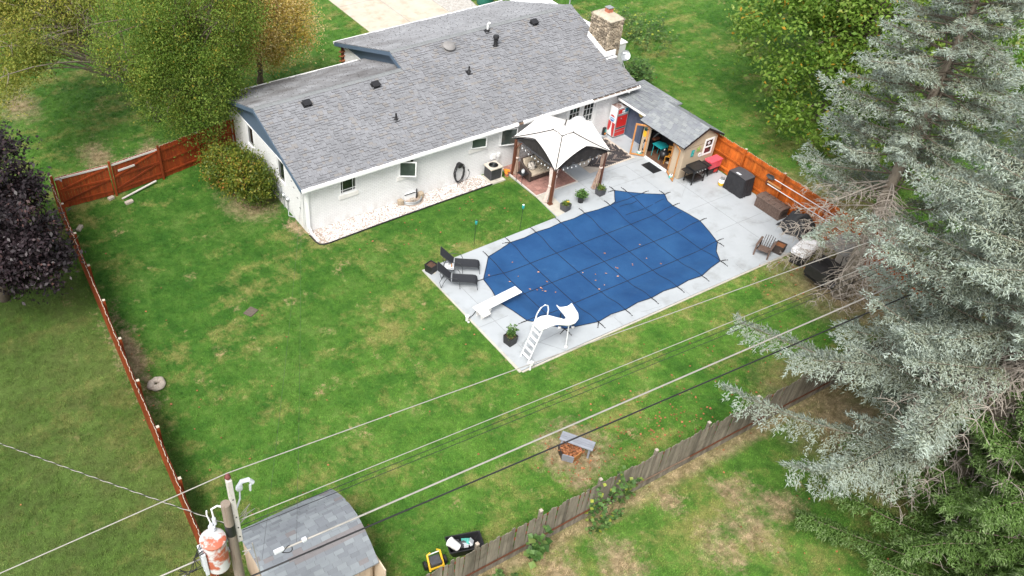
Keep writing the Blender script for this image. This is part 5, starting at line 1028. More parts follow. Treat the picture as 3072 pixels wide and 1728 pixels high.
# open framed doors
def fdoor(hx, hy, ex, ey, h=1.84):
    d = M(); a = Vector((hx, hy, 0)); b_ = Vector((ex, ey, 0)); t_ = .085
    U = (b_ - a).normalized(); L = (b_ - a).length
    for p, q in ((0, 0), (L - t_, 0)): d.beam(a + U * (p + t_ / 2) + Vector((0, 0, .04)), a + U * (p + t_ / 2) + Vector((0, 0, h)), .045, t_, upv=U)
    for z in (.08, h - .045): d.beam(a + U * t_ + Vector((0, 0, z)), a + U * (L - t_) + Vector((0, 0, z)), .045, .085)
    dr = d.build('door', 'orange_wood', shed, bevel=.006); k = M(); p = a + U * (L - t_ / 2) + Vector((0, 0, .85)); k.tube([p + Vector((-.05, -.05, 0)), p + Vector((.05, .05, 0))], .018, 6); k.build('handle', 'blackm', dr); k = M(); [k.beam(a + U * .0 + Vector((-.03, 0, z)), a + U * .12 + Vector((-.03, 0, z)), .012, .04) for z in (.25, .95, 1.6)]; k.build('hinge', 'blackm', dr)
fdoor(7.37, 5.60, 6.88, 6.15); fdoor(7.38, 3.90, 7.02, 3.10)
# decorations on the shed walls
x = SX0 - .012
t = thing('pineapple_plaque', 'yellow pineapple wall plaque with a green crown on the tan shed wall', 'wall plaque', (x, 5.83, 1.3)); b = M(); b.ext([(x, 5.89 + .125 * math.cos(R(a)), 1.22 + .20 * math.sin(R(a))) for a in range(0, 360, 24)], (.01, 0, 0)); b.build('fruit', 'yellow', t); b = M()
for i in range(7): a = R(30 + i * 20); b.ext([(x - .003, 5.88 - .03, 1.38), (x - .003, 5.88 + .03, 1.38), (x - .003, 5.88 + .2 * math.cos(a), 1.38 + .26 * math.sin(a))], (.01, 0, 0))
b.build('crown', 'green', t); b = M(); [b.ball((x, 5.70 + random.uniform(-.06, .06), 1.08 + random.uniform(-.07, .07)), (.012, .04, .035), 7, 5) for _ in range(7)]; b.build('blossom', 'curtainp', t)
t = thing('name_plaque', 'long black wooden plaque with white cursive lettering on the shed wall', 'sign', (x, 5.78, .65)); b = M(); b.ext([(x, 5.70, .28), (x, 5.86, .28), (x, 5.86, .86), (x, 5.82, .93), (x, 5.74, .93), (x, 5.70, .86)], (.01, 0, 0)); b.build('board', 'black', t)
text_part('lettering', 'Palms', .17, t, Matrix(((0, 0, -1, -.004), (0, -1, 0, .0), (-1, 0, 0, -.05), (0, 0, 0, 1))), 'white', .001, .35)
for (px_, py_, lab) in ((7.30, 5.90, 'small round aqua lidded pot on the ground by the far shed door'), (7.22, 3.42, 'small round aqua lidded pot on the ground by the near shed door')):
    t = thing('lidded_pot', lab, 'pot', (px_, py_, 0), 0, 'pair of aqua pots by the shed doors'); b = M(); b.lathe([(.07, 0), (.12, .05), (.12, .12), (.09, .16)], (0, 0, 0), 16); b.build('pot', 'aqua', t, local=True); b = M(); b.lathe([(.1, .16), (.08, .21), (.03, .23), (0, .23)], (0, 0, 0), 14); b.build('lid', 'porc', t, local=True); b = M(); b.ball((-.04, -.02, .235), .03, 8, 5); b.build('knob', 'black', t, local=True)
y = SY0 - .01
t = thing('wall_plaque', 'rectangular turquoise ornament on the tan gable wall', 'wall plaque', (8.0, y, 1.35)); b = M(); b.box(7.90, 8.10, y - .02, y, 1.17, 1.55); b.build('tile', 'aqua', t, bevel=.02).data.materials[0] = MT['teal']; b = M(); b.ball((8.02, y - .03, 1.42), (.05, .014, .05), 8, 6); b.ball((7.99, y - .03, 1.27), (.06, .012, .06), 8, 6); b.build('relief', 'aqua', t)
t = thing('turtle_ornament', 'lime green metal turtle ornament on the tan gable wall', 'ornament', (8.36, y, 1.5)); b = M(); b.ball((8.36, y - .02, 1.48), (.09, .03, .10), 10, 7); b.build('shell', 'lime', t); b = M(); [b.ball((8.36 + dx, y - .015, 1.48 + dz), (.035, .014, .05), 6, 4) for dx, dz in ((-.1, .08), (.1, .08), (-.09, -.09), (.09, -.09), (0, .14))]; b.build('limb', 'lime', t)
t = thing('wall_ring', 'white ring shaped plaque hung from a cord left of the shed window', 'ornament', (8.58, y, 1.1)); b = M(); b.lathe([(.055, 0), (.055, .025), (.125, .025), (.125, 0)], (8.58, y + .006, 1.1), 20, axis=(0, -1, 0), caps=False); b.build('ring', 'trimgrey', t); b = M(); b.tube([(8.58, y - .004, 1.22), (8.60, y - .004, 1.40)], .006, 4); b.build('cord', 'black', t)
b = M(); b.box(6.73, 7.30, 4.15, 5.08, .002, .018); tag(b.build('door_mat', 'black', bevel=.004), 'black rubber door mat on the deck at the shed entrance', 'door mat')
# things in the shed doorway
t = thing('cafe_table', 'small turquoise metal table inside the shed doorway', 'table', (7.95, 5.15, .07)); b = M(); b.ext([(7.70, 4.85, .74), (8.25, 4.85, .74), (8.3, 5.2, .74), (8.15, 5.5, .74), (7.7, 5.5, .74)], (0, 0, .03)); b.build('top', 'teal', t); 
for x_, y_ in ((7.74, 4.9), (8.2, 4.9), (8.15, 5.42), (7.74, 5.42)): b = M(); b.tube([(x_, y_, .74), (x_ - .02, y_, .07)], .015, 6); b.build('leg', 'teal', t)
def ychair(c, rz_, lab):
    t = thing('wooden_chair', lab, 'chair', (*c, .07), rz_, 'golden wooden chairs in the shed'); b = M(); b.box(-.2, .2, -.2, .2, .43, .46); b.build('seat', 'ywood', t, local=True, bevel=.012)
    for x_, y_ in ((-.17, -.17), (.17, -.17)): b = M(); b.tube([(x_, y_, .43), (x_ * 1.1, y_ * 1.1, 0)], .016, 6); b.build('leg', 'ywood', t, local=True)
    for x_ in (-.17, .17): b = M(); b.tube([(x_, .17, 0), (x_, .18, .46), (x_, .25, .88)], .016, 6); b.build('leg', 'ywood', t, local=True)
    for z in (.64, .78): b = M(); b.grid(lambda u, v: (-.19 + .38 * u, .22 + (z - .6) * .16 + .03 * math.sin(PI * u) + .015 * v, z - .05 + .1 * v), 6, 1); b.grid(lambda u, v: (.19 - .38 * u, .235 + (z - .6) * .16 + .03 * math.sin(PI * u) + .015 * v, z - .05 + .1 * v), 6, 1); b.build('back_slat', 'ywood', t, local=True)
ychair((7.98, 4.45), R(-60), 'golden wooden chair just inside the shed doorway, in the middle'); ychair((8.0, 3.98), R(-110), 'golden wooden chair inside the shed, half hidden by the near door')
t = thing('kettle_grill', 'round black kettle grill standing on the shed floor', 'grill', (7.82, 4.72, .07)); b = M(); b.lathe([(.06, .3), (.2, .36), (.235, .46), (.24, .48)], (7.82, 4.72, .07), 18); b.build('bowl', 'black', t, smooth=False, auto=50); b = M(); b.lathe([(.245, .48), (.2, .6), (.08, .66), (0, .67)], (7.82, 4.72, .07), 18); b.build('lid', 'blackm', t, auto=50); b = M(); b.box(7.78, 7.84, 4.70, 4.74, .74, .8); b.build('lid_handle', 'white', t)
for a in (90, 210, 330): b = M(); b.tube([(7.82 + .12 * math.cos(R(a)), 4.72 + .12 * math.sin(R(a)), .42), (7.82 + .24 * math.cos(R(a)), 4.72 + .24 * math.sin(R(a)), .072)], .013, 6); b.build('leg', 'blackm', t)
b = M(); b.box(7.9, 8.5, 3.6, 4.55, .0735, .081); tag(b.build('floor_mat', 'deck2', auto=30), 'pale worn mat on the plank floor inside the shed', 'mat')
b = M(); b.box(8.6, 9.3, 3.5, 5.9, .075, 1.0, 0); b.box(8.55, 9.35, 3.45, 5.95, 1.0, 1.05, 0); tag(b.build('workbench', 'black'), 'dark workbench along the back wall of the shed', 'workbench')
t = thing('folding_chair', 'stack of folded dark chairs leaning at the back of the shed', 'chair', (8.2, 5.7, .07)); b = M(); b.box(7.9, 8.5, 5.75, 5.9, .08, 1.2); b.build('panel', 'black', t); b = M(); [b.tube([(7.85, 5.7 - i * .05, .9 + i * .1), (8.5, 5.66 - i * .05, 1.25 + i * .1)], .014, 6) for i in range(4)]; b.build('frame', 'steel', t); b = M(); b.box(7.8, 8.2, 5.5, 5.7, .85, .95); b.build('seat', 'dwood', t, bevel=.02)
# breezeway with a nearly flat shingled roof
bw = thing('breezeway', 'low shingle roofed link with a blue wall between the house and the tan shed', 'lean-to', (8.0, 7, 0))
w = M(); w.box(8.02, 8.12, SY1 + .06, WY - .003, .0, 2.06); w.build('wall', 'bluewall', bw); w = M(); [w.box(8.008, 8.018, SY1 + .1 + i * .3, SY1 + .112 + i * .3, .02, 2.04) for i in range(8)]; w.build('batten', 'bluewall', bw)
w = M(); w.ext([(7.55, SY1 - .02, 2.10), (9.9, SY1 - .02, 2.17), (9.9, SY1 - .02, 2.11), (7.55, SY1 - .02, 2.04)], (0, 2.34, 0)); w.ext([(8.66, 8.42, 2.133), (9.9, 8.42, 2.17), (9.9, 8.42, 2.11), (8.66, 8.42, 2.073)], (0, .6, 0)); br_ = w.build('roof', 'cap', bw)
ln = math.hypot(9.9 - 7.53, .07); tt = tabs((7.53, 8.42, 2.106), (0, -1, 0), Vector((2.37, 0, .07)).normalized(), Vector((-.07, 0, 2.37)).normalized(), 8.42 - SY1 + .04, ln, .143, .26, .33, thick=(.004, .012)) + tabs((8.66, 9.02, 2.139), (0, -1, 0), Vector((2.37, 0, .07)).normalized(), Vector((-.07, 0, 2.37)).normalized(), .6, 1.25, .143, .26, .33, thick=(.004, .012))
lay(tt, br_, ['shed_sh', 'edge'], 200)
w = M(); w.box(7.525, 7.548, SY1 - .0, 8.30, 1.96, 2.10); w.build('fascia_board', 'white', bw)
t = thing('wall_disc', 'round yellow disc hung on the blue wall beside the soda machine', 'ornament', (8.01, 6.95, 1.62)); b = M(); b.lathe([(.15, 0), (.15, .02), (.12, .035), (0, .04)], (8.008, 6.95, 1.62), 20, axis=(-1, 0, 0)); b.build('disc', 'yellow', t, auto=40).data.materials[0] = pm('straw_yellow', (.58, .46, .16), .6, .12, 8, .3, 40)

# ================================================================ ALONG THE RIGHT-HAND FENCE
t = thing('griddle', 'black flat top griddle on wheels in front of the tan shed gable', 'griddle', (8.02, 2.68, 0)); b = M(); b.box(7.60, 8.46, 2.38, 2.98, .84, .88); b.build('cooktop', 'griddle', t); b = M()
for (x0, x1, y0, y1) in ((7.59, 8.47, 2.36, 2.378), (7.59, 8.47, 2.982, 3.0), (7.58, 7.597, 2.38, 2.98), (8.463, 8.48, 2.38, 2.98)): b.box(x0, x1, y0, y1, .72, .91)
b.build('splash_guard', 'blackm', t); b = M(); b.box(7.62, 8.44, 2.40, 2.96, .70, .838); b.build('burner_box', 'black', t); b = M(); b.box(7.22, 7.57, 2.42, 2.94, .79, .815); b.build('side_shelf', 'griddle', t); b = M(); b.box(8.5, 8.82, 2.42, 2.94, .79, .815); b.build('side_shelf', 'griddle', t); b = M(); b.box(7.62, 8.44, 2.40, 2.96, .20, .225); b.build('bottom_shelf', 'black', t); b = M(); [b.lathe([(.028, 0), (.022, .03), (0, .035)], (7.75 + i * .18, 2.358, .78), 10, axis=(0, -1, 0)) for i in range(4)]; b.build('knob', 'steel', t)
for x_, y_ in ((7.64, 2.42), (8.42, 2.42), (7.64, 2.94), (8.42, 2.94)): b = M(); b.box(x_ - .02, x_ + .02, y_ - .02, y_ + .02, .09, .70); l = b.build('leg', 'blackm', t); b = M(); b.lathe([(.05, -.016), (.05, .016)], (x_, y_, .05), 12, axis=(0, 1, 0)); b.lathe([(.02, -.018), (.02, .018)], (x_, y_, .05), 8, axis=(0, 1, 0)); b.build('caster', 'black', l)
t = thing('storage_cart', 'low black wheeled cart under the coral pink bin by the shed', 'cart', (9.25, 2.74, 0)); b = M(); b.box(8.88, 9.64, 2.56, 2.93, .38, .43); b.build('tray', 'black', t); b = M(); b.box(8.95, 9.3, 2.6, 2.9, .12, .32); b.build('crate', 'black', t); b = M(); b.box(9.35, 9.6, 2.6, 2.88, .12, .28); b.build('red_crate', 'red', t)
for x_, y_ in ((8.92, 2.6), (9.6, 2.6), (8.92, 2.9), (9.6, 2.9)): b = M(); b.box(x_ - .015, x_ + .015, y_ - .015, y_ + .015, .0, .38); b.build('leg', 'blackm', t)
t = thing('storage_bin', 'bright coral pink storage bin with a flat lid under the shed window', 'storage bin', (9.26, 2.74, .432)); b = M(); P = [(-.36, -.19, 0), (.36, -.19, 0), (.36, .19, 0), (-.36, .19, 0), (-.39, -.215, .40), (.39, -.215, .40), (.39, .215, .40), (-.39, .215, .40)]; b.add(P, [(0, 3, 2, 1), (4, 5, 6, 7), (0, 1, 5, 4), (1, 2, 6, 5), (2, 3, 7, 6), (3, 0, 4, 7)]); b.build('tub', 'pink', t, local=True, bevel=.02); b = M(); b.box(-.41, .41, -.235, .235, .402, .455); b.build('lid', 'pink', t, local=True, bevel=.015); b = M(); b.box(-.43, -.411, -.06, .06, .33, .42); b.build('latch', 'pink', t, local=True)
t = thing('gas_cylinder', 'white propane cylinder with a yellow lower band beside the covered grill', 'gas cylinder', (8.96, 1.70, 0)); b = M(); b.lathe([(.11, .0), (.15, .05), (.155, .19)], (0, 0, 0), 18); b.build('band', 'yellow', t, local=True, auto=60); b = M(); b.lathe([(.155, .191), (.152, .27), (.11, .34), (.05, .365), (0, .37)], (0, 0, 0), 18); b.build('dome', 'white', t, local=True, auto=60); b = M(); b.lathe([(.1, .35), (.1, .44), (.085, .44), (.085, .36)], (0, 0, 0), 14, caps=False); b.tube([(0, 0, .36), (0, 0, .43)], .03, 8); b.build('collar', 'steel', t, local=True)
t = thing('covered_grill', 'barbecue grill hidden under a black fitted cover against the orange fence', 'grill', (9.25, .92, 0)); b = M()
def gc(u, v):
    a = u * 2 * PI; k = max(abs(math.cos(a)), abs(math.sin(a))); fx, fy = math.cos(a) / k, math.sin(a) / k; z = 1.02 * v + .02; fold = .035 * (1 - v) * math.sin(a * 11 + 2 * math.sin(a * 3)) + .012 * math.sin(a * 23) * (1 - v); g = 1 + .10 * (1 - v) + fold
    return (9.25 + fx * .33 * g, .92 + fy * .53 * g, z)
b.grid(gc, 96, 8); b.build('drape', 'gcover', t, smooth=True); b = M(); b.grid(lambda u, v: (8.915 + .67 * u, .385 + 1.07 * v, 1.035 + .07 * math.sin(PI * min(1, max(0, (v - .0)))) ** .5 * (.35 + .65 * u)), 8, 10); b.build('hood_top', 'gcoverlt', t, smooth=True)
P = [(8.915 + .67 * u, .385 + 1.07 * v, 1.035 + .07 * math.sin(PI * v) ** .5 * (.35 + .65 * u) + .008) for u, v in ((.12, .42), (.28, .40), (.28, .66), (.12, .68))]; b = M(); b.add(P, [(0, 1, 2, 3)]); b.build('badge', 'porc', t)
t = thing('deck_box', 'long brown resin deck storage box with a ribbed front along the fence', 'storage box', (9.38, -1.1, 0)); b = M(); b.box(9.08, 9.68, -1.84, -.36, .0, .52); b.build('body', 'wick', t, bevel=.015); b = M(); b.ext([(9.05, -1.87, .522), (9.71, -1.87, .522), (9.71, -1.87, .60), (9.38, -1.87, .645), (9.05, -1.87, .60)], (0, 1.54, 0)); li = b.build('lid', 'wick', t, bevel=.012)
rb = M(); rb.box(-.012, 0, -.022, .022, .05, .47); rme = rb.mesh('rib', 'wick')
for i in range(22): piece('rib', rme, t, (9.078 - 9.38, -1.80 + i * .0665 + 1.1, 0))
b = M(); [b.box(9.1, 9.66, -1.7 + i * .35, -1.685 + i * .35, .60, .64) for i in range(4)]; b.build('lid_rib', 'wickdk', li); b = M(); b.box(9.2, 9.55, -1.878, -1.846, .25, .45); b.build('end_handle', 'wickdk', t)
t = thing('tarp_heap', 'heap under a black tarp by the fence, half hidden by bare spruce twigs', 'tarp', (9.3, -2.75, 0)); b = M(); b.grid(lambda u, v: (8.72 + 1.1 * u + .12 * math.sin(9 * v), -3.45 + 1.45 * v, .02 + (.62 + .16 * math.sin(7 * u + 4 * v) + .10 * math.sin(17 * u * v + 2)) * min(1, 6 * min(u, 1 - u, v, 1 - v))), 24, 24); b.build('sheet', 'tarp', t, smooth=True)
# Adirondack style chair
t = thing('resin_armchair', 'brown resin armchair facing the pool near the deck end', 'chair', (6.62, -3.22, 0), R(203)); b = M(); [b.box(.28 - i * .10, .37 - i * .10, -.24, .24, .30 - i * .022, .325 - i * .022) for i in range(6)]; b.build('seat', 'wick', t, local=True)
b = M(); [b.beam((-.24, y_, .18), (-.56 + abs(y_) * .1, y_ * 1.05, .66 - abs(y_) * .25), .02, .094) for y_ in (-.2, -.1, 0, .1, .2)]; b.build('backrest', 'wickdk', t, local=True)
for y_ in (-.31, .31):
    b = M(); b.box(-.40, .42, y_ - .055, y_ + .055, .52, .55); b.build('armrest', 'wick', t, local=True, bevel=.012); b = M(); b.beam((.36, y_, .52), (.42, y_, 0), .07, .03); b.build('leg', 'wick', t, local=True); b = M(); b.beam((-.33, y_, .52), (-.46, y_, 0), .07, .03); b.beam((.36, y_ * .92, .30), (-.44, y_ * .92, .06), .05, .03); b.build('leg', 'wickdk', t, local=True)
square_planter('planter', (7.25, -3.52), .46, .44, R(18), 'wickdk', 'dark square tub of dead leaves beside the brown resin armchair', soil='leafd')
t = thing('tub_lid', 'white moulded plastic tub lid lying tilted at the end of the deck', 'tub lid', (7.88, -4.33, 0)); b = M(); ux = Vector((.965, .26, 0)); uy = Vector((-.26, .965, 0))
def lidf(u, v):
    a, c_ = u * 2 - 1, v * 2 - 1; k = .5; 
    r_ = (abs(a) ** 6 + abs(c_) ** 6) ** (1 / 6); mx_ = max(abs(a), abs(c_), 1e-6); s_ = mx_ / max(r_, 1e-6); a2, c2_ = a * s_, c_ * s_; e_ = max(abs(a), abs(c_))
    z = .62 + .10 * (1 - e_ ** 8) + .05 * math.exp(-((a2 - .55) ** 2 + (c2_ + .5) ** 2) * 14) + .06 * math.exp(-((a2 - .5) ** 2 + (c2_ - .55) ** 2) * 14) - .035 * math.exp(-((a2 - .3) ** 2 + (c2_ - .0) ** 2) * 20)
    p = Vector((7.88, -4.33, z)) + ux * a2 * .84 + uy * c2_ * .39; p.z += -.06 * a2; return p
b.grid(lidf, 28, 20); b.grid(lambda u, v: lidf(u, 1 - v) - Vector((0, 0, .10 if 0.02 < u < .98 and .02 < v < .98 else .12)), 14, 10); b.build('shell', 'spa', t, smooth=True); b = M(); b.obox((7.9, -4.33, .28), (1.45, .62, .56), Matrix((ux, uy, Vector((0, 0, 1)))).transposed()); b.build('base_crate', 'black', t, bevel=.02)
# golf cart parked under the spruce
t = thing('golf_cart', 'old golf cart with a black cargo bed parked under the blue spruce', 'golf cart', (7.8, -5.95, GZ)); CZ0 = GZ
b = M(); b.box(6.62, 9.0, -6.42, -5.44, .28, .36); b.build('chassis', 'black', t)
b = M(); b.box(6.58, 7.34, -6.48, -5.40, .78, .84); b.box(6.56, 6.62, -6.5, -5.38, .42, .94); b.box(6.62, 7.34, -6.5, -6.45, .60, .94); b.box(6.62, 7.34, -5.43, -5.38, .60, .94); b.build('cargo_bed', 'cartb', t, bevel=.02)
b = M(); b.ext([(6.68, -6.49, .42), (6.9, -6.49, .42), (6.98, -6.49, .6), (7.1, -6.49, .70), (7.3, -6.49, .70), (7.45, -6.49, .60), (7.52, -6.49, .36), (7.85, -6.49, .30), (7.85, -6.49, .55), (7.6, -6.49, .80), (6.72, -6.49, .66)], (0, .05, 0)); b.build('side_panel', 'beige', t, bevel=.012)
b = M(); b.ext([(6.68, -5.39, .42), (7.52, -5.39, .36), (7.85, -5.39, .30), (7.85, -5.39, .55), (7.6, -5.39, .80), (6.72, -5.39, .66)], (0, -.05, 0)); b.build('side_panel', 'beige', t)
b = M(); b.box(6.60, 6.66, -6.40, -6.28, .62, .74); b.build('tail_lamp', 'red', t); b = M(); b.box(7.42, 7.95, -6.42, -5.46, .62, .78); b.build('seat', 'cartb', t, bevel=.05); b = M(); b.ext([(7.36, -6.42, .80), (7.50, -6.42, .80), (7.42, -6.42, 1.15), (7.32, -6.42, 1.15)], (0, .96, 0)); b.build('seat_back', 'cartb', t, bevel=.03)
b = M(); b.ext([(8.5, -6.42, .3), (9.08, -6.42, .34), (9.1, -6.42, .6), (8.72, -6.42, .95), (8.55, -6.42, .95)], (0, .96, 0)); b.build('front_cowl', 'beige', t, bevel=.04)
b = M(); b.ext([(7.15, -6.50, 1.78), (8.85, -6.50, 1.80), (8.85, -5.38, 1.80), (7.15, -5.38, 1.78)], (0, 0, .05)); b.build('roof', 'cartr', t, bevel=.03)
for p, q_ in (((7.3, -6.42, .8), (7.25, -6.42, 1.79)), ((7.3, -5.46, .8), (7.25, -5.46, 1.79)), ((8.68, -6.42, .9), (8.5, -6.42, 1.80)), ((8.68, -5.46, .9), (8.5, -5.46, 1.80))): b = M(); b.tube([p, q_], .02, 6); b.build('roof_post', 'blackm', t)
b = M(); b.tube([(8.55, -6.2, .7), (8.3, -6.2, .98)], .02, 6); b.build('steering_column', 'black', t); b = M(); P = [(8.28 + .12 * math.cos(a) * .7, -6.2 + .17 * math.sin(a), .99 + .12 * math.cos(a) * .7) for a in np.linspace(0, 2 * PI, 17)]; b.tube(P, .014, 5, caps=False); b.build('steering_wheel', 'black', t)
for x_ in (7.27, 8.55):
    for y_, s_ in ((-6.44, -1), (-5.44, 1)):
        b = M(); b.lathe([(.14, -.09), (.21, -.08), (.225, -.04), (.225, .04), (.21, .08), (.14, .09)], (x_, y_, GZ + .222), 20, axis=(0, 1, 0)); wh = b.build('wheel', 'black', t, auto=40); b = M(); b.lathe([(.135, .0), (.11, .02), (.04, .03), (0, .03)], (x_, y_ + s_ * .075, GZ + .222), 14, axis=(0, s_, 0)); b.build('rim', 'alu', wh)
# ================================================================ FENCES
def picket_mesh(name, w, h, t, mat, ear=True, top='paletop'):
    m_ = M(); e_ = .03 if ear else .0; P = [(-w / 2, 0), (w / 2, 0), (w / 2, h - e_), (w / 2 - e_, h), (-w / 2 + e_, h), (-w / 2, h - e_)] if ear else [(-w / 2, 0), (w / 2, 0), (w / 2, h), (-w / 2, h)]
    n = len(P); vs = [(x_, -t / 2, z) for x_, z in P] + [(x_, t / 2, z) for x_, z in P]; m_.add(vs, [tuple(range(n)), tuple(range(n, 2 * n))[::-1]])
    for i in range(n):
        j_ = (i + 1) % n; topf = P[i][1] > h - e_ - 1e-6 and P[j_][1] > h - e_ - 1e-6; m_.add([vs[i], vs[j_], vs[n + j_], vs[n + i]], [(3, 2, 1, 0)], 1 if topf else 0)
    return m_.mesh(name, [mat, top])
def fence(name, label, A, B, h, mat, pside, w=.14, gap=.006, rails=(.3, .95, 1.6), post_every=2.42, skip=None, hv=.02, lean=.0, railmat=None, top='paletop', post_top=True, lim=300, post_h=.12, posts=None):
    A, B = Vector((*A, 0)), Vector((*B, 0)); d = B - A; L = d.length; d.normalize(); nrm = Vector((-d.y, d.x, 0)) * pside; rz_ = math.atan2(d.y, d.x)
    t = thing(name, label, 'fence', (A.x, A.y, GZ)); mes = [picket_mesh('picket', w - gap, h + random.uniform(-hv, hv), .018, mat, True, top) for _ in range(6)]
    n = int(L / w)
    for i in range(n):
        u = (i + .5) * w
        if skip and skip(u): continue
        p = d * u + nrm * .028; piece('picket', random.choice(mes), t, (p.x, p.y, random.uniform(-.02, .02)), (random.uniform(-lean, lean), random.uniform(-lean, lean), rz_ + random.uniform(-.03, .03)))
    rm = railmat or mat; k = 0
    ps = posts or [i * post_every for i in range(int(L / post_every) + 1)] + [L]
    for a, b_ in zip(ps, ps[1:]):
        if skip and skip((a + b_) / 2): continue
        for z in rails:
            if h < z: continue
            r_ = M(); p, q_ = d * a - nrm * .02, d * b_ - nrm * .02; r_.beam(Vector((p.x, p.y, z)), Vector((q_.x, q_.y, z)), .04, .085); r_.build('rail', rm, t, local=True)
    pmh = M(); pmh.box(-.05, .05, -.05, .05, 0, h + post_h); pmh.box(-.052, .052, -.052, .052, h + post_h, h + post_h + .025, 1); pme3 = pmh.mesh('post', ['grey_wood' if h < 1.7 else rm, 'paletop' if h > 1.7 else 'rock'])
    for u in ps: p = d * u - nrm * .075; piece('post', pme3, t, (p.x, p.y, 0), (0, 0, rz_))
    return t
fence('orange_fence', 'orange stained picket fence running behind the tan shed and deck box', (9.98, 8.9), (9.9, -10.2), 1.80, 'fence', 1, post_every=2.45, hv=.012)
fence('red_fence', 'red brown picket fence seen edge-on along the left side of the yard', (-20.18, 15.9), (-21.5, -10.3), 1.80, 'fence2', -1, w=.15, rails=(.3, .95, 1.62), post_every=2.43, hv=.015, railmat='fence2', lean=.01, post_h=.06)
MT['fence3'] = wood_mat('orange_back', (.42, .12, .028), (.30, .07, .018), .6, .2, (.2, .045, .015), (.55, .78))
fence('grey_fence', 'weathered grey picket fence along the bottom right of the yard', (-21.4, -10.35), (9.85, -10.35), 1.66, 'grey_wood', -1, w=.15, rails=(.3, .95, 1.4), post_every=2.43, hv=.035, lean=.022, top='grey_wood', railmat='fence2', post_h=.06, gap=.012)
# a thin orange line shows low on the outer face: the kickboard battens
kb = thing('batten_rail', 'rusty brown batten nailed low along the outer face of the grey fence', 'rail', (-16, -10.42, .5))
for i in range(9): b = M(); xa = -17.2 + i * 2.43; b.beam((xa, -10.43, .40 + random.uniform(-.05, .05)), (xa + 2.42, -10.43, .40 + random.uniform(-.05, .05)), .03, .05); b.build('batten', 'debris' if i in (4,) else 'dwood', kb)
# gate and side fence on the left
gf = fence('gate_fence', 'red stained fence between the double gate and the house corner', (-14.95, 16.05), (-10.72, 16.8), 1.80, 'fence2', 1, w=.145, rails=(.3, .95, 1.55), post_every=2.14, hv=.01, post_h=.0)
def gate(A, B, lab, flip):
    A, B = Vector((*A, 0)), Vector((*B, 0)); d = B - A; L = d.length; d.normalize(); nr = Vector((-d.y, d.x, 0)); rz_ = math.atan2(d.y, d.x); t = thing('yard_gate', lab, 'gate', (A.x, A.y, GZ), 0, 'double gate of red stained boards'); me_ = picket_mesh('picket', .14, 1.72, .018, 'fence2'); n = int(L / .146)
    for i in range(n): p = d * (i + .5) * (L / n) + nr * .02; piece('picket', me_, t, (p.x, p.y, random.uniform(.05, .07)), (0, 0, rz_))
    for z in (.32, .98, 1.68): b = M(); b.beam(Vector((0, 0, z)), d * L + Vector((0, 0, z)), .04, .09); b.build('rail', 'fence2' if z < 1.6 else 'timber', t, local=True)
    for z0, z1 in (((.36, .94), (1.02, 1.62)) if flip else ((.36, .94), (1.02, 1.62))): b = M(); b.beam(d * .05 + Vector((0, 0, z0)) - nr * .01, d * (L - .05) + Vector((0, 0, z1)) - nr * .01, .04, .08); b.build('brace', 'fence2', t, local=True)
    if flip: b = M(); b.beam(d * .25 + Vector((0, 0, 1.3)) - nr * .03, d * 1.1 + Vector((0, 0, 1.3)) - nr * .03, .035, .09); b.build('latch_bar', 'timber', t, local=True)
gate((-20.0, 15.85), (-17.52, 15.75), 'left leaf of the red double gate, next to the purple maple', False); gate((-17.34, 15.75), (-14.98, 16.02), 'right leaf of the red double gate, with a pale bar across it', True)
for (x_, y_) in ((-17.43, 15.72), (-14.96, 15.95), (-20.1, 15.8)): b = M(); b.box(x_ - .05, x_ + .05, y_ - .05, y_ + .05, GZ, 1.86); tag(b.build('gate_post', 'fence2'), {(-17.43): 'slim post in the gap between the two gate leaves', (-14.96): 'post where the gate meets the fence towards the house', (-20.1): 'corner post where the gate meets the long left fence'}[x_], 'post')
b = M(); b.beam((-17.3, 15.25, 0.0), (-15.4, 15.75, .12), .09, .04); tag(b.build('lumber', 'timber'), 'loose pale board lying at the foot of the right gate leaf', 'board')
for i, (x_, y_, r_, lab) in enumerate(((-17.1, 14.8, .2, 'pale concrete block lying on the grass in front of the gate'), (-19.75, 13.9, .9, 'flat white stone near the corner post of the left fence'), (-17.75, 15.55, .3, 'small grey block at the gap of the double gate'))): b = M(); b.obox((x_, y_, .02), (.40 - .1 * (i > 1), .2, .13), Euler((0, 0, r_)).to_matrix()); tag(b.build('block', 'rock', bevel=.02), lab, 'block')
# poles hung on the orange fence
t = thing('pool_skimmer', 'pool skimmer net on a long white pole hung on the orange fence', 'pool net', (9.75, -.3, 1.4)); b = M(); b.tube([(9.78, -.52, 1.36), (9.80, -4.05, 1.40)], .02, 6); b.build('pole', 'alu', t); b = M(); P = [(9.78, -.50, 1.36), (9.77, -.42, 1.48), (9.77, -.1, 1.44), (9.77, -.02, 1.32), (9.77, -.2, 1.24), (9.77, -.45, 1.27)]; b.tube(P + P[:1], .018, 6); b.build('rim', 'frame', t); b = M(); b.add(P + [(9.84, -.25, 1.34)], [(i, (i + 1) % 6, 6) for i in range(6)]); b.build('net', 'char', t)
b = M(); b.tube([(9.78, -.24, .94), (9.80, -4.55, .95)], .022, 6); tag(b.build('pool_pole', 'alu'), 'bare white telescopic pool pole hung low on the orange fence', 'pole')
t = thing('towel_roll', 'short tan roll resting on the fence rail above the lower pole', 'roll', (9.8, -.6, 1.05)); b = M(); b.tube([(9.80, -.18, 1.06), (9.80, -1.0, 1.05)], .05, 8); b.build('roll', 'orange_wood', t); b = M(); b.box(9.76, 9.86, -.2, -.12, .85, 1.12); b.build('hook', 'dwood', t)
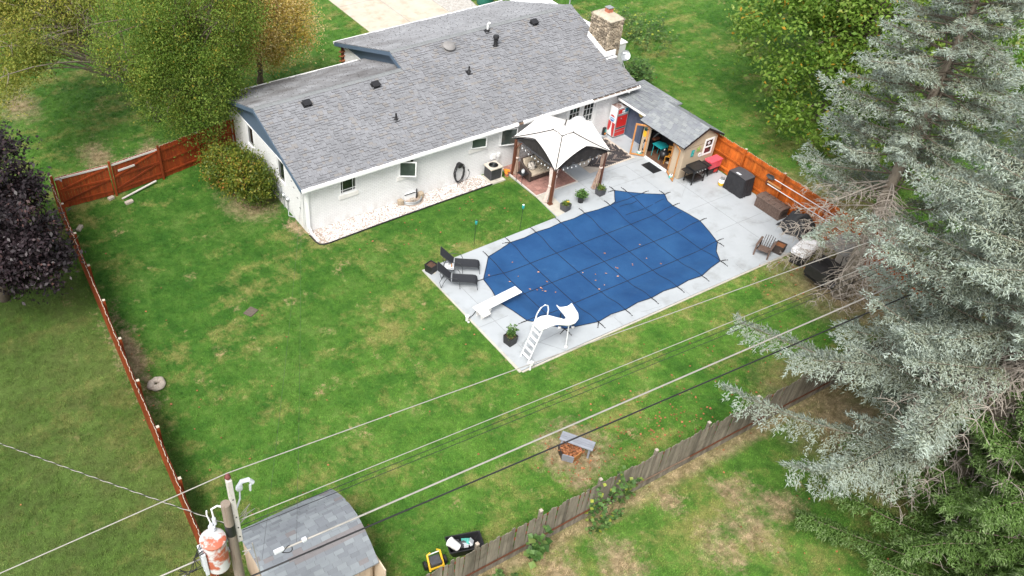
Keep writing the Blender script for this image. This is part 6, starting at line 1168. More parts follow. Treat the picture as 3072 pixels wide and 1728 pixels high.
# ================================================================ LAWN THINGS
t = thing('bench', 'weathered grey plank bench tipped beside the fire pit on the lawn', 'bench', (-8.07, -7.92, 0), R(-56.3))
for i in range(4): b = M(); b.box(-.61, .61, -.215 + i * .109, -.215 + i * .109 + .099, .42, .455); b.build('slat', 'bench', t, local=True)
for x_ in (-.5, .5): b = M(); b.box(x_ - .03, x_ + .03, -.2, .2, .36, .418); b.build('bearer', 'bench', t, local=True)
for x_, y_ in ((-.5, -.17), (.5, -.17), (-.5, .17), (.5, .17)): b = M(); b.box(x_ - .035, x_ + .035, y_ - .03, y_ + .03, GZ, .36); b.build('leg', 'bench', t, local=True)
t = thing('fire_pit', 'small hexagonal fire pit full of dry leaves in a bare patch of lawn', 'fire pit', (-8.42, -7.98, GZ)); 
for i in range(6):
    a = R(i * 60 + 10); a2_ = R(i * 60 + 70); b = M(); r0, r1_ = .40, .44; b.ext([(r0 * math.cos(a), r0 * math.sin(a), 0), (r0 * math.cos(a2_), r0 * math.sin(a2_), 0), (r1_ * math.cos(a2_), r1_ * math.sin(a2_), .36), (r1_ * math.cos(a), r1_ * math.sin(a), .36)], (-.03 * math.cos((a + a2_) / 2), -.03 * math.sin((a + a2_) / 2), 0)); b.build('panel', ['bench', 'bench', 'black', 'bench', 'orange_wood', 'terra'][i], t, local=True)
b = M()
for _ in range(230):
    a = random.uniform(0, 6.28); r_ = .38 * math.sqrt(random.random()); x_, y_, z = r_ * math.cos(a), r_ * math.sin(a), .26 + random.uniform(0, .1); leaf(b, (x_, y_, z), .09)
b.build('leaf_fill', 'leafd', t, local=True)
t = thing('ring_stone', 'ring shaped pale stone with a hole lying near the left fence', 'stone', (-20.02, 2.58, GZ), R(20)); b = M(); b.grid(lambda u, v: ((.22 + .145 * math.cos(2 * PI * v) * (1 + .16 * math.sin(5 * 2 * PI * u))) * math.cos(2 * PI * u), (.20 + .135 * math.cos(2 * PI * v) * (1 + .2 * math.sin(3 * 2 * PI * u))) * math.sin(2 * PI * u), .11 + .12 * math.sin(2 * PI * v) * (1 + .2 * math.sin(7 * 2 * PI * u))), 28, 12); b.build('ring', 'rock', t, local=True, smooth=True)
b = M(); b.obox((-15.2, 4.68, GZ + .02), (.5, .42, .05), Euler((0, 0, .5)).to_matrix()); tag(b.build('drain_cover', 'mortar', bevel=.01), 'grey square drain cover set in the middle of the lawn', 'drain cover')
t = thing('garden_tub', 'black garden tub of odds and ends behind the grey fence', 'tub', (-13.85, -9.35, GZ), R(-18)); b = M(); P = []
for z, a, c_ in ((0, .42, .24), (.42, .60, .33), (.42, .56, .29), (.06, .39, .21)): P += [(-a, -c_, z), (a, -c_, z), (a, c_, z), (-a, c_, z)]
b.add(P, [(3, 2, 1, 0)] + [(L_ * 4 + i, L_ * 4 + (i + 1) % 4, L_ * 4 + 4 + (i + 1) % 4, L_ * 4 + 4 + i) for L_ in range(3) for i in range(4)] + [(12, 13, 14, 15)]); b.build('shell', 'black', t, local=True, bevel=.03)
b = M(); [b.obox((random.uniform(-.35, .4), random.uniform(-.15, .15), .3), (.25, .16, .1), Euler((random.random(), random.random(), random.random() * 3)).to_matrix(), i % 3) for i in range(8)]; b.build('contents', ['porc', 'char', 'aqua'], t, local=True)
t = thing('bucket', 'white plastic bucket tipped into the black garden tub', 'bucket', (-14.2, -9.32, .42)); b = M(); b.lathe([(.13, 0), (.155, .34), (.165, .345), (.165, .37), (.15, .37), (.12, .02), (0, .02)], (-14.15, -9.42, .36), 18, axis=(-.55, .62, .56), caps=False); b.lathe([(.13, 0), (0, -.001)], (-14.15, -9.42, .36), 18, axis=(-.55, .62, .56), caps=False); b.build('pail', 'white', t, auto=40)
t = thing('seed_spreader', 'small yellow framed spreader with black wheels behind the grey fence', 'spreader', (-15.0, -9.42, GZ), R(-8)); b = M(); b.tube([(-.26, -.2, .14), (-.22, .2, .48), (-.10, .22, .5)], .035, 6); b.tube([(.22, -.2, .14), (.22, .2, .52), (.12, .24, .55)], .035, 6); b.tube([(-.26, -.17, .2), (.22, -.17, .2)], .035, 6); b.build('frame', 'yellow', t, local=True); b = M(); b.box(-.2, .18, -.14, .2, .2, .36); b.build('hopper', 'char', t, local=True, bevel=.03); b = M(); b.tube([(-.24, .2, .46), (.22, .2, .48)], .02, 6); b.build('axle', 'alu', t, local=True)
for x_ in (-.34, .34): b = M(); b.lathe([(.1, -.05), (.15, -.04), (.15, .04), (.1, .05)], (x_, .05, .15), 14, axis=(1, 0, 0)); b.build('wheel', 'black', t, local=True)
# ================================================================ BARN ROOFED SHED (near edge)
t = thing('barn_shed', 'small barn shed with a curved blue grey shingle roof by the utility pole', 'shed', (-18.6, -8.1, GZ))
PR = [(-6.25, 1.72), (-6.62, 2.02), (-7.05, 2.28), (-7.55, 2.47), (-8.05, 2.53), (-8.45, 2.40), (-8.9, 2.12), (-9.35, 1.72)]; BX0, BX1 = -20.35, -17.05
b = M(); b.ext([(BX0, y_, z) for y_, z in PR] + [(BX0, y_, z - .06) for y_, z in PR[::-1]], (BX1 - BX0, 0, 0)); broof = b.build('roof', 'cap', t)
bt_ = []
for i, ((ya, za), (yb, zb)) in enumerate(zip(PR, PR[1:])):
    if zb > za: V = Vector((0, yb - ya, zb - za)); O = (BX1 + .01, ya, za + .004); U = (-1, 0, 0)
    else: V = Vector((0, ya - yb, za - zb)); O = (BX0 - .01, yb, zb + .004); U = (1, 0, 0)
    L = V.length; V.normalize(); N2 = Vector(U).cross(V); N2 = N2 if N2.z > 0 else -N2; bt_ += tabs(O, U, V, N2, BX1 - BX0 + .02, L, L / max(1, round(L / .15)) - 1e-4, .29, .33, thick=(.005, .012), over=.012, raised=.3)
bt_ = [(P, (.96 if (2.30 < P[0].z < 2.44 and P[0].y < -8.3 and P[0].x > -19.6) or random.random() < .03 else .85 * r_)) for P, r_ in bt_]
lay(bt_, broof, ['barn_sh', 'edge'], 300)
WP = [(-6.5, 0), (-6.5, 1.85), (-7.05, 2.2), (-7.55, 2.4), (-8.05, 2.46), (-8.45, 2.33), (-8.9, 2.05), (-9.12, 1.85), (-9.12, 0)]
for x_, nm in ((BX0 + .12, 'end_wall'), (BX1 - .14, 'end_wall')):
    b = M(); b.ext([(x_ + .02, y_, z + GZ) for y_, z in WP], (.02, 0, 0)); ew = b.build(nm, 'tan', t)
    for i in range(13):
        ya = -9.12 + i * .2; yb = ya + .19; zt = lambda y_: float(np.interp(y_, [p[0] for p in WP[1:-1]][::-1], [p[1] for p in WP[1:-1]][::-1])); b = M(); b.ext([(x_ - (.0 if x_ < -19 else -.04), ya, GZ), (x_ - (.0 if x_ < -19 else -.04), yb, GZ), (x_ - (.0 if x_ < -19 else -.04), yb, zt(yb) - .02), (x_ - (.0 if x_ < -19 else -.04), ya, zt(ya) - .02)], (.018, 0, 0)); b.build('plank', 'plank_tan', ew)
fw_ = M(); fw_.box(BX0 + .16, BX1 - .16, -9.10, -9.06, GZ, 1.85); fw_.box(BX0 + .16, BX1 - .16, -6.54, -6.5, GZ, 1.85); sw_ = fw_.build('wall', 'tan', t)
for i in range(15): b = M(); xa = BX0 + .17 + i * .2; b.box(xa, xa + .19, -9.118, -9.101, GZ, 1.84); b.build('plank', 'plank_tan', sw_)
b = M(); b.beam((-16.98, -8.5, .85), (-16.98, -9.65, .85), .04, 1.6); tag(b.build('plywood_sheet', 'plank_tan'), 'tan plywood sheet standing at the right end of the barn shed', 'plywood')
# ================================================================ UTILITY POLE AND WIRES
t = thing('utility_pole', 'weathered wooden utility pole beside the barn shed near the picture edge', 'utility pole', (-21.42, -10.3, GZ)); b = M(); b.tube([(-21.42, -10.3, GZ), (-21.42, -10.3, 4.5), (-21.42, -10.3, 8.85)], [.15, .132, .11], 16); b.build('shaft', 'pole', t, auto=40)
b = M(); b.lathe([(.121, 0), (.119, .38)], (-21.42, -10.3, 7.72), 16); b.build('dark_band', 'black', t); b = M(); b.obox((-21.245, -10.26, 8.42), (.12, .13, 2.25), Matrix.Identity(3)); tb_ = b.build('timber_extension', 'timber', t, bevel=.008); b = M(); [b.lathe([(.018, 0), (.018, .01), (0, .012)], (-21.245, -10.326, z), 6, axis=(0, -1, 0)) for z in (7.5, 7.85, 8.25, 8.9)]; b.build('bolt', 'blackm', tb_)
b = M(); b.lathe([(.03, 0), (.05, .02), (.075, .07), (.06, .12), (.035, .15), (.05, .17), (.03, .2), (0, .2)], (-21.245, -10.24, 9.54), 14); b.build('pin_insulator', 'purplepin', t, auto=50)
b = M(); b.tube([(-21.18, -10.2, 8.35), (-21.02, -10.08, 8.5), (-20.98, -10.02, 8.72)], .022, 6); b.ball((-20.98, -10.02, 8.8), (.09, .075, .11), 8, 6); b.tube([(-20.98, -10.02, 8.86), (-20.9, -10.0, 8.95), (-20.74, -10.02, 8.94), (-20.66, -10.03, 8.80)], .055, 8); b.tube([(-20.72, -10.02, 8.75), (-20.74, -10.02, 8.55)], .03, 6); b.build('cutout_switch', 'porc', t, smooth=False)
b = M(); [b.tube([(-21.2, -10.2, z), (-20.95, -10.1, z - .05 + .1 * i), (-20.9 + .1 * i, -10.0, z + .1), (-21.1, -10.2, z + .16 * i)], .008, 5) for i, z in enumerate((7.8, 7.95, 7.7))]; b.tube([(-21.0, -10.36, 7.1), (-20.95, -10.4, 6.0), (-20.93, -10.42, 4.0)], .014, 5); b.tube([(-21.27, -10.4, 7.0), (-21.1, -10.5, 7.1), (-21.05, -10.35, 6.9), (-21.25, -10.4, 6.85)], .012, 5); b.build('jumper_wire', 'wirew', t)
t = thing('transformer', 'rust stained pole transformer with a white bushing on the utility pole', 'transformer', (-21.86, -10.34, 6.8)); TX, TY = -21.86, -10.34
b = M(); b.lathe([(.24, 0), (.275, .04), (.275, 1.0), (.285, 1.0), (.285, 1.04)], (TX, TY, 6.82), 24); b.build('tank', 'tank', t, auto=40); b = M(); b.lathe([(.295, 0), (.30, .03), (.27, .06), (.12, .09), (0, .095)], (TX, TY, 7.862), 24); b.build('lid', 'tank', t, auto=40)
b = M(); [b.obox((TX - .31, TY - .14 + i * .13, 7.28), (.09, .07, .82), Matrix.Identity(3)) for i in range(3)]; b.build('cooling_fin', 'porc', t, bevel=.015); b = M(); b.lathe([(.06, 0), (.05, .05), (.085, .07), (.085, .1), (.06, .11), (.085, .13), (.08, .17), (.045, .19), (.045, .26), (.03, .28), (0, .28)], (TX + .07, TY + .17, 7.93), 14); b.build('bushing', 'porc', t, auto=50); b = M(); b.lathe([(.05, 0), (.05, .2), (.03, .24), (0, .24)], (TX + .16, TY + .20, 8.1), 10); b.build('arrester', 'porc', t)
b = M(); b.tube([(TX + .16, TY + .2, 8.34), (TX + .16, TY + .24, 8.6), (TX + .28, TY + .15, 8.75), (TX + .42, TY + .05, 8.72)], .022, 6); b.tube([(TX + .07, TY + .17, 8.2), (TX + .03, TY + .22, 8.5), (TX + .05, TY + .24, 8.62)], .018, 6); b.build('lead_wire', 'white', t); b = M()
for i in range(4): b.tube([(TX - .3, TY - .16 + i * .08, 7.75), (TX - .5, TY + .05 * i, 7.5 - .1 * i), (TX - .4 - .1 * i, TY, 7.1 - .05 * i), (TX - .9, TY + .05 * i, 7.0 + .08 * i)], .012, 5)
b.build('cable', 'wireb', t); b = M(); b.obox((TX + .27, TY + .02, 7.2), (.1, .1, .08), Matrix.Identity(3)); b.obox((TX + .27, TY + .02, 7.6), (.1, .1, .08), Matrix.Identity(3)); b.build('bracket', 'steel', t)
def wire(name, label, pts_, r, mat, sag=0.0, n=36, cat='cable', grp=None):
    b = M(); P = []
    for a, c in zip(pts_, pts_[1:]):
        for k in range(n + 1):
            if P and k == 0: continue
            u = k / n; p = Vector(a).lerp(Vector(c), u); p.z -= sag * 4 * u * (1 - u); P.append(p)
    b.tube(P, r, 5); return tag(b.build(name, mat, smooth=True), label, cat, grp)
wire('power_line', 'topmost pale power line, running over the pole tip across the lawn', [(-38, -9.8, 9.1), (-21.245, -10.24, 9.74), (34, -12.3, 7.0)], .013, 'wirew', .06)
wire('power_line', 'second pale power line, the next one below the topmost line', [(-21.18, -10.25, 8.0), (34, -12.1, 6.9)], .012, 'wirew', .18)
wire('telephone_line', 'thin dark line just under the second pale power line, upper of a close pair', [(-21.16, -10.26, 7.78), (34, -12.2, 6.8)], .009, 'wireb', .2); wire('telephone_line', 'thin dark line just under the second pale power line, lower of a close pair', [(-21.15, -10.28, 7.62), (34, -12.35, 6.7)], .009, 'wireb', .22)
wire('trunk_cable', 'thick pale cable crossing the lawn above the barn shed roof', [(-20.5, -10.56, 6.60), (34, -12.6, 6.3)], .026, 'wirew', .12); wire('trunk_cable', 'thick black cable, lowest of the lines crossing the lawn', [(-21.4, -10.45, 5.95), (34, -13.4, 6.1)], .024, 'wireb', .1)
for i, (p, lab) in enumerate((((-20.45, -10.56, 6.62), 'pale junction clamp at the pole end of the thick pale cable'), ((-19.8, -10.6, 6.64), 'small white tap clamp on the thick pale cable'))): b = M(); b.obox(p, (.26 - .14 * i, .1, .09), Euler((0, .05, .02)).to_matrix()); tag(b.build('cable_clamp', 'porc', bevel=.015), lab, 'clamp')
b = M(); [b.tube([(-20.25 + .13 * math.cos(a), -10.58 + .03 * math.sin(a * 2), 6.52 + .12 * math.sin(a)) for a in np.linspace(0, 6.2, 16)], .012, 5) for _ in (0,)]; tag(b.build('cable_loop', 'wireb'), 'small black slack loop hanging under the junction clamp', 'cable')
wire('service_cable', 'pale cable leaving the pole to the lower left at transformer height', [(-22.1, -10.3, 7.3), (-38, -8.9, 6.3)], .022, 'wirew', .1); wire('service_cable', 'upper black cable of two with white splices left of the transformer', [(-22.2, -10.3, 6.95), (-38, -8.7, 5.9)], .010, 'wireb', .1); wire('service_cable', 'lower black cable of two with white splices left of the transformer', [(-22.2, -10.35, 6.6), (-38, -8.9, 5.6)], .010, 'wireb', .1)
for p, lab in (((-22.62, -10.28, 6.9), 'white splice sleeve on the upper black cable'), ((-22.95, -10.27, 6.5), 'white splice sleeve on the lower black cable')): b = M(); b.tube([Vector(p), Vector(p) + Vector((-.22, .02, -.015))], [.03, .03], 8); tag(b.build('splice', 'white'), lab, 'splice')
for k, (ex, ey) in enumerate(((-10.72, 8.62), (-10.72, 8.74))): wire('drop_cable', ('thin grey drop cable from the lines to the house corner, left one', 'thin grey drop cable from the lines to the house corner, right one')[k], [(-20.9 + .9 * k, -10.58, 6.6), (ex, ey, 2.42)], .004, 'frame', .5)
# twisted service drop: a pale and a dark strand turning round each other
t = thing('twisted_cable', 'twisted black and pale cable running from the pole to the left edge', 'cable', (-21.5, -10.2, 8.1)); A_, B_ = Vector((-21.5, -10.2, 8.05)), Vector((-32.5, 7.5, 4.6)); dv_ = (B_ - A_).normalized(); s1 = dv_.cross(Vector((0, 0, 1))).normalized(); s2 = s1.cross(dv_)
for ph_, mt_, nm in ((0, 'wirew', 'pale_strand'), (PI, 'wireb', 'dark_strand')):
    b = M(); P = []; n = 420; L = (B_ - A_).length
    for k in range(n + 1): u = k / n; a = ph_ + u * L / .5 * 2 * PI; P.append(A_.lerp(B_, u) + (s1 * math.cos(a) + s2 * math.sin(a)) * .009 - Vector((0, 0, .5 * 4 * u * (1 - u) * .5)))
    b.tube(P, .0095, 4); b.build(nm, mt_, t)

# ================================================================ VEGETATION
class NM:
    """numpy mesh collector for big crowns"""
    def __init__(s): s.v = []; s.f3 = []; s.f4 = []; s.r3 = []; s.r4 = []; s.n = 0
    def leaves(s, p, d, size, r, asp=.55, fold=.12):
        n = len(p); up_ = RNG.normal(size=(n, 3)) * .5 + np.array([0, 0, 1.]); sd = np.cross(d, up_); sd /= np.linalg.norm(sd, axis=1, keepdims=True) + 1e-9; nr = np.cross(sd, d); sz = size[:, None]
        V = np.stack([p, p + d * sz * .5 - sd * sz * asp * .5 + nr * sz * fold, p + d * sz, p + d * sz * .5 + sd * sz * asp * .5 + nr * sz * fold], 1).reshape(-1, 3); i = s.n + np.arange(n) * 4
        s.v.append(V); s.f4.append(np.stack([i, i + 1, i + 2, i + 3], 1)); s.r4.append(r); s.n += 4 * n
    def shoots(s, p, d, L, w, r):
        """needle covered shoots: slim three-sided spindles"""
        n = len(p); a = np.cross(d, RNG.normal(size=(n, 3))); a /= np.linalg.norm(a, axis=1, keepdims=True) + 1e-9; b = np.cross(d, a); L = L[:, None]; w = w[:, None]
        V = np.stack([p + a * w, p + (-.5 * a + .87 * b) * w, p + (-.5 * a - .87 * b) * w, p + d * L], 1).reshape(-1, 3); i = s.n + np.arange(n) * 4
        F = np.concatenate([np.stack([i + 3, i, i + 1], 1), np.stack([i + 3, i + 1, i + 2], 1), np.stack([i + 3, i + 2, i], 1)]); s.v.append(V); s.f3.append(F); s.r3.append(np.tile(r, 3)); s.n += 4 * n
    def build(s, name, mat, parent):
        v = np.concatenate(s.v) - np.array(ORG[parent]); me = bpy.data.meshes.new(name); nv = len(v); f3 = np.concatenate(s.f3) if s.f3 else np.zeros((0, 3), int); f4 = np.concatenate(s.f4) if s.f4 else np.zeros((0, 4), int)
        me.vertices.add(nv); me.vertices.foreach_set('co', v.astype(np.float32).ravel()); nl = f3.size + f4.size; me.loops.add(nl); me.loops.foreach_set('vertex_index', np.concatenate([f3.ravel(), f4.ravel()]).astype(np.int32)); nf = len(f3) + len(f4); me.polygons.add(nf)
        tot = np.concatenate([np.full(len(f3), 3), np.full(len(f4), 4)]).astype(np.int32); me.polygons.foreach_set('loop_start', np.concatenate([[0], np.cumsum(tot)[:-1]]).astype(np.int32)); me.materials.append(MT[mat]); a = me.attributes.new('rnd', 'FLOAT', 'FACE'); rr = np.concatenate((s.r3 if s.r3 else []) + (s.r4 if s.r4 else [])); a.data.foreach_set('value', np.clip(rr, 0, 1).astype(np.float32)); me.update(calc_edges=True); me.validate()
        o = bpy.data.objects.new(name, me); COL.objects.link(o); o.parent = parent; ORG[o] = ORG[parent]; return o
def unit(n, zb=0., zs=1.):
    d = RNG.normal(size=(n, 3)); d[:, 2] = d[:, 2] * zs + zb; return d / np.linalg.norm(d, axis=1, keepdims=True)
def broadleaf(name, label, base, lobes, ncl, nleaf, size, mat, r0, bark='bark', droop=0., spread=.42, zs=.6, cat='tree', grp=None, limbs=26, twigs=True, fork=.35, hue=None):
    t = thing(name, label, cat, base, 0, grp); bs_ = Vector(base); nm = NM(); W_ = np.array([l[3] * l[4] * l[5] for l in lobes]); W_ = W_ / W_.sum(); C = []
    for _ in range(ncl):
        l = lobes[RNG.choice(len(lobes), p=W_)]; u = unit(1, .12)[0]; k = RNG.uniform(.45, 1.0) ** .4; C.append((np.array(l[:3]) + u * np.array(l[3:6]) * k, k))
    for c, k in C:
        n = int(nleaf * RNG.uniform(.6, 1.4)); sc = spread * RNG.uniform(.65, 1.25); q = RNG.normal(size=(n, 3)) * sc * np.array([1, 1, zs]) + c
        if droop: q[:, 2] -= droop * RNG.random(n) ** 2 * 1.6; 
        rb = RNG.uniform(.15, .85) if hue is None else hue(c); d = unit(n, -.15 - droop * .7, .7); nm.leaves(q, d, size * RNG.uniform(.6, 1.3, n), np.clip(rb + RNG.normal(0, .16, n), 0, 1))
    tr = M(); cm_ = np.mean([c for c, _ in C], axis=0); top = Vector((cm_[0] * .6 + bs_.x * .4, cm_[1] * .6 + bs_.y * .4, max(c[2] for c, _ in C) * .85)); P = [bs_ + (top - bs_) * u + Vector((.15 * math.sin(5 * u), .12 * math.cos(4 * u) - .12, 0)) for u in np.linspace(0, 1, 7)]; tr.tube(P, [r0 * (1.25 if i == 0 else 1 - .8 * i / 6) for i in range(7)], 10); tk = tr.build('trunk', bark, t, smooth=True)
    lb = M()
    for i in range(min(limbs, ncl)):
        c = Vector(C[i][0]); u = fork + (1 - fork) * random.random() * .7; a = bs_ + (top - bs_) * u; a.z = min(a.z, c.z - .1 * (c - a).length); mid = a.lerp(c, .5) + Vector((random.uniform(-.2, .2), random.uniform(-.2, .2), .12 * (c - a).length)); rr = r0 * .34 * (1 - u * .4); Q = [a * (1 - s_) ** 2 + mid * 2 * s_ * (1 - s_) + c * s_ ** 2 for s_ in np.linspace(0, 1, 7)]; lb.tube(Q, [rr * (1 - .85 * j / 6) for j in range(7)], 6)
        if twigs:
            for _ in range(4): q0 = Q[random.randint(3, 6)]; lb.tube([q0, q0 + Vector(unit(1)[0]) * .4, q0 + Vector(unit(1, -.3)[0]) * .8], [.018, .012, .004], 4)
    lb.build('limb', bark, t, smooth=True); nm.build('crown', mat, t); return t
MT['leafgreen'] = leaf_mat('elm_leaf', [(0, (.075, .15, .020)), (.3, (.13, .22, .030)), (.6, (.20, .285, .045)), (.88, (.29, .36, .07)), (.96, (.42, .38, .06)), (1, (.46, .34, .05))], .6, .5)
MT['leafgold'] = leaf_mat('golden_leaf', [(0, (.24, .22, .03)), (.3, (.38, .30, .045)), (.6, (.52, .39, .08)), (.85, (.64, .49, .17)), (1, (.70, .58, .30))], .6, .5)
MT['leafpale'] = leaf_mat('willow_leaf', [(0, (.14, .18, .03)), (.4, (.24, .28, .045)), (.75, (.34, .35, .07)), (1, (.46, .38, .08))], .6, .5)
MT['leafpurple'] = leaf_mat('purple_leaf', [(0, (.009, .007, .008)), (.45, (.022, .015, .018)), (.8, (.045, .031, .036)), (1, (.09, .045, .04))], .45, .1)
MT['leafbig'] = leaf_mat('sycamore_leaf', [(0, (.075, .155, .018)), (.4, (.14, .25, .032)), (.7, (.21, .33, .055)), (.97, (.33, .42, .10)), (.99, (.50, .33, .04)), (1, (.50, .28, .03))], .5, .45)
MT['leafbush'] = leaf_mat('autumn_bush_leaf', [(0, (.060, .105, .014)), (.35, (.120, .165, .020)), (.6, (.210, .225, .026)), (.8, (.32, .22, .035)), (.93, (.42, .17, .04)), (1, (.48, .15, .06))], .5, .35)
MT['vine'] = leaf_mat('vine_leaf', [(0, (.035, .08, .02)), (.5, (.08, .16, .04)), (.85, (.14, .24, .07)), (1, (.35, .38, .05))])
broadleaf('elm_tree', 'large green tree with drooping leaves behind the red fence at the house corner', (-12.0, 18.6, GZ), [(-12.6, 17.4, 4.4, 2.7, 2.6, 2.4), (-11.4, 17.6, 7.4, 3.0, 2.9, 3.0), (-14.0, 18.0, 6.6, 2.6, 2.6, 2.2), (-11.5, 17.4, 3.2, 1.4, 1.4, 1.5), (-12.6, 16.4, 2.6, 1.7, 1.2, 1.1)], 520, 190, .105, 'leafgreen', .3, droop=.75, spread=.34, zs=.95, limbs=60)
broadleaf('locust_tree', 'golden yellow tree behind the roof of the house at top left', (-7.2, 21.6, GZ), [(-7.3, 20.4, 4.8, 2.6, 1.8, 1.9), (-5.9, 20.2, 4.5, 1.9, 1.5, 1.5), (-8.9, 20.6, 6.0, 2.3, 1.7, 2.2), (-7.3, 20.8, 3.3, 1.6, 1.2, 1.2)], 400, 130, .115, 'leafgold', .2, droop=.4, spread=.36, zs=.85, limbs=50, hue=lambda c: RNG.uniform(.45, 1))
broadleaf('willow_tree', 'pale green spreading tree with long open limbs in the top left corner', (-13.2, 21.6, GZ), [(-18.6, 22.0, 6.4, 2.6, 2.4, 1.1), (-20.2, 20.2, 6.0, 2.0, 2.2, 1.0), (-17.0, 24.2, 7.4, 3.0, 2.6, 1.6), (-19.4, 24.6, 7.2, 2.6, 2.4, 1.4), (-15.4, 22.4, 7.6, 2.0, 2.0, 1.2), (-21.5, 17.6, 6.0, 1.0, 1.5, .7)], 420, 130, .12, 'leafpale', .22, bark='barkg', droop=.5, spread=.42, zs=.8, limbs=90, fork=.25)
broadleaf('purple_maple', 'dark purple leaved maple at the left edge beyond the long fence', (-23.9, 10.6, GZ), [(-23.2, 13.1, 4.4, 2.1, 2.0, 1.9), (-23.6, 9.2, 4.0, 2.3, 2.1, 1.7), (-25.2, 11.2, 5.4, 2.6, 2.9, 1.8), (-22.3, 11.9, 3.8, 1.3, 1.2, 1.1), (-22.7, 8.4, 3.4, 1.6, 1.4, 1.1)], 330, 150, .19, 'leafpurple', .2, droop=.15, spread=.34, zs=.55, limbs=40)
broadleaf('sycamore_tree', 'bright green broad leaved tree on the lawn beyond the orange fence', (18.6, 3.6, GZ), [(16.4, 5.6, 5.2, 3.3, 3.0, 2.3), (15.6, 1.4, 3.2, 3.0, 3.2, 2.3), (18.0, -1.2, 4.4, 3.6, 3.2, 3.0), (20.5, 4.6, 7.2, 4.6, 4.6, 3.0), (14.9, -2.4, 2.6, 1.7, 1.9, 1.6), (22.5, 9.5, 6.5, 4.0, 4.0, 3.0), (22, -2, 6, 4, 4, 3), (27, 6, 7, 4, 4, 3)], 820, 95, .24, 'leafbig', .32, droop=.15, spread=.55, zs=.6, limbs=70)
broadleaf('autumn_bush', 'rounded bush turning orange against the left gable wall of the house', (-12.0, 12.4, GZ), [(-12.0, 12.5, 1.25, 1.25, 1.5, 1.05), (-12.3, 13.7, 1.2, 1.2, 1.2, 1.0), (-11.6, 11.6, 1.0, .85, .8, .85), (-12.4, 14.4, 1.0, 1.0, .9, .8)], 210, 85, .12, 'leafbush', .06, droop=.1, spread=.22, zs=.7, cat='bush', limbs=40, twigs=False, hue=lambda c: np.clip(RNG.normal(.27 + .14 * (c[2] - 1.2) - .04 * (c[0] + 12), .2), 0, 1))
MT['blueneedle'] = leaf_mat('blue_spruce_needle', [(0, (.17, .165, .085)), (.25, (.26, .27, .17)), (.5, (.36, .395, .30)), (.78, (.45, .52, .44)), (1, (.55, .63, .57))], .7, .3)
MT['greenneedle'] = leaf_mat('green_spruce_needle', [(0, (.055, .115, .018)), (.35, (.095, .185, .034)), (.7, (.155, .275, .062)), (.9, (.24, .37, .13)), (1, (.33, .44, .20))], .6, .4)
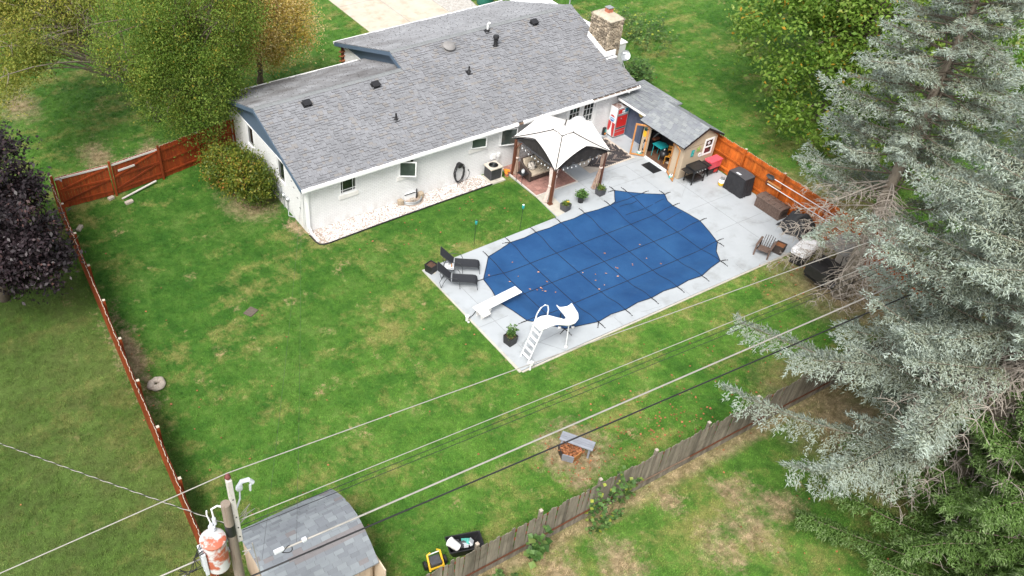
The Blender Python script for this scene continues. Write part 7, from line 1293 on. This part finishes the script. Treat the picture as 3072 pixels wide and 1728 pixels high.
def spruce(name, label, base, H, R0, zlow, mat, tr_r, lean=(0, 0), nw=6, dz=.38, droop=.28, L=(.10, .20), w=(.013, .022), dens=1.0, dead=0, zdead=(1.2, 4.5), ldead=4.0, skew=None, bark='barkg', keep=None, tdrop=.30, updir=.16, pw=.85, deada=None, tsp=.018, tmax=1.2):
    t = thing(name, label, 'tree', base); bs_ = np.array(base); nm = NM(); br = M(); tr = M(); P = [Vector((base[0] + lean[0] * u, base[1] + lean[1] * u, base[2] + H * u)) for u in np.linspace(0, 1, 9)]; tr.tube(P, [tr_r * (1.2 if i == 0 else 1 - i / 8.3) for i in range(9)], 10); tr.build('trunk', bark, t, smooth=True)
    z = zlow; SP, SD, SR = [], [], []
    while z < H - .25:
        u = (z - zlow) / (H - zlow); Lz = R0 * (1 - u) ** pw * (.72 + .28 * min(1, u * 5 + .5)); ph = RNG.uniform(0, 6.28)
        for i in range(nw):
            a = ph + 2 * PI * i / nw + RNG.normal(0, .16); Lb = Lz * RNG.uniform(.62, 1.15) * (1 + .16 * math.sin(3 * a + 1.7 * z) + .10 * math.sin(7 * a - 2.9 * z)) * (skew(a) if skew else 1)
            if keep and not keep(a, z): continue
            o = np.array([base[0] + lean[0] * z / H, base[1] + lean[1] * z / H, base[2] + z]); h = np.array([math.cos(a), math.sin(a), 0]); sd = np.array([-h[1], h[0], 0]); o[2] += RNG.normal(0, .2); dr = droop * (1 - u) - .42 * u + RNG.normal(0, .15); n = max(4, int(Lb / .16)); pts_ = []
            for k in range(n + 1): s_ = k / n; pts_.append(o + h * Lb * s_ + np.array([0, 0, -dr * Lb * s_ + .26 * Lb * s_ ** 2.4 * (dr > 0)]) + sd * .08 * Lb * math.sin(3 * s_ + i))
            pts_ = np.array(pts_); br.tube([Vector(q) for q in pts_[::max(1, n // 5)]], [.035 * (1 - .75 * j / max(1, len(pts_[::max(1, n // 5)]) - 1)) for j in range(len(pts_[::max(1, n // 5)]))], 4)
            for k in range(1, n + 1):
                s_ = k / n
                if s_ < .28 + RNG.random() * .2: continue
                for sg in (-1, 1):
                    if RNG.random() > .93 * dens: continue
                    tl_ = min(.25 + .62 * Lb * .34 * (1 - abs(s_ - .5)), tmax) * RNG.uniform(.55, 1.1) * (1.15 - .55 * s_); d = h * .62 + sd * sg * .85 + np.array([0, 0, RNG.normal(-tdrop, .12)]); d /= np.linalg.norm(d); m_ = max(6, int(tl_ / tsp * dens))
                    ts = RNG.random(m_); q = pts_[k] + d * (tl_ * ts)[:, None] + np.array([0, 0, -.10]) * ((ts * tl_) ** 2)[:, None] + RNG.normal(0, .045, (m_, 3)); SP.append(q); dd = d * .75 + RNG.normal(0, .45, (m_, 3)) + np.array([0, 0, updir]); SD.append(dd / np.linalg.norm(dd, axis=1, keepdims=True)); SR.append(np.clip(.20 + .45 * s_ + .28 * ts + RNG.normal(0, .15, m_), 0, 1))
        z += dz * RNG.uniform(.8, 1.2) * (1 - .35 * u)
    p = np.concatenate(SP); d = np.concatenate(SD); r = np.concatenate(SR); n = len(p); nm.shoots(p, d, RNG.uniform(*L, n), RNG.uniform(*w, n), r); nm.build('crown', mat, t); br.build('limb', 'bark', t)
    if dead:
        db = M()
        for _ in range(dead):
            a = RNG.uniform(0, 6.28) if RNG.random() < .3 or not deada else RNG.uniform(*deada); zz_ = RNG.uniform(*zdead); Lb = ldead * RNG.uniform(.5, 1.1); 
            o = Vector((base[0] + lean[0] * zz_ / H, base[1] + lean[1] * zz_ / H, base[2] + zz_)); h = Vector((math.cos(a), math.sin(a), 0)); sd = Vector((-h.y, h.x, 0)); dr = RNG.uniform(.05, .3); bend = RNG.normal(0, .12); Q = [o + h * Lb * s_ + Vector((0, 0, max(-dr * Lb * s_ - .12 * Lb * s_ ** 2, -zz_ + .12))) + sd * bend * Lb * math.sin(2.5 * s_) for s_ in np.linspace(0, 1, 8)]; r_ = RNG.uniform(.020, .040); db.tube(Q, [r_ * (1 - .8 * j / 7) for j in range(8)], 5)
            for k in range(2, 8):
                for sg in (-1, 1):
                    for _2 in range(2):
                        tl_ = RNG.uniform(.3, 1.0) * (1.2 - k * .08); e_ = Q[k] + (h * RNG.uniform(.3, .8) + sd * sg * RNG.uniform(.4, .9) + Vector((0, 0, RNG.uniform(-.55, .1)))) * tl_; e_.z = max(e_.z, .05); m2 = Q[k].lerp(e_, .5) + Vector((RNG.normal(0, .05), RNG.normal(0, .05), .05)); db.tube([Q[k], m2, e_], [.013, .010, .006], 4)
                        for _3 in range(2): q0 = m2.lerp(e_, RNG.random()); q1 = q0 + Vector(unit(1, -.4)[0]) * RNG.uniform(.15, .4); q1.z = max(q1.z, .05); db.tube([q0, q1], [.008, .005], 3)
        db.build('dead_branch', 'deadtwig', t)
    return t
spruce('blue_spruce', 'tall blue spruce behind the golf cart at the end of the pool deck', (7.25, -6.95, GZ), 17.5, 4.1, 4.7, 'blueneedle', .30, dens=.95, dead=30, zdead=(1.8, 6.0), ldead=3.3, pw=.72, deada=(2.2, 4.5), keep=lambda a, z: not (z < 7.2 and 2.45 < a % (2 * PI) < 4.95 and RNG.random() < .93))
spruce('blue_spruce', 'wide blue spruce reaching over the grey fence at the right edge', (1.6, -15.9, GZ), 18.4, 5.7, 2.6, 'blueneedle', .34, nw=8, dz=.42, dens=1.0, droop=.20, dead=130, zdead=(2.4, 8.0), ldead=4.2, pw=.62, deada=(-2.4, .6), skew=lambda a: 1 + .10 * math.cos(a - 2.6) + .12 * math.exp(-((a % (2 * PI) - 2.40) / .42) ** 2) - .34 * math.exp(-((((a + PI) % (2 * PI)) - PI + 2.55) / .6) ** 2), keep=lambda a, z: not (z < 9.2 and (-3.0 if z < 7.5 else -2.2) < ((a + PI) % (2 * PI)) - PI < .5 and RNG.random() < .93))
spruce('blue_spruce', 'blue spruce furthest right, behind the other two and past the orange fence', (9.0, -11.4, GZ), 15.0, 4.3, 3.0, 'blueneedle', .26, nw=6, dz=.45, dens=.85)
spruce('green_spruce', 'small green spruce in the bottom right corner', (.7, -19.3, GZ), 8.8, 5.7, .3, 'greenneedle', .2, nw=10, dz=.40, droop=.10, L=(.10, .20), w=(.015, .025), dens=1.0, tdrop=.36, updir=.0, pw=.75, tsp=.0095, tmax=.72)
# vines and weeds
def weeds(name, label, base, n, spread, h, lsz, mat, cat='plant'):
    t = thing(name, label, cat, base); st, lv = M(), M()
    for _ in range(n):
        a = random.uniform(0, 6.28); r_ = random.random() ** .6; p0 = Vector((spread[0] * r_ * math.cos(a), spread[1] * r_ * math.sin(a), 0)); hh = h * random.uniform(.5, 1.1); p1 = p0 + Vector((random.gauss(0, .12), random.gauss(0, .12), hh)); st.tube([p0, p0.lerp(p1, .5) + Vector((.04, 0, 0)), p1], [.008, .006, .003], 4)
        for k in range(9): leaf(lv, p0.lerp(p1, random.uniform(.2, 1)) + Vector((random.gauss(0, .05), random.gauss(0, .05), 0)), lsz * random.uniform(.6, 1.3), .1, .5)
    st.build('stem', 'stemgreen', t, local=True); lv.build('foliage', mat, t, local=True); return t
weeds('climbing_vine', 'green vine spilling over the top of the grey fence below the fire pit', (-8.6, -10.5, GZ), 20, (1.1, .25), 1.75, .15, 'vine'); weeds('climbing_vine', 'yellowing vine trailing at the foot of the grey fence', (-9.3, -10.95, GZ), 12, (.7, .25), .7, .13, 'vine'); weeds('leafy_weed', 'big leaved bright green weed growing against the grey fence', (-12.05, -10.75, GZ), 9, (.3, .18), 1.2, .24, 'potleaf'); weeds('leafy_weed', 'low weeds at the foot of the grey fence near the yellow spreader', (-13.9, -10.95, GZ), 14, (.8, .18), .35, .13, 'vine')
weeds('tall_weeds', 'patch of tall dry weeds beyond the stone chimney', (16.2, 16.6, GZ), 130, (2.6, 3.4), 1.3, .15, 'vine'); weeds('leafy_shrub', 'dark green shrub beside the white cabinet behind the chimney', (12.9, 12.2, GZ), 60, (.7, .9), 1.2, .16, 'potleaf', 'bush')
# scattered dry leaves on the grass
fl2 = M()
def scatter(n, cx, cy, sx, sy, z=GZ + .05):
    for _ in range(n):
        x_, y_ = random.gauss(cx, sx), random.gauss(cy, sy)
        if inpoly(x_, y_, DECK) or (HX0 < x_ < HX1 and EY < y_ < 20): continue
        leaf(fl2, (x_, y_, z), random.uniform(.05, .10), 0, .6)
scatter(130, -8.3, -8.2, .6, .6); scatter(70, -5.8, -8.4, .7, .8); scatter(50, -3.6, -8.9, .9, .6); scatter(40, -3.0, -8.8, 2.0, 1.2); scatter(60, 7.0, -4.9, 1.0, .6); scatter(70, 2.5, -7.5, 4, 1.8); scatter(60, -6, 0, 9, 8); scatter(120, 12.5, -1.0, 1.3, 3.5); scatter(25, -2.5, -14.5, 2.5, 1.6); scatter(40, -19.5, 1.0, 1.0, 6); scatter(40, -4, 6.2, 3, .8); scatter(90, 14, 5, 3, 4)
tag(fl2.build('leaf_litter', 'leafd'), kind='stuff')
# ---- grass blades on the lawns (points carry instanced tufts)
def tuft_mesh():
    m_ = M()
    for _ in range(15):
        a = random.uniform(0, 6.28); r_ = random.uniform(0, .075); x_, y_ = r_ * math.cos(a), r_ * math.sin(a); h = random.uniform(.025, .06); l_ = random.uniform(0, 6.28); w_ = .007; ox, oy = math.cos(l_) * .035, math.sin(l_) * .035
        m_.add([(x_ - w_ * math.sin(l_), y_ + w_ * math.cos(l_), 0), (x_ + w_ * math.sin(l_), y_ - w_ * math.cos(l_), 0), (x_ + ox, y_ + oy, h)], [(0, 1, 2)])
    return m_.mesh('grass_tuft', 'blade')
gt2 = bpy.data.objects.new('grass_tuft', tuft_mesh()); COL.objects.link(gt2); gt2.location = (-14, 2, GZ); gt2['kind'] = 'stuff'
VIEW = [(-19, 43), (46, 9), (3, -20.5), (-13.5, -12.4), (-28.5, -3.5)]
x_ = RNG.uniform(-29, 47, 420000); y_ = RNG.uniform(-21, 44, 420000); okm = np.ones(len(x_), bool)
for i in range(5):
    (ax_, ay_), (bx_, by_) = VIEW[i], VIEW[(i + 1) % 5]; okm &= ((bx_ - ax_) * (y_ - ay_) - (by_ - ay_) * (x_ - ax_)) < 0
def rect(x0, x1, y0, y1):
    global okm; okm &= ~((x_ > x0) & (x_ < x1) & (y_ > y0) & (y_ < y1))
rect(-7.62, 9.95, -3.95, 3.6); rect(.1, 9.95, 3.5, 8.5); rect(-10.75, -.1, 7.15, 8.5); rect(-10.8, 8.4, 8.4, 20.1); rect(2.1, 8.4, 20, 61); rect(8.3, 11.4, 20.8, 60); rect(-20.3, -17.1, -9.2, -6.4)
for cx, cy, r_ in ((-8.15, -7.95, 1.15), (4.0, -12.6, 3.2), (8.2, -6.9, 2.2), (-8.7, -8.9, .45)): okm &= ~(((x_ - cx) ** 2 + (y_ - cy) ** 2 < r_ * r_) & (RNG.random(len(x_)) < .85))
dist = np.sqrt((x_ - CX_) ** 2 + (y_ - CY_) ** 2); okm &= RNG.random(len(x_)) < np.clip(1.25 - dist / 75, .25, 1)
pts_ = np.stack([x_[okm], y_[okm], np.full(okm.sum(), GZ - .002)], 1); gme = bpy.data.meshes.new('lawn_grass'); gme.vertices.add(len(pts_)); gme.vertices.foreach_set('co', pts_.astype(np.float32).ravel()); gme.update(); gob = bpy.data.objects.new('lawn_grass', gme); COL.objects.link(gob); gob['kind'] = 'stuff'
ng = bpy.data.node_groups.new('grass_scatter', 'GeometryNodeTree'); ng.interface.new_socket('Geometry', in_out='INPUT', socket_type='NodeSocketGeometry'); ng.interface.new_socket('Geometry', in_out='OUTPUT', socket_type='NodeSocketGeometry'); gi = ng.nodes.new('NodeGroupInput'); go = ng.nodes.new('NodeGroupOutput'); ip = ng.nodes.new('GeometryNodeInstanceOnPoints'); oi = ng.nodes.new('GeometryNodeObjectInfo'); oi.inputs['Object'].default_value = gt2; oi.inputs['As Instance'].default_value = True
rv = ng.nodes.new('FunctionNodeRandomValue'); rv.data_type = 'FLOAT_VECTOR'; rv.inputs[0].default_value = (-.25, -.25, 0); rv.inputs[1].default_value = (.25, .25, 6.28); rs = ng.nodes.new('FunctionNodeRandomValue'); rs.data_type = 'FLOAT'; rs.inputs[2].default_value = .7; rs.inputs[3].default_value = 1.5
ng.links.new(gi.outputs[0], ip.inputs['Points']); ng.links.new(oi.outputs['Geometry'], ip.inputs['Instance']); ng.links.new(rv.outputs[0], ip.inputs['Rotation']); ng.links.new(rs.outputs[1], ip.inputs['Scale']); ng.links.new(ip.outputs[0], go.inputs[0]); md = gob.modifiers.new('scatter', 'NODES'); md.node_group = ng

if False: pass
